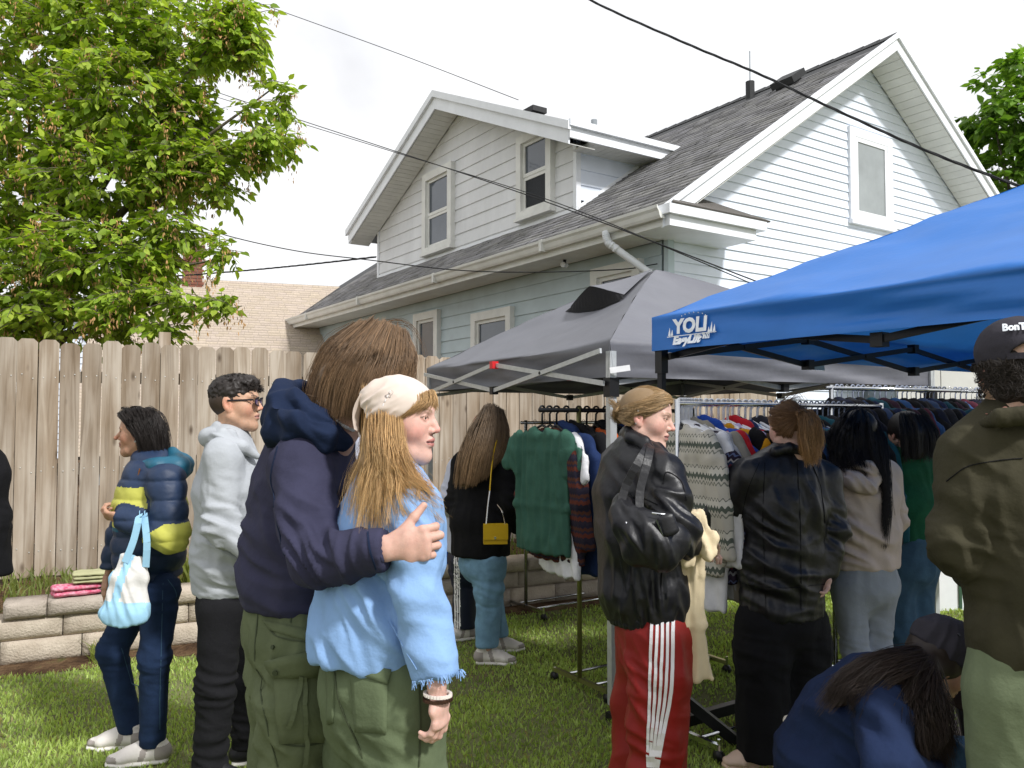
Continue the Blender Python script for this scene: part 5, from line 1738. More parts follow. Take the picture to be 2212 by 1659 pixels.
    ad = nd.new('ShaderNodeVectorMath'); ad.operation = 'MULTIPLY_ADD'; ad.inputs[1].default_value = (.03, .03, .03)
    l.new(tc.outputs['Object'], nz.inputs['Vector']); l.new(nz.outputs['Color'], ad.inputs[0]); l.new(tc.outputs['Object'], ad.inputs[2])
    mq = nd.new('ShaderNodeMapping'); mq.inputs['Scale'].default_value = (1, .06, 1); l.new(ad.outputs[0], mq.inputs['Vector']); l.new(mq.outputs[0], vo.inputs['Vector']); l.new(vo.outputs['Distance'], rp.inputs['Fac']); l.new(rp.outputs[0], b.inputs['Base Color'])
    S = SDF().ell((0, -.007, .034), (.085, .105, .090), k=.01)
    S.ell((0, -.068, .045), (.055, .046, .05), k=.03)
    v, fc = S.mesh(.004, lambda v: np.maximum(np.maximum(-(-.675 * (v[:, 1] - .095) + .737 * (v[:, 2] - .072)), -(.811 * (v[:, 1] + .115) + .585 * (v[:, 2] - .062))), np.maximum(-.055 - v[:, 2], .86 - np.sqrt((v[:, 0] / .085) ** 2 + ((v[:, 1] + .007) / .105) ** 2 + ((v[:, 2] - .034) / .090) ** 2)) ))
    v = folds(v, fc, [((.06, -.05, .02), .04, (0, .6, -.8), .02, .003), ((.05, -.06, .06), .05, (0, .7, -.6), .03, .003)], amp=.003, ascale=24)
    ban = obj('bandana', P.w(v), fc, bm, P.root, True)
    # edge stitching and the loose tail
    tv, tf = [], []
    for i in range(12):
        t = i / 11
        for j in range(7):
            s = j / 6
            a = V(.055 - .10 * s, -.098 - .012 * math.sin(t * 3), .068 - .018 * s)
            tv.append(P.w(a + V(.004 * math.sin(s * 9 + t * 4), -.012 * t + .010 * math.sin(s * 7), -.115 * t * (1 - .35 * abs(s - .4)) - .0)))
    for i in range(11):
        for j in range(6): a = i * 7 + j; tf.append((a, a + 1, a + 8, a + 7))
    obj('bandana_tail', tv, tf, bm, P.root, True)
    mb = MB()
    p0, p1 = V(.083, -.038, -.026), V(.045, .035, .098)
    for i in range(9):
        t = i / 9
        y_, z_ = -.045 + .045 * t, -.022 + .105 * t
        x_ = .0875 * math.sqrt(max(.02, 1 - ((y_ + .007) / .105) ** 2 - ((z_ - .034) / .092) ** 2))
        c_ = P.w((x_, y_, z_)); mb.bar(c_, P.w((x_ - .0005, y_ + .0025, z_ + .0065)), .0035, .003)
    mb.build('bandana_stitching', mt_stripe, ban)
    return P
GIRL = girl()

# ------------------------------------------------------------------ tall man in the navy hoodie
def navy_man():
    f = norm(V(.84, .54, 0)); sd = norm(np.cross(f, UP))
    P = Person('tall brown haired man in navy hoodie and olive cargo trousers, arm around the bandana woman', V(-.68, 2.5, 0))
    J = dict(neck=at(690, 950, 2.46), chest=at(650, 1080, 2.49), waist=at(622, 1220, 2.5), pelvis=at(612, 1340, 2.5),
             shR=at(655, 1003, 2.30), elR=at(682, 1205, 2.13), wrR=at(838, 1184, 1.965), shL=at(665, 995, 2.68), elL=at(650, 1190, 2.74), wrL=at(730, 1290, 2.6),
             hipR=at(655, 1380, 2.38), hipL=at(618, 1380, 2.60))
    for q in 'LR':
        J['kn' + q] = below(J['hip' + q], .50, .02, .02); J['an' + q] = below(J['hip' + q], .09, .0, .05)
    P.add_head(at(790, 832, 2.42), (.86, .30, -.34), (.30, .1, 1), 1.04, (.60, .36, .29), (.45, .2, .18), (.12, .07, .04), .0035, eyes=False)
    P.add_hand(J['wrR'], (.97, -.02, .13), (.12, 1, 0), (0, .1, 1), 1.06, (.75, .82, .85, .9), arm=at(800, 1190, 1.99), tcurl=.05, spread=.03)
    P.add_hand(J['wrL'], (.5, 0, -.8), (0, -1, 0), (.5, 0, .3), 1.0)
    P.skin.append((lambda q: (q[0], q[1], np.tile(P.tone, (len(q[0]), 1))))(SDF().loft([(at(775, 875, 2.42), .058), (at(725, 925, 2.44), .058), (at(680, 965, 2.47), .07)], k=.03).mesh(.006)))
    P.finish_skin(under_body(J, sd))
    S = SDF()
    S.loft([(at(628, 1292, 2.5), .182, .135, sd), (at(632, 1250, 2.5), .196, .146, sd), (at(644, 1150, 2.5), .198, .146, sd), (at(658, 1050, 2.49), .200, .140, sd), (at(672, 985, 2.48), .155, .118, sd), (at(690, 945, 2.47), .085, .085, sd)], k=.06)
    S.loft([(J['neck'], .07), (J['shR'], .090)], k=.06); S.loft([(J['neck'], .07), (J['shL'], .085)], k=.06)
    S.loft([(J['shR'], .088), (at(664, 1110, 2.21), .080), (J['elR'], .074), (at(760, 1200, 2.04), .064), (at(815, 1187, 1.985), .050), (at(838, 1184, 1.967), .049)], k=.03)
    S.loft([(J['shL'], .088), (J['elL'], .07), (J['wrL'], .055)], k=.03)
    cp = at(829, 1186, 1.97); cn = V(1, -.15, .06)
    hz = at(612, 1302, 2.5)[2]
    def cut(v):
        arm = (v[:, 0] > at(740, 1190, 2.05)[0]) & (v[:, 1] < 2.3)
        return np.where(arm, (v - cp) @ norm(cn), hz - v[:, 2])
    fo = [(at(690, 1200, 2.06), .075, (.75, 0, .65), .045, .011), (at(660, 1120, 2.16), .08, (.5, -.2, .8), .06, .008), (at(740, 1200, 2.0), .06, (1, 0, .3), .045, .006), (at(600, 1200, 2.38), .11, (.35, 0, 1), .075, .008),
          (at(560, 1180, 2.5), .10, (.2, 0, 1), .08, .008), (at(640, 1260, 2.36), .10, (.3, 0, 1), .06, .008), (at(620, 1060, 2.35), .09, (.8, 0, .5), .09, .007)]
    sw = P.cloth('hoodie', S, mt_navyh, .008, cut, specs=fo, drape=.004, dscale=(9, 9, 5), amp=.005, seed=5.0)
    # ribbed hem and cuff
    mb = SDF().loft([(at(628, 1300, 2.5), .176, .130, sd), (at(628, 1278, 2.5), .183, .136, sd)], k=.02)
    P.cloth('hem_band', mb, mt_navyh, .008, lambda v: np.maximum(hz - .012 - v[:, 2], v[:, 2] - hz - .035), parent=sw, drape=.004, dscale=(70, 70, 1), seed=2)
    mb = SDF().loft([(at(803, 1188, 1.99), .046), (at(834, 1185, 1.966), .042)], k=.01)
    P.cloth('cuff', mb, mt_navyh, .006, lambda v: (v - cp) @ norm(cn) - .004, parent=sw, drape=.002, dscale=(10, 80, 80))
    # hood lying round the neck
    S = SDF()
    S.loft([(at(742, 955, 2.33), .030), (at(700, 950, 2.27), .036), (at(640, 932, 2.27), .044), (at(604, 920, 2.34), .046), (at(602, 900, 2.46), .048), (at(620, 880, 2.58), .055), (at(690, 900, 2.62), .05)], k=.035)
    S.loft([(at(605, 880, 2.36), .045), (at(612, 842, 2.44), .030), (at(650, 836, 2.54), .026), (at(700, 850, 2.58), .024)], k=.03)
    S.loft([(at(735, 945, 2.34), .024), (at(690, 905, 2.29), .030), (at(635, 872, 2.33), .034), (at(608, 850, 2.42), .024)], k=.03)
    S.loft([(at(606, 940, 2.36), .045), (at(598, 962, 2.42), .03)], k=.03)
    P.cloth('hood', S, mt_navyd, .006, specs=[(at(640, 920, 2.22), .06, (.45, .1, 1), .06, .012), (at(690, 930, 2.24), .05, (.6, 0, 1), .05, .010), (at(600, 890, 2.3), .06, (1, 0, .5), .06, .012)], drape=.005, dscale=(12, 12, 16), amp=.006, parent=sw, seed=9.0)
    # cargo trousers
    S = SDF()
    S.loft([(at(630, 1270, 2.5), .162, .125, sd), (at(630, 1350, 2.5), .170, .135, sd), (at(630, 1430, 2.5), .172, .138, sd)], k=.05)
    S.loft([(J['hipR'], .105), (below(J['hipR'], .70, -.005), .115), (below(J['hipR'], .5), .112), (below(J['hipR'], .06), .11)], k=.05)
    S.loft([(J['hipL'], .10), (below(J['hipL'], .70), .105), (below(J['hipL'], .5), .105), (below(J['hipL'], .06), .11)], k=.05)
    tr_ = P.cloth('trousers', S, mt_olive, .0085, lambda v: .04 - v[:, 2], specs=[(at(600, 1440, 2.36), .12, (.4, 0, 1), .08, .009), (at(565, 1560, 2.4), .10, (.5, 0, 1), .07, .010), (at(640, 1600, 2.28), .1, (.3, 0, 1), .08, .008)], drape=.005, amp=.006, seed=8.0)
    patch(tr_, [(590, 1428), (700, 1408), (708, 1600), (606, 1606)], mt_olive, 'cargo_pocket', .012)
    patch(tr_, [(584, 1424), (704, 1400), (706, 1448), (592, 1466)], mt_olive, 'pocket_flap', .022, 8, 3)
    for x, y in ((603, 1443), (690, 1424)):
        q, n = on_surf(tr_, x, y, .026); MB().tube([q, q + n * .004], .008, 10).build('button', mt_thread, tr_)
    ribbon(tr_, [(655, 1450), (648, 1500), (632, 1550), (625, 1562)], .012, mt_olive, 'pocket_strap', .024, 12)
    ribbon(tr_, [(660, 1450), (658, 1530), (662, 1600), (655, 1655)], .012, mt_olive, 'pocket_strap', .020, 14)
    patch(tr_, [(570, 1340), (672, 1362), (668, 1386), (585, 1362)], mt_olive, 'pocket_flap', .007, 8, 3)
    for l_ in ([(572, 1345), (600, 1375), (665, 1388)], [(560, 1310), (552, 1420), (572, 1540), (600, 1655)], [(606, 1606), (650, 1612), (705, 1602)], [(628, 1310), (628, 1345)]): ribbon(tr_, l_, .004, mt_thread)
    q, n = on_surf(tr_, 592, 1398, .002); MB().tube([q, q + n * .005], .006, 10).build('button', mt_thread, tr_)
    for l_ in ([(600, 965), (585, 1040), (600, 1130), (612, 1200)], [(795, 1150), (800, 1190), (812, 1228)]): ribbon(sw, l_, .004, mt_navyd)
    for q in 'LR': shoe(P, below(J['an' + q], 0), f, mt_shoeb, mt_blackpl, .29)
    # necklace of glass beads at the nape
    mb = MB()
    for k in range(18):
        t = k / 17
        mb.box(at(688 + 75 * t, 868 + 60 * t + 10 * math.sin(t * 3), 2.36 - .03 * math.sin(t * 3)), (.0038, .0038, .0038))
    mb.build('bead_necklace', mat('clear_bead', '#d8dbe0', .1, .3, 80, 0), P.root)
    # bob of brown hair
    def g(pts): return [at(*p) for p in pts]
    G = [g(q) for q in ([(765, 708, 2.50), (712, 742, 2.52), (680, 800, 2.52), (668, 852, 2.50)], [(785, 702, 2.46), (730, 745, 2.42), (694, 805, 2.40), (680, 868, 2.39)], [(805, 700, 2.44), (755, 752, 2.34), (715, 820, 2.31), (702, 888, 2.31)], [(822, 702, 2.42), (785, 758, 2.30), (745, 830, 2.27), (735, 902, 2.28)],
         [(840, 706, 2.41), (815, 765, 2.28), (785, 838, 2.25), (765, 915, 2.27)], [(855, 712, 2.40), (845, 770, 2.28), (825, 830, 2.25), (805, 890, 2.26)], [(868, 720, 2.41), (872, 765, 2.30), (862, 812, 2.28), (845, 862, 2.28)], [(876, 728, 2.42), (890, 760, 2.36), (894, 792, 2.34), (888, 826, 2.33)])]
    N = [g([(800, 703, 2.48), (690, 770, 2.53), (672, 830, 2.52), (690, 880, 2.48)]), g([(720, 840, 2.40), (700, 870, 2.36), (680, 880, 2.36), (655, 872, 2.38)]), g([(735, 870, 2.34), (722, 900, 2.32), (715, 915, 2.33), (705, 935, 2.34)])]
    cap = SDF().ell(at(788, 806, 2.42), (.106, .100, .100), k=.04)
    cap.ell(at(740, 832, 2.42), (.072, .085, .072), k=.05); cap.ell(at(775, 850, 2.34), (.045, .045, .055), k=.04)
    P.hair([dict(guides=G, n=7000, spread=.004, r=.0006, m=10, wave=.004, wfreq=1.0, clumps=800, seed=11, cspread=.007, taper=.6, lvar=.16),
            dict(guides=G, n=900, spread=.008, r=.0006, m=10, seed=12, tint=(1.2, 1.15, 1.1)),
            dict(guides=N, n=160, spread=.007, r=.0010, m=9, seed=13),
            dict(guides=[g([(830, 700, 2.42), (880, 705, 2.4), (905, 740, 2.4), (918, 790, 2.4)]), g([(800, 698, 2.44), (860, 690, 2.42), (895, 715, 2.4), (910, 770, 2.4)])], n=14, spread=.006, r=.0006, m=10, seed=14)],
           (.20, .125, .07), world=True, cap=cap, capcol=.5, capres=.006, capfold=dict(drape=.004, dscale=(40, 40, 14), amp=.004))
    return P
NAVY = navy_man()
# ------------------------------------------------------------------ woman in the colour-block puffer jacket
def puffer():
    f = norm(V(-.97, -.22, 0)); sd = norm(np.cross(f, UP))
    P = Person('dark haired woman in navy, lime and teal puffer jacket by the fence', V(-1.72, 3.85, 0))
    J = dict(neck=at(325, 1000, 3.86), chest=at(325, 1075, 3.86), waist=at(324, 1180, 3.86), pelvis=at(324, 1265, 3.86),
             shL=at(360, 1042, 3.69), elL=at(372, 1158, 3.62), wrL=at(268, 1122, 3.66), shR=at(322, 1042, 4.03), elR=at(262, 1150, 4.08), wrR=at(230, 1248, 4.05),
             hipL=at(348, 1275, 3.76), hipR=at(304, 1275, 3.95), knL=at(334, 1420, 3.70), knR=at(243, 1405, 3.9),
             anL=V((343 - 1106) / 1768 * 3.76, 3.76, .1), anR=V((296 - 1106) / 1768 * 3.93, 3.93, .1))
    P.add_head(at(302, 935, 3.86), (-1, -.10, -.04), (0, 0, 1), .92, (.46, .26, .175), (.32, .13, .12), (.02, .014, .012), .003, jaw=.95, brow=.6, nose=1.7, nosew=1.08)
    P.add_hand(J['wrL'], (-1, -.05, .25), (.3, .6, .75), (-.1, .8, .5), .92, .75)
    P.add_hand(J['wrR'], (-.12, 0, -1), (.6, .4, 0), (-.9, .2, 0), .92, .35)
    P.finish_skin(under_body(J, sd))
    S = SDF()
    S.loft([(at(322, 1235, 3.86), .20, .150, sd), (at(324, 1180, 3.86), .205, .155, sd), (at(325, 1090, 3.86), .205, .155, sd), (at(327, 1030, 3.86), .17, .12, sd), (at(326, 1000, 3.86), .085, .085, sd)], k=.05)
    for q, r in (('L', .085), ('R', .075)):
        S.loft([(J['neck'], .06), (J['sh' + q], r)], k=.05)
        S.loft([(J['sh' + q], r), (J['el' + q], r * .93), (J['wr' + q], r * .62)], k=.02)
    zt, zb, zs = at(325, 1052, 3.7)[2], at(325, 1140, 3.7)[2], at(325, 1150, 3.7)[2]
    def midx(c):
        d = c - J['chest']
        a = np.zeros(len(c), int)
        def sg(A, B):
            d_ = B - A; t = np.clip(((c - A) @ d_) / (d_ @ d_), 0, 1); return np.linalg.norm(c - A - t[:, None] * d_, axis=1)
        on_arm = (sg(J['shL'], J['elL']) < .096) | (sg(J['elL'], J['wrL']) < .074)
        body = ~on_arm & (c[:, 1] < 4.02)
        a[body & (c[:, 2] < zt) & (c[:, 2] > zb)] = 1
        a[body & (c[:, 2] <= zb) & (c[:, 2] > zs)] = 2
        fore = on_arm & (c[:, 2] < J['elL'][2] + .06) & (c[:, 0] > J['elL'][0] - .15) & ((c - J['elL']) @ V(.5, 0, -.85) > -.055)
        a[fore] = 1
        return a
    zc = at(322, 1243, 3.86)[2]
    ja = P.cloth('puffer_jacket', S, [mt_puffn, mt_puffy, mt_pufft], .006, lambda v: np.where((v - J['wrR'])[:, 1] > .1, -1, zc - v[:, 2]), midx=midx, quilted=dict(pitch=.085, amp=.013), specs=[(J['elL'], .06, (.6, 0, .8), .05, .006)], amp=.003)
    S = SDF()
    S.loft([(at(300, 1002, 3.80), .03), (at(340, 1010, 3.72), .045), (at(380, 1012, 3.76), .062), (at(390, 1005, 3.92), .06), (at(350, 995, 4.0), .04)], k=.03)
    S.loft([(at(378, 1000, 3.82), .042), (at(372, 975, 3.9), .03)], k=.03)
    P.cloth('hood', S, mt_pufft, .008, quilted=dict(pitch=.06, amp=.008), parent=ja, amp=.004)
    mb = MB(); mb.tube([at(x, y, 3.69) for x, y in ((302, 1012), (294, 1050), (276, 1085), (262, 1130))], .0035, 5); mb.build('zipper', mat('brass_zip', '#8a5a3c', .4, .1, 20, 0, metal=.6), ja)
    S = SDF()
    S.loft([(at(323, 1225, 3.86), .16, .125, sd), (at(324, 1280, 3.86), .170, .13, sd)], k=.04)
    for q in 'LR': S.loft([(J['hip' + q], .092), (J['kn' + q], .070), (below(J['an' + q], .085), .062)], k=.04)
    je = P.cloth('jeans', S, mt_jean, .009, lambda v: .075 - v[:, 2], specs=[(J['knL'], .07, (.1, 0, 1), .04, .006), (J['knR'], .07, (.1, 0, 1), .04, .006), (J['hipL'], .08, (.4, 0, 1), .05, .006), (below(J['anL'], .14), .06, (0, 0, 1), .04, .005)], amp=.004, seed=4)
    for l_ in ([(352, 1260), (348, 1400), (345, 1500), (345, 1575)], [(262, 1400), (285, 1480), (300, 1540)], [(362, 1252), (378, 1275), (382, 1290)]): ribbon(je, l_, .0025, mt_jean3)
    shoe(P, below(J['anL'], 0), (-1, -.25, 0), mt_shoew, mt_solew, .265); shoe(P, below(J['anR'], 0), (-1, -.1, 0), mt_shoew, mt_solew, .265)
    G = [[(0, .088, .095), (.035, .085, .10), (.075, .03, .05), (.082, -.02, -.02), (.070, -.035, -.10)], [(0, .06, .113), (.05, .04, .105), (.086, -.01, .04), (.088, -.045, -.05), (.075, -.05, -.135)],
         [(0, .02, .117), (.05, -.005, .107), (.086, -.045, .04), (.085, -.075, -.05), (.070, -.08, -.15)], [(0, -.03, .113), (.04, -.06, .10), (.068, -.095, .03), (.065, -.105, -.06), (.055, -.10, -.155)],
         [(0, -.06, .10), (.0, -.10, .07), (.01, -.122, .0), (.02, -.125, -.08), (.03, -.115, -.15)]]
    Gm = [[(-x, y, z) for x, y, z in g] for g in G[::-1]]
    cap = SDF().ell((0, -.018, .034), (.083, .100, .086), k=.03); cap.loft([((0, -.06, 0), .07, .05), ((0, -.08, -.10), .055, .035)], k=.04)
    cap2 = cap
    P.hair([dict(guides=[[(-a, b, c) for a, b, c in q] for q in G], n=2600, spread=.005, r=.0011, m=10, wave=.008, wfreq=1.2, clumps=130, seed=3, taper=.5, lvar=.25), dict(guides=G, n=900, spread=.006, r=.0011, m=10, wave=.006, seed=4, clumps=80)],
           (.026, .020, .018), cap=cap, capcol=.8, capres=.006)
    mb = MB(); e = P.w((-.080, -.005, -.042)); mb.box(e, (.004, .004, .004)); mb.build('earring', mt_chrome, P.root)
    return P
PUFF = puffer()

# ------------------------------------------------------------------ man in the light grey hoodie with glasses
def grey_man():
    f = norm(V(.96, .28, 0)); sd = norm(np.cross(f, UP))
    P = Person('man with short black hair and glasses in light grey hoodie and black jeans', V(-1.22, 3.6, 0))
    J = dict(neck=at(494, 950, 3.6), chest=at(500, 1060, 3.6), waist=at(496, 1190, 3.6), pelvis=at(492, 1290, 3.6),
             shR=at(480, 990, 3.42), elR=at(474, 1135, 3.37), wrR=at(550, 1200, 3.36), shL=at(508, 985, 3.8), elL=at(515, 1130, 3.84), wrL=at(570, 1190, 3.75),
             hipR=at(478, 1310, 3.5), hipL=at(508, 1310, 3.7), knR=at(466, 1480, 3.5), knL=at(522, 1470, 3.72), anR=V((466 - 1106) / 1768 * 3.52, 3.52, .09), anL=V((545 - 1106) / 1768 * 3.75, 3.75, .09))
    P.add_head(at(508, 872, 3.6), (1, .06, .02), (0, 0, 1), 1.03, (.55, .33, .22), (.42, .2, .17), (.02, .014, .012), .003, stubble=.35, jaw=1.08, cheek=1.15, chin=.95)
    P.add_hand(J['wrR'], (1, .1, -.2), (0, 1, 0), (0, 0, 1), 1.0, .5); P.add_hand(J['wrL'], (1, -.2, -.2), (0, -1, 0), (0, 0, 1), 1.0, .5)
    P.finish_skin(under_body(J, sd))
    S = SDF()
    S.loft([(at(490, 1262, 3.6), .195, .145, sd), (at(494, 1200, 3.6), .205, .155, sd), (at(500, 1060, 3.6), .205, .152, sd), (at(498, 995, 3.6), .16, .115, sd), (at(495, 955, 3.6), .085, .085, sd)], k=.05)
    for q in 'LR':
        S.loft([(J['neck'], .07), (J['sh' + q], .08)], k=.05); S.loft([(J['sh' + q], .084), (J['el' + q], .070), (J['wr' + q], .048)], k=.03)
    zc = at(490, 1278, 3.6)[2]
    ho = P.cloth('hoodie', S, mt_heather, .0085, lambda v: zc - v[:, 2], specs=[(J['elR'], .08, (.5, 0, 1), .05, .010), (at(500, 1170, 3.4), .10, (.4, 0, 1), .06, .010), (at(455, 1080, 3.45), .09, (.8, 0, .6), .07, .008), (at(470, 1230, 3.45), .09, (.2, 0, 1), .05, .008)], drape=.003, amp=.004, seed=12)
    S = SDF()
    S.loft([(at(555, 985, 3.5), .022), (at(520, 965, 3.45), .03), (at(478, 948, 3.46), .040), (at(452, 945, 3.56), .045), (at(455, 940, 3.68), .04), (at(500, 950, 3.75), .03), (at(550, 985, 3.68), .02)], k=.03)
    S.loft([(at(540, 975, 3.5), .016), (at(500, 938, 3.5), .018), (at(470, 918, 3.56), .02), (at(468, 915, 3.64), .02)], k=.03)
    P.cloth('hood', S, mt_heather, .007, specs=[(at(480, 950, 3.44), .06, (.4, 0, 1), .045, .008)], amp=.004, parent=ho, seed=3)
    S = SDF()
    S.loft([(at(492, 1255, 3.6), .16, .13, sd), (at(492, 1300, 3.6), .175, .14, sd)], k=.04)
    S.loft([(J['hipR'], .10), (J['knR'], .085), (below(J['anR'], .10), .075)], k=.04); S.loft([(J['hipL'], .10), (J['knL'], .082), (below(J['anL'], .10), .072)], k=.04)
    P.cloth('jeans', S, mt_black, .009, lambda v: .07 - v[:, 2], specs=[(J['knR'], .08, (.3, 0, 1), .05, .009), (below(J['anR'], .15), .08, (.2, 0, 1), .05, .009), (below(J['anL'], .15), .08, (.2, 0, 1), .05, .009)], amp=.005, seed=6)
    shoe(P, below(J['anR'], 0), (1, -.15, 0), mt_shoeb, mt_blackpl, .28); shoe(P, below(J['anL'], 0), (1, .2, 0), mt_shoeb, mt_solew, .28)
    # short hair: longer curly top, faded sides
    rg_ = np.random.default_rng(5)
    top = SDF().ell((0, -.012, .050), (.077, .098, .074), k=.02); top.ell((0, .05, .090), (.055, .045, .028), k=.02)
    v_, f_ = top.mesh(.004, lambda p: -(.28 * (p[:, 1] + .02) * -1 + (p[:, 2] - .022) * .96 - np.clip(p[:, 1], 0, 1) * .50))
    sd_cap = SDF().ell((0, -.014, .020), (.0765, .095, .085), k=.02)
    fade_v, fade_f = sd_cap.mesh(.0045, lambda p: np.maximum(p[:, 1] - .028 - .35 * (p[:, 2] - .03), -(p[:, 2] + .055) - 0 * p[:, 1]))
    def tuft_guides(n):
        out = []
        for _ in range(n):
            a = rg_.uniform(-1, 1); b = rg_.uniform(-.095, .088)
            p = V(.060 * a, b, .112 - .035 * a * a - (b - .0) ** 2 * 4.2)
            d = V(.25 * a, .75, .35) + rg_.normal(size=3) * .35
            q = norm(d) * rg_.uniform(.016, .030)
            out.append((p, q))
        return out
    mbv, mbf, mbt, o = [], [], [], 0
    sets = []
    for k, (p, q) in enumerate(tuft_guides(260)):
        sets.append(dict(guides=[[p, p + q * .5 + V(0, 0, .004), p + q + V(0, 0, -.002)]], n=14, spread=.0035, r=.0012, m=5, seed=k, taper=.5))
    P.hair(sets, (.030, .023, .020), cap=top, capcol=.7, capres=.005, capfold=dict(amp=.006, ascale=70, drape=.004, dscale=(60, 60, 60)))
    obj('faded_sides', P.w(fade_v), fade_f, mt_hair, P.root, True, cols=np.tile(np.array([.055, .036, .027]), (len(fade_v), 1)))
    # glasses
    gm = mat('black_frame', '#15131a', .3, .1, 20, 0)
    mb = MB()
    for s_ in (-1, 1):
        mb.bar(P.w((s_ * .060, .092, .014)), P.w((s_ * .082, -.010, .012)), .004, .007)
        ring = [P.w((s_ * .034 + .026 * math.cos(a), .108 - abs(.010 * math.cos(a)), .006 + .018 * math.sin(a))) for a in np.linspace(0, 6.283, 17)]
        mb.tube(ring, .0028, 6)
    mb.bar(P.w((-.010, .108, .010)), P.w((.010, .108, .010)), .004, .004)
    gl = mb.build('glasses', gm, P.root)
    for s_ in (-1, 1):
        lens = [P.w((s_ * .034 + .025 * math.cos(a), .107 - abs(.009 * math.cos(a)), .006 + .017 * math.sin(a))) for a in np.linspace(0, 6.283, 16)[:-1]]
        obj('lens', lens, [list(range(15))], mat('tinted_lens', '#5a4a6a', .08, .1, 10, 0, .8), gl)
    return P
GREY = grey_man()

# ------------------------------------------------------------------ woman in leather jacket and red track trousers
def red_woman():
    f = norm(V(.86, .5, 0)); sd = norm(np.cross(f, UP))
    P = Person('blonde woman with low bun in black leather jacket and red striped track trousers', V(.50, 3.1, 0))
    J = dict(neck=at(1378, 985, 3.12), chest=at(1372, 1090, 3.12), waist=at(1385, 1230, 3.12), pelvis=at(1398, 1350, 3.12),
             shR=at(1428, 1028, 2.95), elR=at(1458, 1155, 2.84), wrR=at(1512, 1165, 3.08), shL=at(1350, 1020, 3.30), elL=at(1370, 1170, 3.36), wrL=at(1480, 1190, 3.3),
             hipR=at(1428, 1380, 3.02), hipL=at(1392, 1380, 3.22))
    for q, dx in (('R', -.015), ('L', -.02)):
        J['kn' + q] = below(J['hip' + q], .48, dx, .0); J['an' + q] = below(J['hip' + q], .09, dx * 2, -.02)
    P.add_head(at(1394, 903, 3.1), (1, -.34, -.20), (.16, 0, 1), .99, (.66, .42, .34), (.50, .22, .20), (.30, .20, .12), .0027, jaw=.97, brow=.75, nose=1.15, cheek=1.05, iris=mat('grey_iris', '#3a332c', .15, .2, 60, 0))
    P.add_hand(J['wrR'], (.6, .7, -.2), (0, .3, -.9), (-.4, .6, 0), .98, .5); P.add_hand(J['wrL'], (.8, -.3, .1), (0, 0, -1), (0, .9, 0), .98, .5)
    P.finish_skin(under_body(J, sd))
    S = SDF()
    S.loft([(at(1398, 1318, 3.12), .180, .142, sd), (at(1394, 1270, 3.12), .195, .158, sd), (at(1384, 1150, 3.12), .192, .155, sd), (at(1374, 1060, 3.12), .185, .142, sd), (at(1372, 1005, 3.12), .15, .11, sd), (at(1380, 972, 3.11), .082, .085, sd)], k=.05)
    for q in 'LR': S.loft([(J['neck'], .07), (J['sh' + q], .088)], k=.05)
    S.loft([(J['shR'], .085), (at(1446, 1095, 2.88), .080), (J['elR'], .078), (at(1482, 1160, 2.96), .068), (J['wrR'], .06)], k=.03)
    S.loft([(J['shL'], .085), (J['elL'], .08), (J['wrL'], .055)], k=.03)
    zc = at(1398, 1338, 3.12)[2]
    ja = P.cloth('leather_jacket', S, mt_leather, .008, lambda v: zc - v[:, 2], specs=[(J['elR'], .10, (.75, 0, .7), .06, .013), (at(1450, 1080, 2.82), .07, (.5, 0, .9), .05, .010), (at(1340, 1150, 2.98), .12, (1, 0, .2), .09, .008), (at(1400, 1290, 2.95), .10, (1, 0, .1), .035, .008), (at(1330, 1290, 3.0), .1, (1, 0, .1), .045, .008), (at(1350, 1040, 2.98), .07, (.8, 0, .6), .05, .007)], drape=.003, amp=.005, seed=21)
    S = SDF().loft([(at(1398, 1334, 3.12), .178, .141, sd), (at(1398, 1318, 3.12), .184, .147, sd)], k=.02)
    P.cloth('waistband', S, mt_leather, .007, lambda v: np.maximum(zc - .012 - v[:, 2], v[:, 2] - zc - .03), parent=ja, drape=.005, dscale=(55, 55, 2), seed=3)
    S = SDF().loft([(at(1432, 988, 3.02), .018), (at(1400, 968, 2.99), .024), (at(1362, 945, 3.04), .028), (at(1350, 940, 3.14), .028), (at(1375, 950, 3.22), .024), (at(1430, 985, 3.18), .018)], k=.02)
    S.loft([(at(1430, 985, 3.03), .014), (at(1395, 952, 3.01), .018), (at(1358, 928, 3.08), .020), (at(1354, 926, 3.14), .02)], k=.02)
    P.cloth('collar', S, mt_leather, .006, parent=ja, amp=.004, ascale=20)
    # track trousers with side stripes
    S = SDF()
    S.loft([(at(1405, 1318, 3.12), .155, .125, sd), (at(1408, 1400, 3.12), .162, .135, sd)], k=.05)
    for q in 'RL': S.loft([(J['hip' + q], .102), (below(J['hip' + q], .62, 0), .105), (J['kn' + q], .102), (below(J['an' + q], .12), .118), (below(J['an' + q], .03), .12)], k=.05)
    fR = f
    tt = P.cloth('track_trousers', S, mt_red, .008, lambda v: .09 + .02 * noise3(v * 9) - v[:, 2], specs=[(at(1385, 1480, 2.98), .10, (.6, 0, 1), .07, .008), (at(1400, 1600, 2.95), .10, (.3, 0, 1), .08, .008), (at(1370, 1420, 3.0), .09, (1, 0, .5), .06, .007)], drape=.006, dscale=(9, 9, 3), amp=.004, seed=31)
    for k in range(5):
        ribbon(tt, [(1409 + 11 * k, 1338), (1406 + 11.5 * k, 1420), (1404 + 11 * k, 1500), (1401 + 8 * k, 1580), (1400 + 5 * k, 1657)], .0105 if k < 4 else .013, mt_stripe, 'side_stripe', .004, 26)
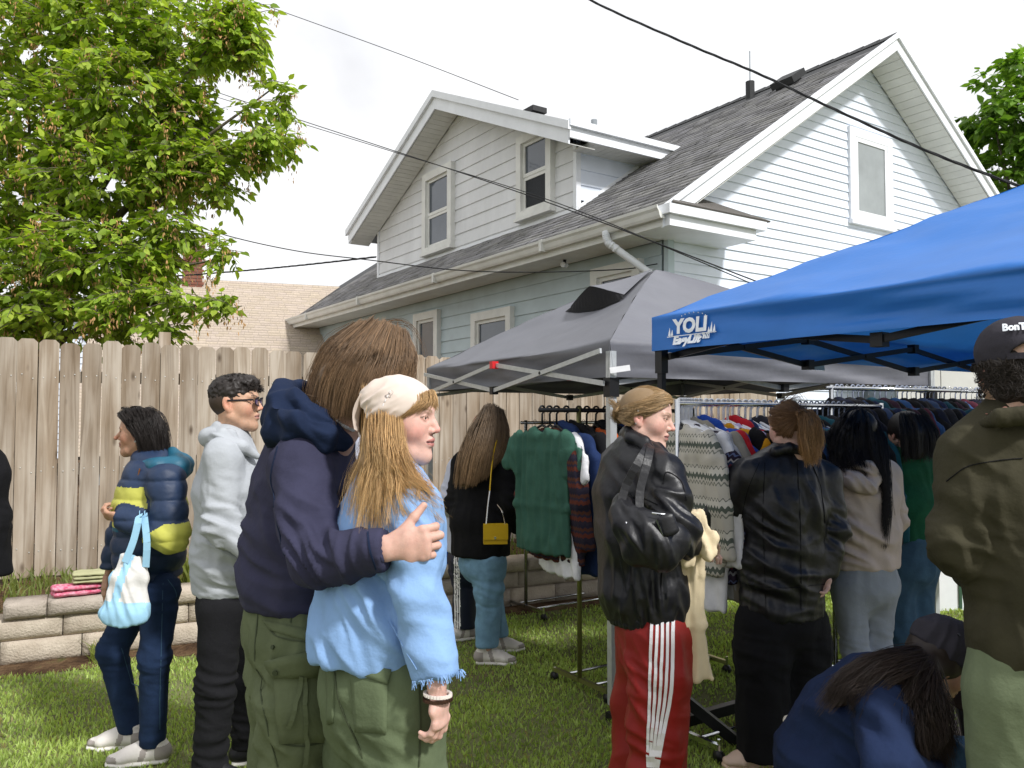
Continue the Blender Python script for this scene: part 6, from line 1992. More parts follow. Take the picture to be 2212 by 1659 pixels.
    for l_ in ([(1330, 1080), (1380, 1075), (1420, 1090)], [(1432, 1045), (1440, 1020), (1470, 1040), (1482, 1080)], [(1425, 1290), (1430, 1230)]): ribbon(ja, l_, .004, mt_blackk)
    for q in 'RL': shoe(P, below(J['an' + q], 0), f, mt_shoew, mt_solew, .26)
    # smooth hair drawn back into a small bun
    B = V(.0, -.100, .005)
    G = [[(.0, .080, .092), (.045, .055, .092), (.072, -.01, .055), (.055, -.07, .03), (.01, -.105, .01)], [(.03, .085, .078), (.062, .06, .062), (.078, -.01, .028), (.062, -.065, .012), (.015, -.103, .005)],
         [(.052, .072, .060), (.072, .045, .038), (.080, -.005, .012), (.068, -.05, .0), (.02, -.1, .0)], [(.066, .045, .030), (.076, .02, .022), (.080, -.015, .03), (.072, -.05, -.015), (.02, -.098, -.006)], [(.068, -.035, -.035), (.070, -.05, -.04), (.06, -.07, -.035), (.04, -.09, -.02), (.015, -.1, -.01)]]
    T = [[(0, .080, .092), (.0, .04, .115), (.0, -.03, .117), (.0, -.08, .08), (0, -.112, .02)]]
    cap = SDF().ell((0, -.012, .034), (.0762, .0965, .0808), k=.02); cap.ell(B, (.030, .030, .026), k=.01)
    cut = None
    bunpts = [[B + V(.032 * math.cos(a), -.004 + .012 * math.sin(2 * a), .028 * math.sin(a)) for a in np.linspace(0, 6.0, 8)] for _ in range(1)]
    v_, f_ = cap.mesh(.0045, lambda p: np.where((p[:, 1] > -.03), np.maximum(.50 * (p[:, 1] - .060) - (p[:, 2] - .055) * .87, -(p[:, 2] + .0)), -1))
    P.hair([dict(guides=G, n=2600, spread=.0022, r=.0009, m=10, seed=2, clumps=120, cspread=.003), dict(guides=T + [G[0]], n=2200, spread=.0022, r=.0009, m=10, seed=3),
            dict(guides=[[(-a, b, c) for a, b, c in g] for g in G], n=700, spread=.003, r=.001, m=8, seed=5), dict(guides=[[(-a, b, c) for a, b, c in G[0]]] + T, n=700, spread=.0025, r=.0009, m=10, seed=6),
            dict(guides=bunpts, n=260, spread=.006, r=.001, m=12, seed=7), dict(guides=[[B, B + V(0, -.03, .03), B + V(.01, -.045, .045)], [B, B + V(.01, -.03, .015), B + V(.02, -.05, .02)]], n=90, spread=.004, r=.0007, m=6, seed=8)],
           (.40, .27, .14))
    obj('hair_cap', P.w(v_), f_, mt_hair, P.root, True, cols=np.tile(np.array([.22, .145, .075]), (len(v_), 1)))
    for zz in (-.028, .02):
        MB().box(P.w((.083, -.018, zz)), (.002, .004, .002)).build('earring', mt_chrome, P.root)
    return P
RED = red_woman()

# slouchy leather shoulder bag
def hobo_bag():
    b = at(1405, 1155, 2.80)
    r = thing('shoulder_bag', 'black leather slouch bag with zips on the shoulder of the red trousered woman', 'bag', b - UP * .12)
    S = SDF()
    S.loft([(at(1350, 1120, 2.84), .055, .045, (0, 0, 1)), (at(1385, 1165, 2.78), .085, .055, (0, 0, 1)), (at(1430, 1180, 2.76), .080, .055, (0, 0, 1)), (at(1465, 1165, 2.78), .055, .045, (0, 0, 1))], k=.04)
    S.loft([(at(1345, 1085, 2.86), .035), (at(1355, 1130, 2.82), .055)], k=.03)
    v, f = S.mesh(.007); v = folds(v, f, [(at(1390, 1160, 2.72), .08, (1, 0, .3), .045, .008), (at(1350, 1120, 2.8), .06, (1, 0, .2), .03, .007)], amp=.004, seed=2)
    obj('bag_body', v, f, mt_leather, r, True)
    for off in (0, 1):
        pts = [at(1338 + off * 45, 1100 + off * 30, 2.82 - off * .05), at(1352 + off * 30, 1050 + off * 15, 2.84 - off * .03), at(1378 + off * 20, 1000, 2.84), at(1396 + off * 8, 970, 2.90), at(1402 + off * 4, 962, 3.0)]
        P_ = catmull(pts, 16); mb = MB()
        for a, c in zip(P_[:-1], P_[1:]): mb.bar(a, c + (c - a) * .1, .028, .009, (0, -1, .2))
        mb.build('strap', mt_leather, r)
    for a, c in ((at(1418, 1122, 2.70), at(1447, 1195, 2.71)), (at(1408, 1108, 2.715), at(1445, 1112, 2.72)), (at(1352, 1128, 2.755), at(1360, 1155, 2.75))):
        mb = MB(); mb.tube([a, (a + c) / 2 + V(0, -.006, 0), c], .0035, 6); mb.build('zip', mt_chrome, r)
    S = SDF().loft([(at(1438, 1118, 2.705), .03, .012, (1, 0, 0)), (at(1450, 1150, 2.70), .03, .012, (1, 0, 0))], k=.01)
    v, f = S.mesh(.006); obj('pocket_flap', v, f, mt_leather, r, True)
hobo_bag()

# cream trousers folded over her forearm
def held_trousers():
    b = at(1515, 1470, 3.0)
    r = thing('cream_trousers', 'cream trousers draped over the leather jacket arm, legs hanging down', 'trousers', b)
    m = cotton('cream_twill', '#d8c7a6', .06, bscale=260)
    S = SDF()
    S.loft([(at(1495, 1120, 2.98), .045, .02, (1, 0, 0)), (at(1490, 1240, 2.99), .040, .013, (1, 0, 0)), (at(1497, 1350, 3.0), .042, .010, (1, 0, 0)), (at(1508, 1485, 3.01), .056, .010, (1, .2, 0))], k=.015)
    v, f = S.mesh(.007, lambda p: at(1505, 1470, 3.0)[2] - p[:, 2]); v = folds(v, f, drape=.011, dscale=(34, 34, .8), seed=3, micro=0)
    obj('trouser_leg', v, f, m, r, True)
    S = SDF().loft([(at(1500, 1110, 2.97), .034, .018, (1, 0, 0)), (at(1520, 1165, 2.92), .036, .014, (1, 0, .3)), (at(1534, 1200, 2.90), .024, .014, (1, 0, .3))], k=.02)
    S.loft([(at(1498, 1110, 2.95), .022, .016, (1, 0, 0)), (at(1486, 1190, 2.92), .024, .012, (1, 0, 0)), (at(1488, 1220, 2.92), .022, .012, (1, 0, 0))], k=.01)
    v, f = S.mesh(.007); v = folds(v, f, [(at(1515, 1160, 2.9), .08, (1, 0, .4), .045, .009)], drape=.004, dscale=(20, 20, 5), seed=6)
    obj('bunched_leg', v, f, m, r, True)
held_trousers()
# ------------------------------------------------------------------ generic standing figure for the people further back
def stander(label, base, f, J, head, torso, arms, legs, mats, hemz, seed, res=.010, folds_=(), foot=None, head_kw=None, topname='jacket', botname='trousers', shoes=(None, None), amp=.005, drape=.004, hands=True, cutx=None):
    f = norm(f); sd = norm(np.cross(f, UP))
    P = Person(label, base)
    kw = dict(tone=(.55, .33, .25), res=.004, eyes=False); kw.update(head_kw or {})
    P.add_head(head[0], head[1], head[2] if len(head) > 2 else (0, 0, 1), **kw)
    if hands:
        for q in 'LR':
            d = norm(J['wr' + q] - J['el' + q]); P.add_hand(J['wr' + q], d, -sd if q == 'R' else sd, f, .95, .45, res=.0045)
    P.finish_skin(under_body(J, sd))
    S = SDF(); S.loft([(c, a, b, sd) for c, a, b in torso], k=.05)
    for q in 'LR':
        r = arms[q] if isinstance(arms, dict) else arms
        S.loft([(J['neck'], .06), (J['sh' + q], r[0])], k=.05)
        S.loft([(J['sh' + q], r[0]), (J['el' + q], r[1]), (J['wr' + q], r[2])], k=.03)
    fo = [(J['elL'], .08, (.5, .2, 1), .05, .010), (J['elR'], .08, (.5, .2, 1), .05, .010)] + list(folds_)
    P.top = P.cloth(topname, S, mats[0], res, lambda v: np.where(v[:, 2] < hemz - .25, -1, hemz - v[:, 2]) if cutx is None else cutx(v), specs=fo, drape=drape, amp=amp, seed=seed)
    S = SDF()
    pw, pd = legs['pelvis']
    S.loft([(J['pelvis'] + UP * .08, pw * .95, pd * .95, sd), (J['pelvis'] - UP * .04, pw, pd, sd)], k=.05)
    for q in 'LR':
        r = legs['r']; S.loft([(J['hip' + q], r[0]), (J['kn' + q], r[1]), (below(J['an' + q], legs.get('z', .08)), r[2])], k=.05)
    P.bot = P.cloth(botname, S, mats[1], res, lambda v: legs.get('z', .08) - .01 - v[:, 2], specs=[(J['knL'], .09, (.2, 0, 1), .05, .007), (J['knR'], .09, (.2, 0, 1), .05, .007)], drape=.004, amp=.004, seed=seed + 3, midx=legs.get('midx'))
    if shoes[0] is not None:
        ft = foot or {'L': f, 'R': f}
        for q in 'LR': shoe(P, below(J['an' + q], 0), ft[q], shoes[0], shoes[1], .26)
    return P

# long haired woman in black at the first rail
def long_hair():
    f = V(.35, .94, 0)
    J = dict(neck=at(1055, 978, 5.27), chest=at(1042, 1040, 5.27), waist=at(1038, 1130, 5.27), pelvis=at(1042, 1205, 5.27), shL=at(1000, 1000, 5.32), elL=at(985, 1085, 5.35), wrL=at(1010, 1150, 5.45),
             shR=at(1088, 1005, 5.2), elR=at(1100, 1085, 5.15), wrR=at(1118, 1140, 5.3), hipL=at(1025, 1215, 5.35), hipR=at(1060, 1215, 5.2), knL=V(-.16, 5.42, .48), knR=V(-.145, 5.22, .48), anL=V(-.10, 5.52, .09), anR=V(-.16, 5.25, .09))
    P = stander('woman with very long brown hair in black top and light jeans at the first rail', V(-.18, 5.27, 0), f, J, (at(1062, 925, 5.27), (.6, .72, -.28), (.15, 0, 1)),
                [(at(1038, 1190, 5.27), .20, .155), (at(1038, 1120, 5.27), .20, .15), (at(1044, 1030, 5.27), .19, .13), (at(1052, 985, 5.27), .10, .09)], (.075, .07, .05), dict(pelvis=(.155, .13), r=(.095, .086, .08), z=.12), (mt_blackk, mt_jean2), at(1038, 1200, 5.27)[2], 3.0,
                foot={'L': V(1, .2, 0), 'R': V(1, -.05, 0)}, shoes=(mt_shoew, mt_solew))
    G = [[at(*p) for p in g] for g in ([(1050, 880, 5.3), (1015, 930, 5.22), (992, 990, 5.12), (980, 1050, 5.10)], [(1055, 878, 5.27), (1030, 930, 5.15), (1010, 990, 5.08), (1000, 1056, 5.07)], [(1062, 878, 5.24), (1050, 930, 5.12), (1035, 990, 5.06), (1022, 1050, 5.06)],
                                         [(1070, 880, 5.24), (1070, 930, 5.13), (1060, 985, 5.07), (1045, 1035, 5.06)], [(1076, 884, 5.26), (1085, 930, 5.18), (1078, 975, 5.10), (1062, 1010, 5.07)], [(1082, 890, 5.3), (1093, 930, 5.25), (1093, 960, 5.2), (1080, 985, 5.12)])]
    cap = SDF().ell(P.hc + V(-.005, -.01, .03), (.092, .10, .09), k=.03); cap.loft([(at(1045, 950, 5.22), .085, .05, (1, 0, 0)), (at(1020, 1010, 5.14), .07, .03, (1, 0, 0)), (at(1002, 1045, 5.11), .05, .02, (1, 0, 0))], k=.04)
    P.hair([dict(guides=G, n=2600, spread=.006, r=.0014, m=10, wave=.006, wfreq=1.0, clumps=150, seed=3, taper=.4, lvar=.12, tip=(.21, .13, .065))], (.085, .058, .036), world=True, cap=cap, capcol=.75, capres=.008)
    return P
LONG = long_hair()
# yellow purse on a chain
yb = at(1070, 1153, 4.98)
pr_ = thing('purse', 'small yellow flap purse hanging on a chain from the long haired woman', 'purse', yb - UP * .065)
mt_yel = mat('yellow_leather', '#c9a312', .45, .06, 10, .2, 90)
MB().box(yb, (.072, .022, .060), (norm(V(1, .1, 0)), norm(V(-.1, 1, 0)), UP)).build('purse_body', mt_yel, pr_)
MB().box(yb + V(.003, -.027, .015), (.074, .005, .046), (norm(V(1, .1, 0)), norm(V(-.1, 1, 0)), UP)).build('flap', mt_yel, pr_)
MB().box(yb + V(.0, -.034, -.02), (.006, .003, .008)).build('clasp', mt_chrome, pr_)
mb = MB(); mb.tube(catmull([at(1050, 1133, 4.98), at(1054, 1090, 4.99), at(1058, 1060, 5.0)], 10), .0045, 5); mb.tube(catmull([at(1092, 1133, 4.98), at(1085, 1105, 5.0), at(1075, 1090, 5.05)], 10), .0045, 5)
q = mb.build('chain', mt_chrome, pr_)
MB().tube(catmull([at(1058, 1060, 5.0), at(1062, 1010, 5.05), at(1070, 960, 5.08), at(1078, 945, 5.15)], 10), .004, 5).build('strap', mt_yel, pr_)

# person behind her in white top and striped navy track trousers
def stripes_person():
    f = V(.8, .6, 0); sd = norm(np.cross(norm(f), UP))
    J = dict(neck=at(1030, 985, 5.85), chest=at(1015, 1040, 5.85), waist=at(1005, 1120, 5.85), pelvis=at(1008, 1200, 5.85), shL=at(1010, 1000, 6.0), elL=at(1000, 1080, 6.05), wrL=at(1040, 1130, 6.05),
             shR=at(990, 1010, 5.72), elR=at(968, 1085, 5.7), wrR=at(1000, 1130, 5.78), hipL=at(1015, 1210, 5.95), hipR=at(1000, 1210, 5.78), knL=V(-.30, 5.95, .48), knR=V(-.34, 5.8, .48), anL=V(-.28, 5.95, .09), anR=V(-.33, 5.82, .09))
    def midx(c):
        d = c - V(-.335, 5.79, 0)
        w = (d @ V(1, 0, 0) + .045) / .017
        return ((d[:, 1] < .04) & (np.abs(w) < 1.5) & (np.abs(w - np.round(w)) < .3)).astype(int)
    return stander('person in loose white shirt and white striped navy track trousers by the wall', V(-.33, 5.85, 0), f, J, (at(1048, 925, 5.9), (.8, .6, -.2)),
                   [(at(1002, 1180, 5.85), .18, .14), (at(1008, 1110, 5.85), .19, .15), (at(1018, 1030, 5.85), .18, .13), (at(1028, 990, 5.85), .09, .08)], {'L': (.07, .08, .05), 'R': (.075, .088, .05)}, dict(pelvis=(.16, .13), r=(.10, .09, .085), z=.10, midx=midx), (mt_lav, [mt_track, mt_stripe]), at(1002, 1190, 5.85)[2], 7.0,
                   foot={'L': V(-1, -.3, 0), 'R': V(-.9, -.4, 0)}, shoes=(mt_shoew, mt_solew), res=.009)
STRIPE = stripes_person()

# person between the couple and the fence, mostly hidden
def hidden_person():
    f = V(.95, .2, 0)
    J = dict(neck=at(790, 945, 3.3), chest=at(800, 1060, 3.3), waist=at(800, 1180, 3.3), pelvis=at(800, 1290, 3.3), shL=at(800, 1000, 3.5), elL=at(800, 1140, 3.55), wrL=at(850, 1200, 3.5), shR=at(800, 1000, 3.12), elR=at(790, 1150, 3.1), wrR=at(850, 1200, 3.15),
             hipL=at(800, 1310, 3.42), hipR=at(800, 1310, 3.2), knL=V(-.57, 3.42, .5), knR=V(-.55, 3.2, .5), anL=V(-.57, 3.42, .09), anR=V(-.55, 3.2, .09))
    P = stander('blond person in pale grey shirt half hidden behind the embracing couple', V(-.56, 3.3, 0), f, J, (at(808, 880, 3.3), (1, .1, -.1)),
                [(at(800, 1260, 3.3), .18, .14), (at(800, 1150, 3.3), .185, .14), (at(800, 1040, 3.3), .185, .13), (at(793, 965, 3.3), .10, .09)], (.07, .06, .05), dict(pelvis=(.16, .13), r=(.09, .08, .07)), (mt_lav, mt_jean3), at(800, 1270, 3.3)[2], 9.0, shoes=(mt_shoew, mt_solew), topname='shirt', head_kw=dict(tone=(.6, .38, .3)))
    cap = SDF().ell((0, -.012, .034), (.082, .103, .088), k=.03); cap.loft([((0, -.07, 0), .05), ((0, -.085, -.05), .035)], k=.03)
    G = [[(.05, .03, .1), (.084, -.01, .05), (.082, -.04, -.02), (.07, -.06, -.07)], [(.03, -.04, .11), (.06, -.09, .06), (.055, -.11, -.01), (.045, -.1, -.075)]]
    P.hair([dict(guides=G, n=600, spread=.006, r=.0012, m=8, wave=.008, seed=4, clumps=40)], (.38, .25, .11), cap=cap, capcol=.7, capres=.007)
    MB().tube([P.w((.082, -.03, -.035)), P.w((.084, -.03, -.060))], .009, 8).build('earring', mt_chrome, P.root)
hidden_person()

# ponytail woman in the black leather coat
def ponytail():
    f = norm(V(-.30, .95, 0)); sd = norm(np.cross(f, UP))
    J = dict(neck=at(1700, 988, 3.76), chest=at(1692, 1090, 3.76), waist=at(1690, 1210, 3.76), pelvis=at(1690, 1330, 3.76), shL=at(1618, 1030, 3.70), elL=at(1562, 1115, 3.80), wrL=at(1580, 1048, 3.98), shR=at(1778, 1035, 3.82), elR=at(1796, 1150, 3.78), wrR=at(1785, 1235, 3.72),
             hipL=at(1645, 1350, 3.72), hipR=at(1735, 1350, 3.80))
    J.update(knL=below(J['hipL'], .5, .0, 0), knR=below(J['hipR'], .5, .0, 0), anL=below(J['hipL'], .08, .0, .0), anR=below(J['hipR'], .08, .0, 0))
    P = stander('ginger ponytail woman seen from behind in black leather jacket and wide black trousers', V(1.24, 3.76, 0), f, J, (at(1704, 925, 3.76), (-.20, .96, -.12)),
                [(at(1690, 1318, 3.76), .205, .155), (at(1690, 1220, 3.76), .205, .155), (at(1694, 1090, 3.76), .215, .15), (at(1697, 1020, 3.76), .185, .115), (at(1700, 985, 3.76), .085, .08)], {'L': (.085, .085, .055), 'R': (.085, .078, .058)}, dict(pelvis=(.185, .15), r=(.118, .12, .125), z=.06), (mt_leather, mt_blackk), at(1690, 1330, 3.76)[2], 11.0, .0085,
                folds_=[(at(1690, 1260, 3.6), .13, (.25, 0, 1), .07, .010), (at(1640, 1150, 3.6), .1, (.6, 0, .8), .07, .010), (at(1740, 1100, 3.6), .1, (1, 0, .1), .08, .008)], foot={'L': V(-1, -.15, 0), 'R': V(-.9, .3, 0)}, shoes=(mt_pink, mt_pink), topname='leather_jacket', head_kw=dict(tone=(.62, .40, .32)))
    for l_ in ([(1652, 1000), (1648, 1120), (1652, 1230), (1655, 1325)], [(1722, 1000), (1728, 1120), (1730, 1230), (1730, 1325)], [(1600, 1262), (1690, 1270), (1780, 1262)], [(1640, 1000), (1615, 1060), (1600, 1130)], [(1755, 1005), (1775, 1060), (1782, 1130)]): ribbon(P.top, l_, .0022, mt_blackk)
    S = SDF().loft([(at(1660, 990, 3.72), .022), (at(1675, 975, 3.67), .028), (at(1705, 968, 3.655), .03), (at(1735, 975, 3.68), .028), (at(1748, 990, 3.75), .022)], k=.02)
    P.cloth('collar', S, mt_leather, .007, parent=P.top, amp=.004)
    Bk = V(-.004, -.110, .042)
    G = [[(s_ * a, b, c) for a, b, c in g] for s_ in (-1, 1) for g in ([(.03, .08, .09), (.06, .03, .09), (.07, -.05, .07), (.02, -.108, .045)], [(.06, .06, .05), (.08, .0, .03), (.07, -.06, .03), (.02, -.11, .04)], [(.07, -.01, -.02), (.075, -.04, -.02), (.055, -.08, .0), (.015, -.108, .035)], [(.04, -.075, -.055), (.045, -.085, -.04), (.03, -.1, -.0), (.012, -.11, .03)])]
    T = [[(0, .08, .092), (0, .03, .118), (0, -.05, .112), (.0, -.11, .05)]]
    PT = [[Bk + V(dx * .3, 0, 0), Bk + V(.008 + dx, -.035, .0), Bk + V(.010 + dx * 1.5, -.042, -.07), Bk + V(.012 + dx * 1.3, -.030, -.15), Bk + V(.018 + dx * .5, -.02, -.205)] for dx in (-.026, -.008, .01, .026)]
    cap = SDF().ell((0, -.012, .034), (.0762, .097, .081), k=.02); cap.loft([(Bk, .02), (Bk + V(.010, -.030, -.04), .032), (Bk + V(.012, -.025, -.13), .026)], k=.02)
    P.hair([dict(guides=G[:4], n=1300, spread=.003, r=.0012, m=9, seed=1, clumps=70), dict(guides=G[4:], n=1300, spread=.003, r=.0012, m=9, seed=2, clumps=70), dict(guides=T + [G[0]], n=1000, spread=.003, r=.0011, m=9, seed=3), dict(guides=T + [G[4]], n=1000, spread=.003, r=.0011, m=9, seed=4),
            dict(guides=PT, n=1600, spread=.006, r=.0011, m=12, wave=.008, wfreq=1.6, clumps=70, seed=5, taper=.4, lvar=.2, tip=(.50, .28, .12)), dict(guides=[[(0, .05, .112), (.02, .0, .135), (.03, -.05, .128), (.02, -.1, .06)]], n=40, spread=.012, r=.0007, m=9, seed=6)],
           (.23, .125, .06), cap=cap, capcol=.7, capres=.006)
    mb = MB(); c = P.w(Bk + V(0, -.012, .006)); mb.box(c, (.018, .006, .005)); mb.build('hair_clip', mt_chrome, P.root)
ponytail()

# woman in beige hoodie and grey leggings
def beige():
    f = norm(V(-.15, .98, 0))
    J = dict(neck=at(1856, 985, 4.15), chest=at(1862, 1070, 4.15), waist=at(1864, 1160, 4.15), pelvis=at(1866, 1245, 4.15), shL=at(1805, 1025, 4.12), elL=at(1800, 1120, 4.2), wrL=at(1840, 1160, 4.4), shR=at(1915, 1025, 4.2), elR=at(1930, 1120, 4.25), wrR=at(1900, 1160, 4.45),
             hipL=at(1833, 1265, 4.12), hipR=at(1902, 1265, 4.18), knL=at(1850, 1420, 4.08), knR=at(1893, 1420, 4.14))
    J.update(anL=below(J['knL'], .09), anR=below(J['knR'], .09))
    P = stander('woman with long black hair in beige hoodie and heather grey leggings', V(1.78, 4.15, 0), f, J, (at(1850, 935, 4.15), (-.2, .95, -.15)),
                [(at(1864, 1212, 4.15), .185, .150), (at(1864, 1150, 4.15), .185, .15), (at(1862, 1070, 4.15), .180, .14), (at(1858, 1010, 4.15), .13, .10), (at(1856, 985, 4.15), .08, .08)], (.072, .068, .05), dict(pelvis=(.168, .150), r=(.090, .065, .045), z=.08), (mt_beigeh, mt_legg), at(1864, 1225, 4.15)[2], 15.0, .009,
                folds_=[(at(1860, 1180, 4.0), .10, (.5, 0, 1), .06, .012), (at(1830, 1120, 4.0), .09, (.6, 0, .8), .06, .010)], shoes=(mt_shoew, mt_solew), topname='hoodie', botname='leggings', head_kw=dict(tone=(.5, .31, .23)))
    S = SDF().loft([(at(1815, 1010, 4.05), .03), (at(1840, 1040, 3.99), .045), (at(1875, 1050, 3.98), .045), (at(1905, 1020, 4.06), .035)], k=.03); S.loft([(at(1835, 1000, 4.03), .025), (at(1880, 1010, 4.0), .035), (at(1905, 1005, 4.06), .025)], k=.03)
    P.cloth('hood', S, mt_beigeh, .008, specs=[(at(1870, 1030, 3.95), .07, (.7, 0, .7), .05, .010)], amp=.005, parent=P.top, seed=5)
    G = [[at(*p) for p in g] for g in ([(1850, 893, 4.18), (1805, 920, 4.2), (1795, 980, 4.15), (1815, 1030, 4.02)], [(1850, 893, 4.12), (1825, 920, 4.06), (1815, 970, 4.03), (1830, 1010, 4.0)], [(1855, 893, 4.1), (1850, 930, 4.03), (1850, 970, 4.02), (1855, 1005, 3.98)], [(1860, 893, 4.12), (1880, 925, 4.06), (1890, 980, 4.03), (1912, 1040, 4.0)], [(1860, 895, 4.16), (1905, 930, 4.16), (1918, 1010, 4.08), (1920, 1100, 4.02), (1912, 1180, 4.0)])]
    cap = SDF().ell(P.hc + V(0, -.015, .03), (.092, .105, .09), k=.03); cap.loft([(at(1852, 960, 4.12), .10, .06, (1, 0, 0)), (at(1855, 1000, 4.06), .085, .04, (1, 0, 0))], k=.04)
    P.hair([dict(guides=G, n=2200, spread=.007, r=.0013, m=10, wave=.004, clumps=110, seed=7, taper=.3)], (.014, .011, .012), world=True, cap=cap, capcol=.9, capres=.008)
beige()

def green_person():
    f = norm(V(-.1, .98, 0))
    J = dict(neck=at(1955, 985, 4.6), chest=at(1958, 1060, 4.6), waist=at(1960, 1130, 4.6), pelvis=at(1962, 1200, 4.6), shL=at(1905, 1020, 4.6), elL=at(1898, 1090, 4.7), wrL=at(1920, 1130, 4.85), shR=at(2008, 1020, 4.6), elR=at(2015, 1100, 4.7), wrR=at(1990, 1140, 4.85),
             hipL=at(1940, 1215, 4.58), hipR=at(1986, 1215, 4.62), knL=at(1945, 1360, 4.58), knR=at(1982, 1360, 4.62))
    J.update(anL=below(J['knL'], .09), anR=below(J['knR'], .09))
    P = stander('person in bottle green knit top and mid blue jeans beside the beige hoodie', V(2.2, 4.6, 0), f, J, (at(1955, 935, 4.6), (-.1, .98, -.15)),
                [(at(1960, 1160, 4.6), .17, .14), (at(1960, 1090, 4.6), .175, .14), (at(1957, 1015, 4.6), .15, .11), (at(1955, 988, 4.6), .08, .08)], (.07, .06, .045), dict(pelvis=(.165, .15), r=(.095, .08, .07)), (mt_greenk, mt_jean3), at(1960, 1165, 4.6)[2], 17.0, shoes=(mt_shoew, mt_solew), topname='knit_top', botname='jeans', head_kw=dict(tone=(.5, .31, .23)))
    cap = SDF().ell((0, -.015, .03), (.09, .108, .092), k=.03); cap.loft([((0, -.08, -.02), .07), ((0, -.085, -.11), .05)], k=.03)
    G = [[(x, -.09, .08), (x * 1.3, -.125, .0), (x * 1.3, -.12, -.08), (x * 1.2, -.11, -.15)] for x in (-.07, -.03, .03, .07)]
    P.hair([dict(guides=G, n=700, spread=.007, r=.0014, m=8, clumps=40, seed=7)], (.016, .013, .013), cap=cap, capcol=.9, capres=.008)
green_person()

# man in the olive jacket with a backward cap
def olive_man():
    f = norm(V(-.05, .99, 0)); sd = norm(np.cross(f, UP))
    J = dict(neck=at(2212, 885, 2.2), chest=at(2225, 1060, 2.2), waist=at(2228, 1250, 2.2), pelvis=at(2230, 1450, 2.2), shL=at(2104, 985, 2.2), elL=at(2078, 1170, 2.2), wrL=at(2075, 1290, 2.05), shR=at(2375, 985, 2.22), elR=at(2410, 1170, 2.25), wrR=at(2390, 1300, 2.4),
             hipL=at(2178, 1500, 2.18), hipR=at(2320, 1500, 2.2))
    J['wrL'] = at(2100, 1235, 2.42)
    J.update(knL=below(J['hipL'], .5, .0, .0), knR=below(J['hipR'], .5), anL=below(J['hipL'], .09), anR=below(J['hipR'], .09))
    P = stander('man in backward charcoal cap and dark olive jacket seen from behind', V(1.39, 2.2, 0), f, J, (at(2192, 800, 2.2), (.20, .97, -.05)),
                [(at(2246, 1425, 2.2), .160, .14), (at(2246, 1380, 2.2), .172, .155), (at(2236, 1200, 2.2), .185, .15), (at(2222, 1050, 2.2), .205, .145), (at(2215, 950, 2.2), .165, .11), (at(2212, 895, 2.2), .085, .085)], (.088, .082, .06), dict(pelvis=(.165, .15), r=(.105, .105, .10), z=.05), (mt_olivej, mt_sagep), at(2228, 1440, 2.2)[2], 25.0, .008,
                folds_=[(at(2100, 1150, 2.05), .10, (1, 0, .3), .07, .010), (at(2150, 1300, 2.05), .12, (1, 0, .2), .09, .010), (at(2140, 1400, 2.05), .08, (1, 0, 0), .04, .007), (at(2120, 1010, 2.05), .08, (.7, 0, .7), .07, .008)], shoes=(mt_shoeb, mt_blackpl), topname='jacket', head_kw=dict(tone=(.58, .37, .27), size=1.06, neckr=1.1))
    zc = at(2228, 1440, 2.2)[2]
    S = SDF().loft([(at(2246, 1438, 2.2), .156, .138, sd), (at(2246, 1400, 2.2), .163, .143, sd)], k=.02)
    P.cloth('hem_band', S, mt_olivej, .007, lambda v: np.maximum(zc - .012 - v[:, 2], v[:, 2] - zc - .045), parent=P.top, drape=.003, dscale=(80, 80, 1), seed=2)
    S = SDF().loft([(at(2125, 915, 2.15), .018), (at(2165, 902, 2.08), .026), (at(2212, 898, 2.06), .027), (at(2260, 902, 2.08), .026), (at(2300, 915, 2.15), .02)], k=.02)
    P.cloth('collar', S, mt_olivej, .006, parent=P.top, drape=.003, dscale=(90, 90, 2), seed=7)
    S = SDF().loft([(at(2130, 894, 2.16), .010), (at(2170, 884, 2.105), .012), (at(2212, 880, 2.095), .012), (at(2255, 884, 2.105), .012)], k=.01)
    P.cloth('shirt_collar', S, cotton('salmon_cotton', '#a9776a', .08), .006)
    for l_ in ([(2045, 1040), (2090, 1008), (2150, 996), (2208, 990)],): ribbon(P.top, l_, .0022, mt_blackk)
    # curly hair at the nape
    rg_ = np.random.default_rng(9)
    sets = []
    for k in range(240):
        a = rg_.uniform(-2.0, 2.0); z = rg_.uniform(-.058, .02)
        p = V(.080 * math.sin(a), -.012 - .092 * math.cos(a), z)
        if p[1] > .0: continue
        n = norm(V(p[0], p[1], 0)); t = np.cross(n, UP); r = rg_.uniform(.006, .011)
        ph = rg_.uniform(0, 6.28)
        sets.append(dict(guides=[[p + n * (.004 + .008 * i / 6) + (t * math.cos(ph + i) + UP * math.sin(ph + i)) * r - UP * .003 * i for i in range(7)]], n=7, spread=.0025, r=.0011, m=9, seed=k))
    cap = SDF().loft([((0, -.035, .01), .078, .07, (1, 0, 0)), ((0, -.042, -.045), .068, .058, (1, 0, 0))], k=.03)
    P.hair(sets, (.035, .027, .022), cap=cap, capcol=.8, capres=.006, capfold=dict(amp=.008, ascale=60))
    # cap worn backwards: crown, adjuster opening, strap, peak in front
    hatm = mt_cap
    S = SDF().ell((0, -.006, .048), (.088, .112, .088), k=.02)
    def hatcut(p):
        arch = np.sqrt((p[:, 0] / .045) ** 2 + ((p[:, 2] - .018) / .040) ** 2)
        return np.maximum(.016 - p[:, 2], np.where(p[:, 1] < 0, (1 - arch) * .04, -1))
    v, fc = S.mesh(.004, hatcut); v = folds(v, fc, amp=.003, ascale=22)
    hat = obj('cap', P.w(v), fc, hatm, P.root, True)
    st = MB()
    pts = [P.w((.088 * math.sin(a), -.006 - .113 * math.cos(a), .024)) for a in np.linspace(-.62, .62, 14)]
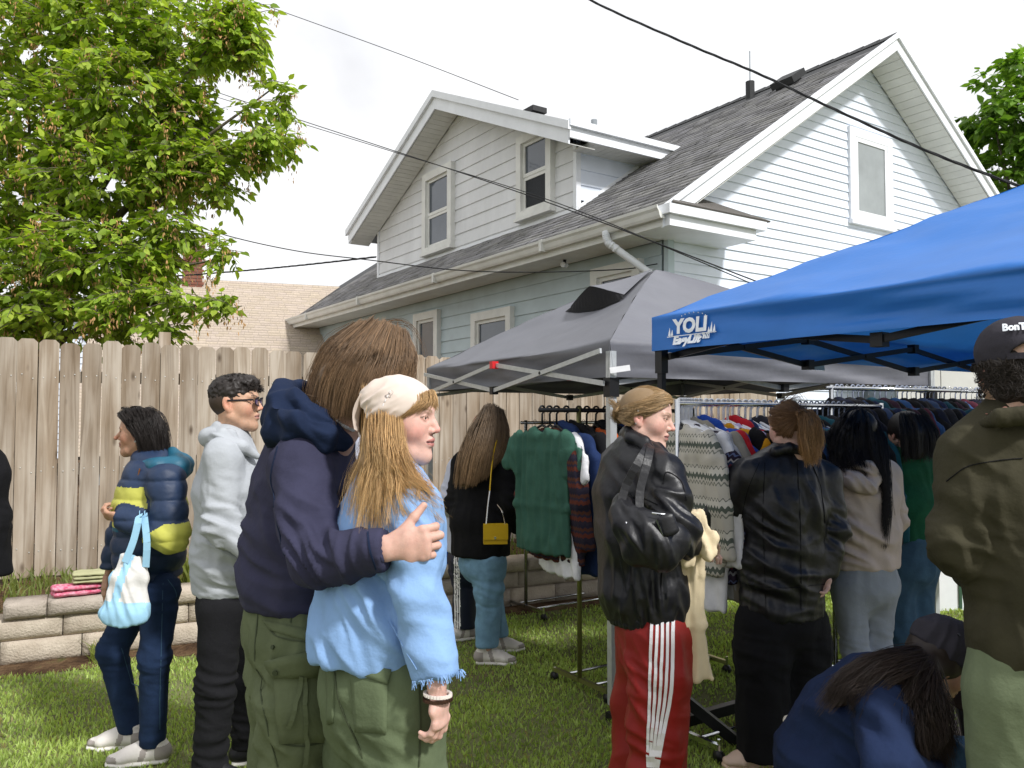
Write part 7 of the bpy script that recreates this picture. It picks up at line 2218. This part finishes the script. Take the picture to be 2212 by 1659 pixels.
    for a, b in zip(pts[:-1], pts[1:]): st.bar(a, b + (b - a) * .05, .004, .016)
    st.build('strap', hatm, hat)
    S = SDF().loft([((0, .10, .03), .07, .006, (1, 0, 0)), ((0, .165, .015), .055, .005, (1, 0, 0))], k=.01); v, fc = S.mesh(.004); obj('peak', P.w(v), fc, hatm, hat, True)
    def pl_(x, y):
        a = (x - .072) / .112
        return P.w((.096 * math.sin(a), -.006 - .121 * math.cos(a) * math.sqrt(max(.1, 1 - ((.088 + y - .048) / .093) ** 2)) , .088 + y))
    text_on('BonTER', pl_, .026, mt_print, hat, bold=.0012, shear=.25)
olive_man()

# crouching woman with a dark cap
def croucher():
    f = norm(V(.95, .25, 0)); sd = norm(np.cross(f, UP))
    P = Person('crouching woman in dark cap and navy sweatshirt with long brown hair', V(1.12, 2.6, 0))
    J = dict(neck=at(1960, 1455, 2.55), chest=at(1890, 1520, 2.57), waist=at(1790, 1630, 2.6), pelvis=at(1770, 1730, 2.62), shR=at(1905, 1520, 2.40), elR=at(1925, 1655, 2.24), wrR=at(2035, 1680, 2.4), shL=at(1925, 1500, 2.72), elL=at(1985, 1620, 2.8), wrL=at(2060, 1640, 2.75),
             hipR=at(1775, 1740, 2.5), hipL=at(1775, 1740, 2.72), knR=at(2045, 1660, 2.42), knL=at(2070, 1650, 2.72))
    J.update(anR=V(J['knR'][0] - .12, 2.45, .09), anL=V(J['knL'][0] - .10, 2.72, .09))
    P.add_head(at(2030, 1425, 2.55), (.80, .05, -.62), (.55, 0, .8), 1.0, (.48, .28, .19), (.4, .2, .17), (.03, .02, .015), .004, eyes=False)
    P.add_hand(J['wrR'], (.9, .1, -.3), (0, .2, -1), (0, 1, 0), .95, .5); P.add_hand(J['wrL'], (.9, -.1, -.3), (0, .2, -1), (0, -1, 0), .95, .5)
    P.finish_skin(under_body(J, sd, .9))
    S = SDF()
    S.loft([(at(1772, 1715, 2.61), .165, .14, sd), (at(1790, 1645, 2.59), .17, .145, sd), (at(1842, 1562, 2.57), .175, .135, sd), (at(1905, 1500, 2.56), .165, .10, sd), (at(1952, 1465, 2.55), .075, .07, sd)], k=.06)
    for q in 'RL':
        S.loft([(J['neck'], .06), (J['sh' + q], .085)], k=.06); S.loft([(J['sh' + q], .080), (J['el' + q], .070), (J['wr' + q], .05)], k=.025)
    P.cloth('sweatshirt', S, mt_navys, .008, specs=[(at(1850, 1580, 2.42), .12, (.7, 0, .8), .09, .013), (at(1780, 1640, 2.45), .12, (.4, 0, 1), .10, .012), (J['elR'], .09, (.6, 0, .8), .06, .010)], drape=.004, amp=.006, seed=41)
    S = SDF()
    S.loft([(at(1765, 1735, 2.62), .16, .14, sd), (at(1790, 1745, 2.62), .16, .13, sd)], k=.04)
    for q in 'RL': S.loft([(J['hip' + q], .10), (J['kn' + q], .085), (below(J['an' + q], .09), .065)], k=.03)
    P.cloth('jeans', S, mt_jean3, .009, lambda v: .07 - v[:, 2], specs=[(J['knR'], .09, (1, 0, .5), .05, .008)], drape=.004, amp=.004, seed=43)
    for q in 'RL': shoe(P, below(J['an' + q], 0), f, mt_shoeb, mt_blackpl, .25)
    # cap
    S = SDF().ell((0, -.006, .046), (.092, .116, .086), k=.02)
    v, fc = S.mesh(.0045, lambda p: .012 - p[:, 2]); v = folds(v, fc, [((.05, 0, .06), .08, (.3, 1, .2), .05, .005)], amp=.005, ascale=24)
    hat = obj('cap', P.w(v), fc, mt_cap, P.root, True)
    S = SDF().loft([((0, .10, .030), .072, .006, (1, 0, 0)), ((0, .14, .014), .066, .006, (1, 0, 0)), ((0, .175, -.010), .05, .005, (1, 0, 0))], k=.01); v, fc = S.mesh(.0045); obj('peak', P.w(v), fc, mt_cap, hat, True)
    for x_, y_ in ((.055, .03), (.06, -.05)):
        MB().tube([P.w((x_ + .018, y_, .085)), P.w((x_ + .021, y_, .088))], .005, 8).build('eyelet', mt_blackpl, hat)
    G = [[at(*p) for p in g] for g in ([(1985, 1410, 2.5), (1900, 1420, 2.44), (1830, 1450, 2.42), (1770, 1520, 2.42)], [(1985, 1425, 2.46), (1910, 1440, 2.40), (1850, 1475, 2.38), (1800, 1530, 2.39)], [(1990, 1440, 2.45), (1945, 1465, 2.38), (1900, 1500, 2.36), (1880, 1560, 2.36)])]
    G2 = [[at(*p) for p in g] for g in ([(1985, 1440, 2.46), (1945, 1490, 2.38), (1920, 1560, 2.34), (1925, 1630, 2.32)], [(1995, 1450, 2.45), (1970, 1510, 2.36), (1965, 1580, 2.31), (1975, 1650, 2.30)], [(2005, 1455, 2.45), (2010, 1520, 2.37), (2020, 1590, 2.33), (2030, 1640, 2.33)], [(2010, 1455, 2.47), (2035, 1510, 2.40), (2050, 1570, 2.38), (2075, 1640, 2.38)])]
    cap = SDF().loft([(at(1985, 1440, 2.5), .055), (at(1940, 1470, 2.44), .05), (at(1870, 1475, 2.45), .045), (at(1810, 1505, 2.47), .03)], k=.03)
    cap.loft([(at(1985, 1460, 2.46), .05), (at(1975, 1530, 2.42), .06, .035, (1, 0, 0)), (at(1985, 1600, 2.39), .055, .03, (1, 0, 0))], k=.03)
    cap.ell(P.w((0, -.020, .008)), .088, k=.03)
    P.hair([dict(guides=G, n=1500, spread=.007, r=.0009, m=10, wave=.006, clumps=80, seed=1, taper=.5, lvar=.2), dict(guides=G2, n=2600, spread=.008, r=.0009, m=12, wave=.012, wfreq=1.3, clumps=110, seed=2, taper=.5, lvar=.25)], (.036, .024, .019), world=True, cap=cap, capcol=.7, capres=.007, capfold=dict(amp=.006, ascale=30))
croucher()

# coat sleeve of a person standing at the picture's left edge
def edge_person():
    f = norm(V(-.3, .95, 0))
    J = dict(neck=V(-2.62, 3.9, 1.45), chest=V(-2.62, 3.9, 1.3), waist=V(-2.62, 3.9, 1.05), pelvis=V(-2.62, 3.9, .9), shL=V(-2.80, 3.85, 1.38), elL=V(-2.85, 3.85, 1.1), wrL=V(-2.8, 3.9, .85), shR=at(-34, 1000, 3.95), elR=at(-34, 1110, 3.98), wrR=at(-40, 1215, 3.98),
             hipL=V(-2.72, 3.85, .88), hipR=V(-2.54, 3.93, .88), knL=V(-2.72, 3.85, .5), knR=V(-2.56, 3.93, .5), anL=V(-2.72, 3.85, .09), anR=V(-2.58, 3.93, .09))
    P = stander('person in long black coat with sleeve showing before the fence boards', V(-2.62, 3.9, 0), f, J, (V(-2.62, 3.9, 1.58), (-.3, .95, 0)),
                [(V(-2.62, 3.9, .82), .24, .16), (V(-2.62, 3.9, 1.05), .21, .15), (V(-2.62, 3.9, 1.3), .2, .14), (V(-2.62, 3.9, 1.43), .1, .09)], (.075, .07, .06), dict(pelvis=(.17, .14), r=(.09, .075, .07)), (mt_blackk, mt_black), at(10, 1238, 3.98)[2], 33.0, shoes=(mt_shoeb, mt_blackpl), topname='coat')
    cap = SDF().ell((0, -.012, .034), (.083, .103, .09), k=.03); cap.loft([((0, -.06, 0), .06), ((0, -.08, -.08), .04)], k=.03)
    P.hair([dict(guides=[[(.05, .0, .1), (.08, -.04, .05), (.075, -.07, -.02), (.06, -.08, -.09)], [(-.05, .0, .1), (-.08, -.04, .05), (-.075, -.07, -.02), (-.06, -.08, -.09)]], n=300, spread=.02, r=.0012, m=8, seed=4)], (.03, .022, .02), cap=cap, capcol=.8, capres=.008)
edge_person()
# ================================================================== clothes rails and what hangs on them
RD = norm(V(.83, .557, 0)); RN = V(-RD[1], RD[0], 0)        # along the rails / across them
ORD = ['first', 'second', 'third', 'fourth', 'fifth', 'sixth', 'seventh', 'eighth', 'ninth', 'tenth', 'eleventh', 'twelfth', 'thirteenth', 'fourteenth', 'fifteenth', 'sixteenth', 'seventeenth', 'eighteenth', 'nineteenth', 'twentieth']
TENS = {2: 'twenty', 3: 'thirty', 4: 'forty'}
def ordinal(i):
    return ORD[i] if i < 20 else TENS[(i + 1) // 10] + ('-' + ORD[(i + 1) % 10 - 1] if (i + 1) % 10 else 'th') if (i + 1) % 10 else {30: 'thirtieth', 40: 'fortieth'}[i + 1]

def rack(name, label, start, length, z, rail_m, post_m, lead=0.0, base='cross', foot=.24, posts=(0, 1), d=RD):
    r = thing(name, label, 'clothes rack', V(start[0], start[1], 0))
    n = V(-d[1], d[0], 0)
    s = V(start[0], start[1], 0)
    MB().tube([s - d * lead + UP * z, s + d * length + UP * z], .013, 10).build('rail', rail_m, r, True)
    for k in posts:
        p = s + d * (length * k)
        MB().tube([p + UP * .06, p + UP * (z + .02)], .014, 10).build('upright', post_m, r, True)
        fb = MB().bar(p - n * foot + UP * .07, p + n * foot + UP * .07, .024, .024).build('foot_bar', post_m, r)
        for sg in (-1, 1):
            c = p + n * foot * sg
            w = MB(); w.tube([c + UP * .028 - d * .012, c + UP * .028 + d * .012], .027, 12); w.build('caster', mt_blackpl, r, True)
            MB().tube([c + UP * .04, c + UP * .105], .008, 6).build('caster_stem', mt_chrome, r)
    for sg in (-.5, .5):
        MB().tube([s + n * foot * sg + UP * .07, s + d * length + n * foot * sg + UP * .07], .009, 8).build('lower_rail', mt_chrome, r, True)
    return r
rack('clothes_rack', 'clothes rail with black top bar holding the green tee', V(.385, 4.72, 0), .95, 1.60, mt_blackmetal, mat('brassy_steel', '#9a9868', .3, .1, 20, 0, metal=.8), .28)
rack('clothes_rack', 'chrome clothes rail in the back against the block wall', V(.11, 6.55, 0), 1.3, 1.52, mt_chrome, mt_chrome, .05)
rk = rack('clothes_rack', 'chrome clothes rail with white plastic hangers and bright jumpers', V(.80, 3.96, 0), 1.7, 1.625, mt_chrome, mt_chrome, .0)
for a, b in ((at(1480, 1512, 3.98), at(1592, 1612, 3.93)), (at(1470, 1560, 4.0), at(1610, 1520, 4.28))):
    a[2] = max(a[2], .03); b[2] = max(b[2], .03)
    MB().bar(a, b, .04, .05).build('floor_stand', mt_blackmetal, rk)
MB().box(V(.80, 3.97, .16), (.028, .028, .155)).build('floor_stand', mt_blackmetal, rk)
R3D = norm(V(.91, .41, 0))
rack('clothes_rack', 'long chrome clothes rail of dark coats under the blue canopy', V(1.92, 4.92, 0), 1.62, 1.735, mt_chrome, mt_chrome, .04, d=R3D)

# hangers
def hanger_mesh(name, m, w=.20, r=.0045, drop=.150):
    mb = MB()
    hook = [V(0, .0 + .018 * math.sin(a), .0 + .0 + .018 * math.cos(a) + .0) for a in np.linspace(-2.0, 2.6, 10)]
    hook = [h + V(0, 0, -.003) for h in hook][::-1]
    mb.tube(hook + [V(0, 0, -.03), V(0, 0, -.10)], r, 6)
    mb.tube([V(-w, 0, -drop - .01), V(-w * .6, 0, -drop + .012), V(0, 0, -.092), V(w * .6, 0, -drop + .012), V(w, 0, -drop - .01)], r * 1.25, 6)
    mb.tube([V(-w, 0, -drop - .01), V(0, 0, -drop - .015), V(w, 0, -drop - .01)], r, 6)
    return make_mesh(name, np.array(mb.v), mb.f, m, True)
HG = {'white': hanger_mesh('hanger', mt_whitepl, r=.0068), 'black': hanger_mesh('hanger', mt_blackpl, r=.006), 'grey': hanger_mesh('hanger', mat('grey_plastic', '#8b93a6', .4, .05, 20, 0)), 'wire': hanger_mesh('hanger', mt_chrome, r=.002)}

# garment shapes, hung from the origin on the rail
def garment_mesh(kind, seed):
    S = SDF(); X = V(1, 0, 0)
    L = dict(tee=.74, shirt=.80, jacket=.74, sweater=.68, coat=.98, hoodie=.70)[kind]
    w = dict(tee=.235, shirt=.235, jacket=.25, sweater=.25, coat=.25, hoodie=.25)[kind]
    t = dict(tee=.016, shirt=.017, jacket=.027, sweater=.025, coat=.028, hoodie=.032)[kind]
    S.loft([(V(0, 0, -.082), .07, t * 1.2, X), (V(0, 0, -.13), .17, t * 1.1, X), (V(0, 0, -.22), w * .93, t, X), (V(0, 0, -L * .75), w, t * 1.1, X), (V(0, 0, -.1 - L), w * 1.02, t * 1.2, X)], k=.02)
    for s in (-1, 1):
        a = V(s * .17, 0, -.14)
        if kind == 'tee': S.loft([(a, .05, t, X), (V(s * .255, .005, -.22), .075, t, X), (V(s * .285, .0, -.335), .078, t, X)], k=.02)
        else: S.loft([(a, .05, t, X), (V(s * .245, .01, -.24), .062, t * 1.1, X), (V(s * .275, .015, -.45), .055, t * 1.2, X), (V(s * .285, .0, -.68), .048, t * 1.1, X)], k=.015)
    if kind in ('hoodie', 'jacket', 'coat'): S.loft([(V(-.06, .01, -.09), .03, .03), (V(0, .03, -.07), .04, .03), (V(.06, .01, -.09), .03, .03)], k=.02)
    S.ell((0, -.02, -.075), (.062, .05, .05), k=.01, sub=True)
    v, f = S.mesh(.0105, lambda p: np.where(np.abs(p[:, 0]) < w * 1.03, -.09 - L - p[:, 2], (-.34 if kind == 'tee' else -.68) - p[:, 2]))
    v = folds(v, f, drape=.008 if kind != 'tee' else .011, dscale=(16, 16, 1.6), amp=.008, ascale=7, seed=seed * 3.7, micro=.0005)
    rel = np.clip((-.1 - v[:, 2]) / L, 0, 1)
    v[:, 1] += .05 * rel * noise3(np.stack([v[:, 0] * 5, np.zeros(len(v)), v[:, 2] * 1.5 + seed], 1))
    v[:, 2] -= .034
    return make_mesh(kind, v, f, mt_blackk, True)
GM = {}
for kd in ('tee', 'shirt', 'jacket', 'sweater', 'coat', 'hoodie'):
    for sdd in (1, 2): GM[kd, sdd] = garment_mesh(kd, sdd)

def fairisle(name, base, cols, freq=11.0):
    m = mat(name, base, .95, .08, 30, .6, 180, .15, bdist=.004)
    n, l = m.node_tree.nodes, m.node_tree.links
    tc = n.new('ShaderNodeTexCoord'); sp = n.new('ShaderNodeSeparateXYZ'); l.new(tc.outputs['Object'], sp.inputs[0])
    sx = n.new('ShaderNodeMath'); sx.operation = 'MULTIPLY'; sx.inputs[1].default_value = 320; l.new(sp.outputs[0], sx.inputs[0])
    sn = n.new('ShaderNodeMath'); sn.operation = 'SINE'; l.new(sx.outputs[0], sn.inputs[0])
    ab = n.new('ShaderNodeMath'); ab.operation = 'MULTIPLY'; ab.inputs[1].default_value = .045; l.new(sn.outputs[0], ab.inputs[0])
    mz = n.new('ShaderNodeMath'); mz.operation = 'MULTIPLY'; mz.inputs[1].default_value = freq; l.new(sp.outputs[2], mz.inputs[0])
    ad = n.new('ShaderNodeMath'); ad.operation = 'ADD'; l.new(mz.outputs[0], ad.inputs[0]); l.new(ab.outputs[0], ad.inputs[1])
    fr = n.new('ShaderNodeMath'); fr.operation = 'FRACT'; l.new(ad.outputs[0], fr.inputs[0])
    rp = n.new('ShaderNodeValToRGB'); rp.color_ramp.interpolation = 'CONSTANT'; e = rp.color_ramp.elements
    while len(e) < len(cols): e.new(.5)
    for i, (p, c) in enumerate(cols): e[i].position = p; e[i].color = lin(c)
    l.new(fr.outputs[0], rp.inputs['Fac']); l.new(rp.outputs[0], n['Principled BSDF'].inputs['Base Color'])
    return m
mt_fair1 = fairisle('grey_fair_isle', '#b7b2a8', [(0, '#bdb8ad'), (.34, '#7c7d74'), (.40, '#bdb8ad'), (.5, '#5d645c'), (.66, '#c9c5bb'), (.86, '#6d6f68'), (.9, '#bdb8ad')], 7)
mt_fair2 = fairisle('purple_fair_isle', '#4a4358', [(0, '#352c3c'), (.16, '#8e9099'), (.26, '#2b2634'), (.42, '#6a2f3d'), (.5, '#2e3a55'), (.62, '#a39e9c'), (.7, '#2a2230'), (.85, '#565f80'), (.92, '#2d2735')], 9)
mt_plaid = fairisle('rust_pattern_knit', '#4a2e28', [(0, '#2b2733'), (.2, '#5a2f26'), (.45, '#2f2a38'), (.6, '#4d3026'), (.8, '#262331')], 12)
mt_camo = fairisle('brown_striped_knit', '#5a4634', [(0, '#4e3c2c'), (.3, '#15120f'), (.55, '#5b4733'), (.8, '#171411')], 8)
CL = {}
def cl(name, c):
    if name not in CL: CL[name] = cotton('cloth_' + name.replace(' ', '_'), c, .12)
    return CL[name]

def hang(pos, axis_w, kind, sdd, m, label, cat, group, hg='white', hlabel='', hgroup='', yaw=0.0, tilt=0.0, scale=1.0):
    """one hanger and one garment, each a thing of its own"""
    x = norm(axis_w); ang = math.atan2(x[1], x[0]) + yaw
    M_ = Matrix.Translation(pos) @ Matrix.Rotation(ang, 4, 'Z') @ Matrix.Rotation(tilt, 4, 'X')
    h = bpy.data.objects.new('hanger', HG[hg]); COL.objects.link(h); h.matrix_world = M_
    tag(h, hlabel, 'hanger', hgroup)
    g = bpy.data.objects.new({'tee': 't_shirt'}.get(kind, kind), GM[kind, sdd]); COL.objects.link(g); g.matrix_world = M_ @ Matrix.Scale(scale, 4)
    g.material_slots[0].link = 'OBJECT'; g.material_slots[0].material = m
    tag(g, label, cat, group)
    return g

rg = np.random.default_rng(17)
CATN = dict(tee='t-shirt', shirt='shirt', jacket='jacket', sweater='sweater', coat='coat', hoodie='hoodie')
def fill(start, d, z, items, where, upright, hg, hname, group, hgroup):
    s = 0.0
    for i, (dist, kind, m, cname, scale) in enumerate(items):
        s += dist
        p = V(start[0], start[1], z + .008) + d * s
        n = V(-d[1], d[0], 0)
        k = hg(i) if callable(hg) else hg
        hang(Vector(p), n, kind, 1 + i % 2, m, f'{cname} {CATN[kind]} on {where}, {ordinal(i)} from {upright}', CATN[kind], group, k, hname[k], hgroup, rg.normal() * .10, rg.normal() * .03, scale)

# first rail: green tee at its free end, then mixed dark pieces
gt = cl('pine green', '#36594c')
fill(V(.385, 4.72, 0) - RD * .26, RD, 1.60, [(.0, 'tee', gt, 'green', .92), (.05, 'sweater', mt_plaid, 'rust patterned', 1.05), (.05, 'tee', cl('white', '#d9d9dd'), 'white', 1.06), (.07, 'jacket', cl('navy', '#1e2f55'), 'navy fleece', 1.05), (.09, 'jacket', cl('black', '#151518'), 'black', 1.0), (.06, 'shirt', cl('charcoal', '#2a2a30'), 'charcoal', 1.0),
     (.07, 'tee', cl('orange', '#b5562a'), 'orange', .95), (.07, 'jacket', cl('black', '#151518'), 'black zipped', 1.0), (.08, 'shirt', cl('grey', '#55565c'), 'grey', 1.0), (.08, 'hoodie', cl('navy', '#1e2f55'), 'navy', 1.0), (.08, 'jacket', cl('maroon', '#4a1f2c'), 'maroon', 1.0), (.08, 'coat', cl('black', '#151518'), 'black', .9)],
     'the black topped rail', 'its free end', lambda i: 'black' if i else 'black', {'black': 'black velvet hanger on the black topped rail'}, 'clothes on the black topped rail', 'hangers on the black topped rail')
# back rail
fill(V(.16, 6.58, 0), RD, 1.52, [(.03, 'jacket', cl('red', '#8c2420'), 'red', .9)] + [(.10, ('jacket', 'coat', 'shirt')[i % 3], cl(*[('black', '#151518'), ('charcoal', '#2a2a30'), ('navy', '#1e2f55')][i % 3]), ('black', 'charcoal', 'navy')[i % 3], .95) for i in range(10)],
     'the back rail', 'its left upright', 'wire', {'wire': 'thin wire hanger on the chrome back rail'}, 'clothes on the back rail', 'hangers on the back rail')
# middle rail with white hangers
mid = [(.02, 'sweater', mt_fair1, 'grey fair isle', 1.0), (.035, 'sweater', mt_fair2, 'purple fair isle', 1.05), (.04, 'shirt', cl('white', '#d9d9dd'), 'white', 1.05), (.03, 'shirt', cl('pale grey', '#a9a9ad'), 'pale grey', 1.0), (.03, 'jacket', cl('stone', '#8d887c'), 'stone', 1.08), (.045, 'jacket', cl('royal blue', '#22479c'), 'royal blue', 1.0), (.035, 'hoodie', cl('scarlet', '#b3202a'), 'scarlet', 1.05),
       (.05, 'tee', cl('mustard', '#c08a1e'), 'mustard', 1.0), (.04, 'tee', cl('black', '#151518'), 'black', 1.0), (.03, 'shirt', cl('violet white', '#b9aed0'), 'violet and white', 1.0), (.035, 'sweater', mt_camo, 'brown striped', 1.05), (.05, 'jacket', cl('scarlet', '#b3202a'), 'scarlet', 1.05), (.05, 'jacket', cl('navy', '#1e2f55'), 'navy', 1.05), (.045, 'shirt', cl('sky', '#8fa6c4'), 'pale blue', 1.05)]
mid += [(.05, ('shirt', 'jacket', 'hoodie')[i % 3], cl(*[('denim', '#2c4a74'), ('charcoal', '#2a2a30'), ('black', '#151518'), ('teal', '#1f4d58')][i % 4]), ('denim', 'charcoal', 'black', 'teal')[i % 4], 1.05) for i in range(16)]
fill(V(.80, 3.96, 0), RD, 1.625, mid, 'the middle chrome rail', 'its near upright', lambda i: 'white' if i < 16 else 'grey', {'white': 'white plastic hanger on the middle chrome rail', 'grey': 'grey plastic hanger on the middle chrome rail'}, 'clothes on the middle rail', 'hangers on the middle rail')
# extra bare white hangers bunched by the upright
for k in range(5):
    h = bpy.data.objects.new('hanger', HG['white']); COL.objects.link(h)
    p = V(.80, 3.96, 1.633) + RD * (.028 + k * .017)
    h.matrix_world = Matrix.Translation(p) @ Matrix.Rotation(math.atan2(RN[1], RN[0]) + rg.normal() * .06, 4, 'Z'); tag(h, 'empty white plastic hanger bunched beside the near chrome upright', 'hanger', 'empty white hangers')
# right rail: dark coats and jackets
drk = [('black', '#121215'), ('ink', '#171b2b'), ('black', '#121215'), ('charcoal', '#242428'), ('slate blue', '#34435f'), ('black', '#121215'), ('navy', '#19233f'), ('teal', '#1f4350'), ('black', '#121215'), ('plum', '#33202c'), ('black', '#121215'), ('denim', '#2c4a74'), ('maroon', '#4a1f2c')]
fill(V(1.92, 4.92, 0), R3D, 1.735, [(.036 + .02 * rg.uniform(), ('coat', 'jacket', 'jacket', 'coat')[i % 4], cl('deep ' + drk[i % 13][0], drk[i % 13][1]), drk[i % 13][0], 1.0) for i in range(35)],
     'the long right rail', 'its left upright', lambda i: ('grey', 'grey', 'wire', 'grey')[i % 4], {'grey': 'grey plastic hanger on the long right rail', 'wire': 'thin wire hanger on the long right rail'}, 'dark clothes on the right rail', 'hangers on the right rail')

# ------------------------------------------------------------------ tote bag
def tote():
    b = at(272, 1350, 3.56)
    r = thing('tote_bag', 'white and light blue cloth tote bag hanging from the puffer jacket arm', 'tote bag', b)
    mw, mbl = cotton('tote_white', '#d5d3d0', .05), mat('tote_light_blue', '#9cc9e4', .7, .06, 9, .2, 300)
    S = SDF().loft([(at(284, 1198, 3.58), .050, .014, (1, 0, 0)), (at(280, 1250, 3.57), .072, .03, (1, 0, 0)), (at(270, 1325, 3.56), .098, .045, (1, 0, 0)), (at(272, 1365, 3.56), .090, .045, (1, 0, 0))], k=.02)
    v, f = S.mesh(.007, lambda p: np.maximum(at(270, 1352, 3.56)[2] + .25 * np.abs(p[:, 0] - at(270, 1352, 3.56)[0]) - p[:, 2], p[:, 2] - at(284, 1200, 3.58)[2] + .2 * (p[:, 0] - at(284, 1200, 3.58)[0]))); v = folds(v, f, [(at(275, 1280, 3.5), .10, (1, 0, .25), .05, .007)], drape=.004, dscale=(30, 30, 5), seed=5)
    c = v[f].mean(1)
    zb = at(272, 1296, 3.56)[2]; xl = at(257, 1280, 3.56)[0]
    mi = ((c[:, 2] < zb + .35 * (c[:, 0] - xl) * -.2) | (np.abs(c[:, 0] - xl - (c[:, 2] - zb) * .22) < .018) | (c[:, 0] < xl - .06 + (c[:, 2] - zb) * .3)).astype(int)
    obj('bag_body', v, f, [mw, mbl], r, True, mi)
    for a, e in (((270, 1215, 3.55), (300, 1118, 3.56)), ((315, 1225, 3.56), (312, 1118, 3.58))):
        P_ = catmull([at(*a), at((a[0] + e[0]) / 2 + 4, (a[1] + e[1]) / 2, 3.55), at(*e), at(e[0] + 2, e[1] - 8, e[2] + .06)], 10); mb = MB()
        for p, q in zip(P_[:-1], P_[1:]): mb.bar(p, q, .030, .003, (0, -1, 0))
        mb.build('strap', mbl, r)
tote()

# ------------------------------------------------------------------ folded cloths on the wall
def folded(label, c, size, m, layers, seed, yaw=0.0, cat='cloth'):
    r = thing('folded_cloth', label, cat, c)
    a = norm(FD * math.cos(yaw) + FN * math.sin(yaw)); b = np.cross(UP, a)
    h = size[2] / layers
    for k in range(layers):
        S = SDF(); w = size[0] * (1 - .05 * random.random()); dd = size[1] * (1 - .08 * random.random())
        S.loft([(c + a * -w / 2 + UP * (h * (k + .5)), dd / 2, h * .52, b), (c + a * w / 2 + UP * (h * (k + .5)), dd / 2, h * .52, b)], k=.006)
        v, f = S.mesh(max(.006, h * .3)); v = folds(v, f, amp=.008, ascale=12, drape=.003, dscale=(20, 20, 20), seed=seed + k)
        v[:, 2] = np.maximum(v[:, 2], c[2] + .001)
        obj('fold', v, f, m, r, True)
wt = .412
mt_floral = mat('pink_floral', '#c02a5c', .8, .1, 40, .2, 200, col2='#d9a0b0', detail=2)
folded('dark printed cloth lying lowest in the pile on the block wall', wp(.62, wt, -.10), (.26, .16, .035), mat('dark_print', '#3a2530', .85, .2, 50, .2, 200, col2='#77665f'), 2, 3.0, .1)
folded('pink floral cloth folded in the pile on the block wall', wp(.40, wt, -.08), (.26, .16, .07), mt_floral, 2, 5.0, -.12)
folded('sage beige blanket folded on top of the pink floral cloth', wp(.52, wt + .075, -.08), (.27, .18, .07), cotton('sage_blanket', '#a9a883', .06), 3, 9.0, .05, 'blanket')
folded('crumpled white cloth at the end of the pile on the wall', wp(.74, wt + .04, -.10), (.08, .12, .06), cotton('white_cotton', '#d5d3d6', .05), 1, 11.0, .3)

def sack(name, label, c, r3, m, seed, cat='bag'):
    S = SDF().ell(np.asarray(c) + UP * r3[2] * .8, r3, k=.02); S.ell(np.asarray(c) + UP * r3[2] * .35, (r3[0] * .95, r3[1] * .9, r3[2] * .5), k=.03)
    v, f = S.mesh(.012, lambda p: c[2] - p[:, 2]); v = folds(v, f, [(np.asarray(c) + UP * r3[2], max(r3), (1, .2, .5), .07, .014)], amp=.015, ascale=9, seed=seed)
    v[:, 2] = np.maximum(v[:, 2], c[2])
    return tag(obj(name, v, f, m, None, True, origin=c), label, cat)
sack('plastic_bag', 'shiny blue plastic bag on the wall beside the striped trousers', wp(3.02, wt, -.12), (.12, .10, .10), mat('blue_plastic', '#0b4fb0', .25, .1, 8, .4, 20, .5, bdist=.02), 3.0)
sack('canvas_sack', 'tan canvas sack behind the blue plastic bag', wp(3.0, .34, -.42), (.14, .12, .27), cotton('tan_canvas', '#a89a7c', .08), 5.0, 'sack')
sack('cloth_bundle', 'cream cloth bundle tucked behind the crouching woman', at(1722, 1640, 2.86), (.045, .06, .085), cotton('cream_cotton', '#dcd6c8', .05), 8.0, 'cloth')

# ------------------------------------------------------------------ rug, crate and cap at the right
mt_rug = mat('speckled_rug', '#6a6058', .95, .3, 34, .5, 200, .1, col2='#9a8c84', detail=8)
rug = MB().box(V(2.55, 4.15, .008), (.75, .62, .008), (RD, RN, UP)).build('rug', mt_rug, None, origin=V(2.55, 4.15, 0)); tag(rug, 'speckled grey rug on the grass beyond the crouching woman', 'rug')
def display_cap():
    b = V(2.22, 3.98, .016)
    r = thing('baseball_cap', 'dark brown cap with white block letters standing on the rug', 'cap', b)
    mcap = cotton('brown_cap', '#2b201c', .12)
    S = SDF().ell(b + UP * .16, (.098, .115, .10), k=.02)
    v, f = S.mesh(.006, lambda p: b[2] + .15 - p[:, 2]); v = folds(v, f, amp=.004, ascale=16); obj('crown', v, f, mcap, r, True)
    S = SDF().loft([(b + V(-.02, -.10, .15), .08, .008, (1, 0, 0)), (b + V(-.03, -.20, .125), .065, .007, (1, 0, 0))], k=.01); v, f = S.mesh(.006); obj('peak', v, f, mcap, r, True)
    MB().tube([b + UP * .001, b + UP * .15], [.06, .085], 12).build('hat_stand', mt_blackpl, r)
    text_on('RISH', lambda x, y: b + V(-.06 + x, -.119 + .9 * (x - .06) ** 2 * 4, .18 + y), .062, mt_print, r, bold=.002)
display_cap()
# timber post and white boards by the house corner
pt = thing('timber_post', 'raw timber post standing beyond the green top', 'post', V(3.28, 6.55, 0))
MB().box(V(3.28, 6.55, .55), (.045, .045, .55)).build('post', mat('raw_timber', '#b98d4e', .8, .15, 9, .2, 60, stretch=(1, 1, .2)), pt)
MB().box(V(3.28, 6.55, 1.105), (.05, .05, .006)).build('post_cap', mt_galv, pt)
dr_ = thing('door_panel', 'white painted door panel leaning beside the timber post', 'door', V(3.55, 6.7, 0))
MB().box(V(3.62, 6.7, .62), (.20, .02, .62)).build('panel', mt_trim, dr_)
MB().box(V(3.62, 6.676, .62), (.012, .006, .60)).build('moulding', mat('green_strip', '#35523f', .6), dr_)
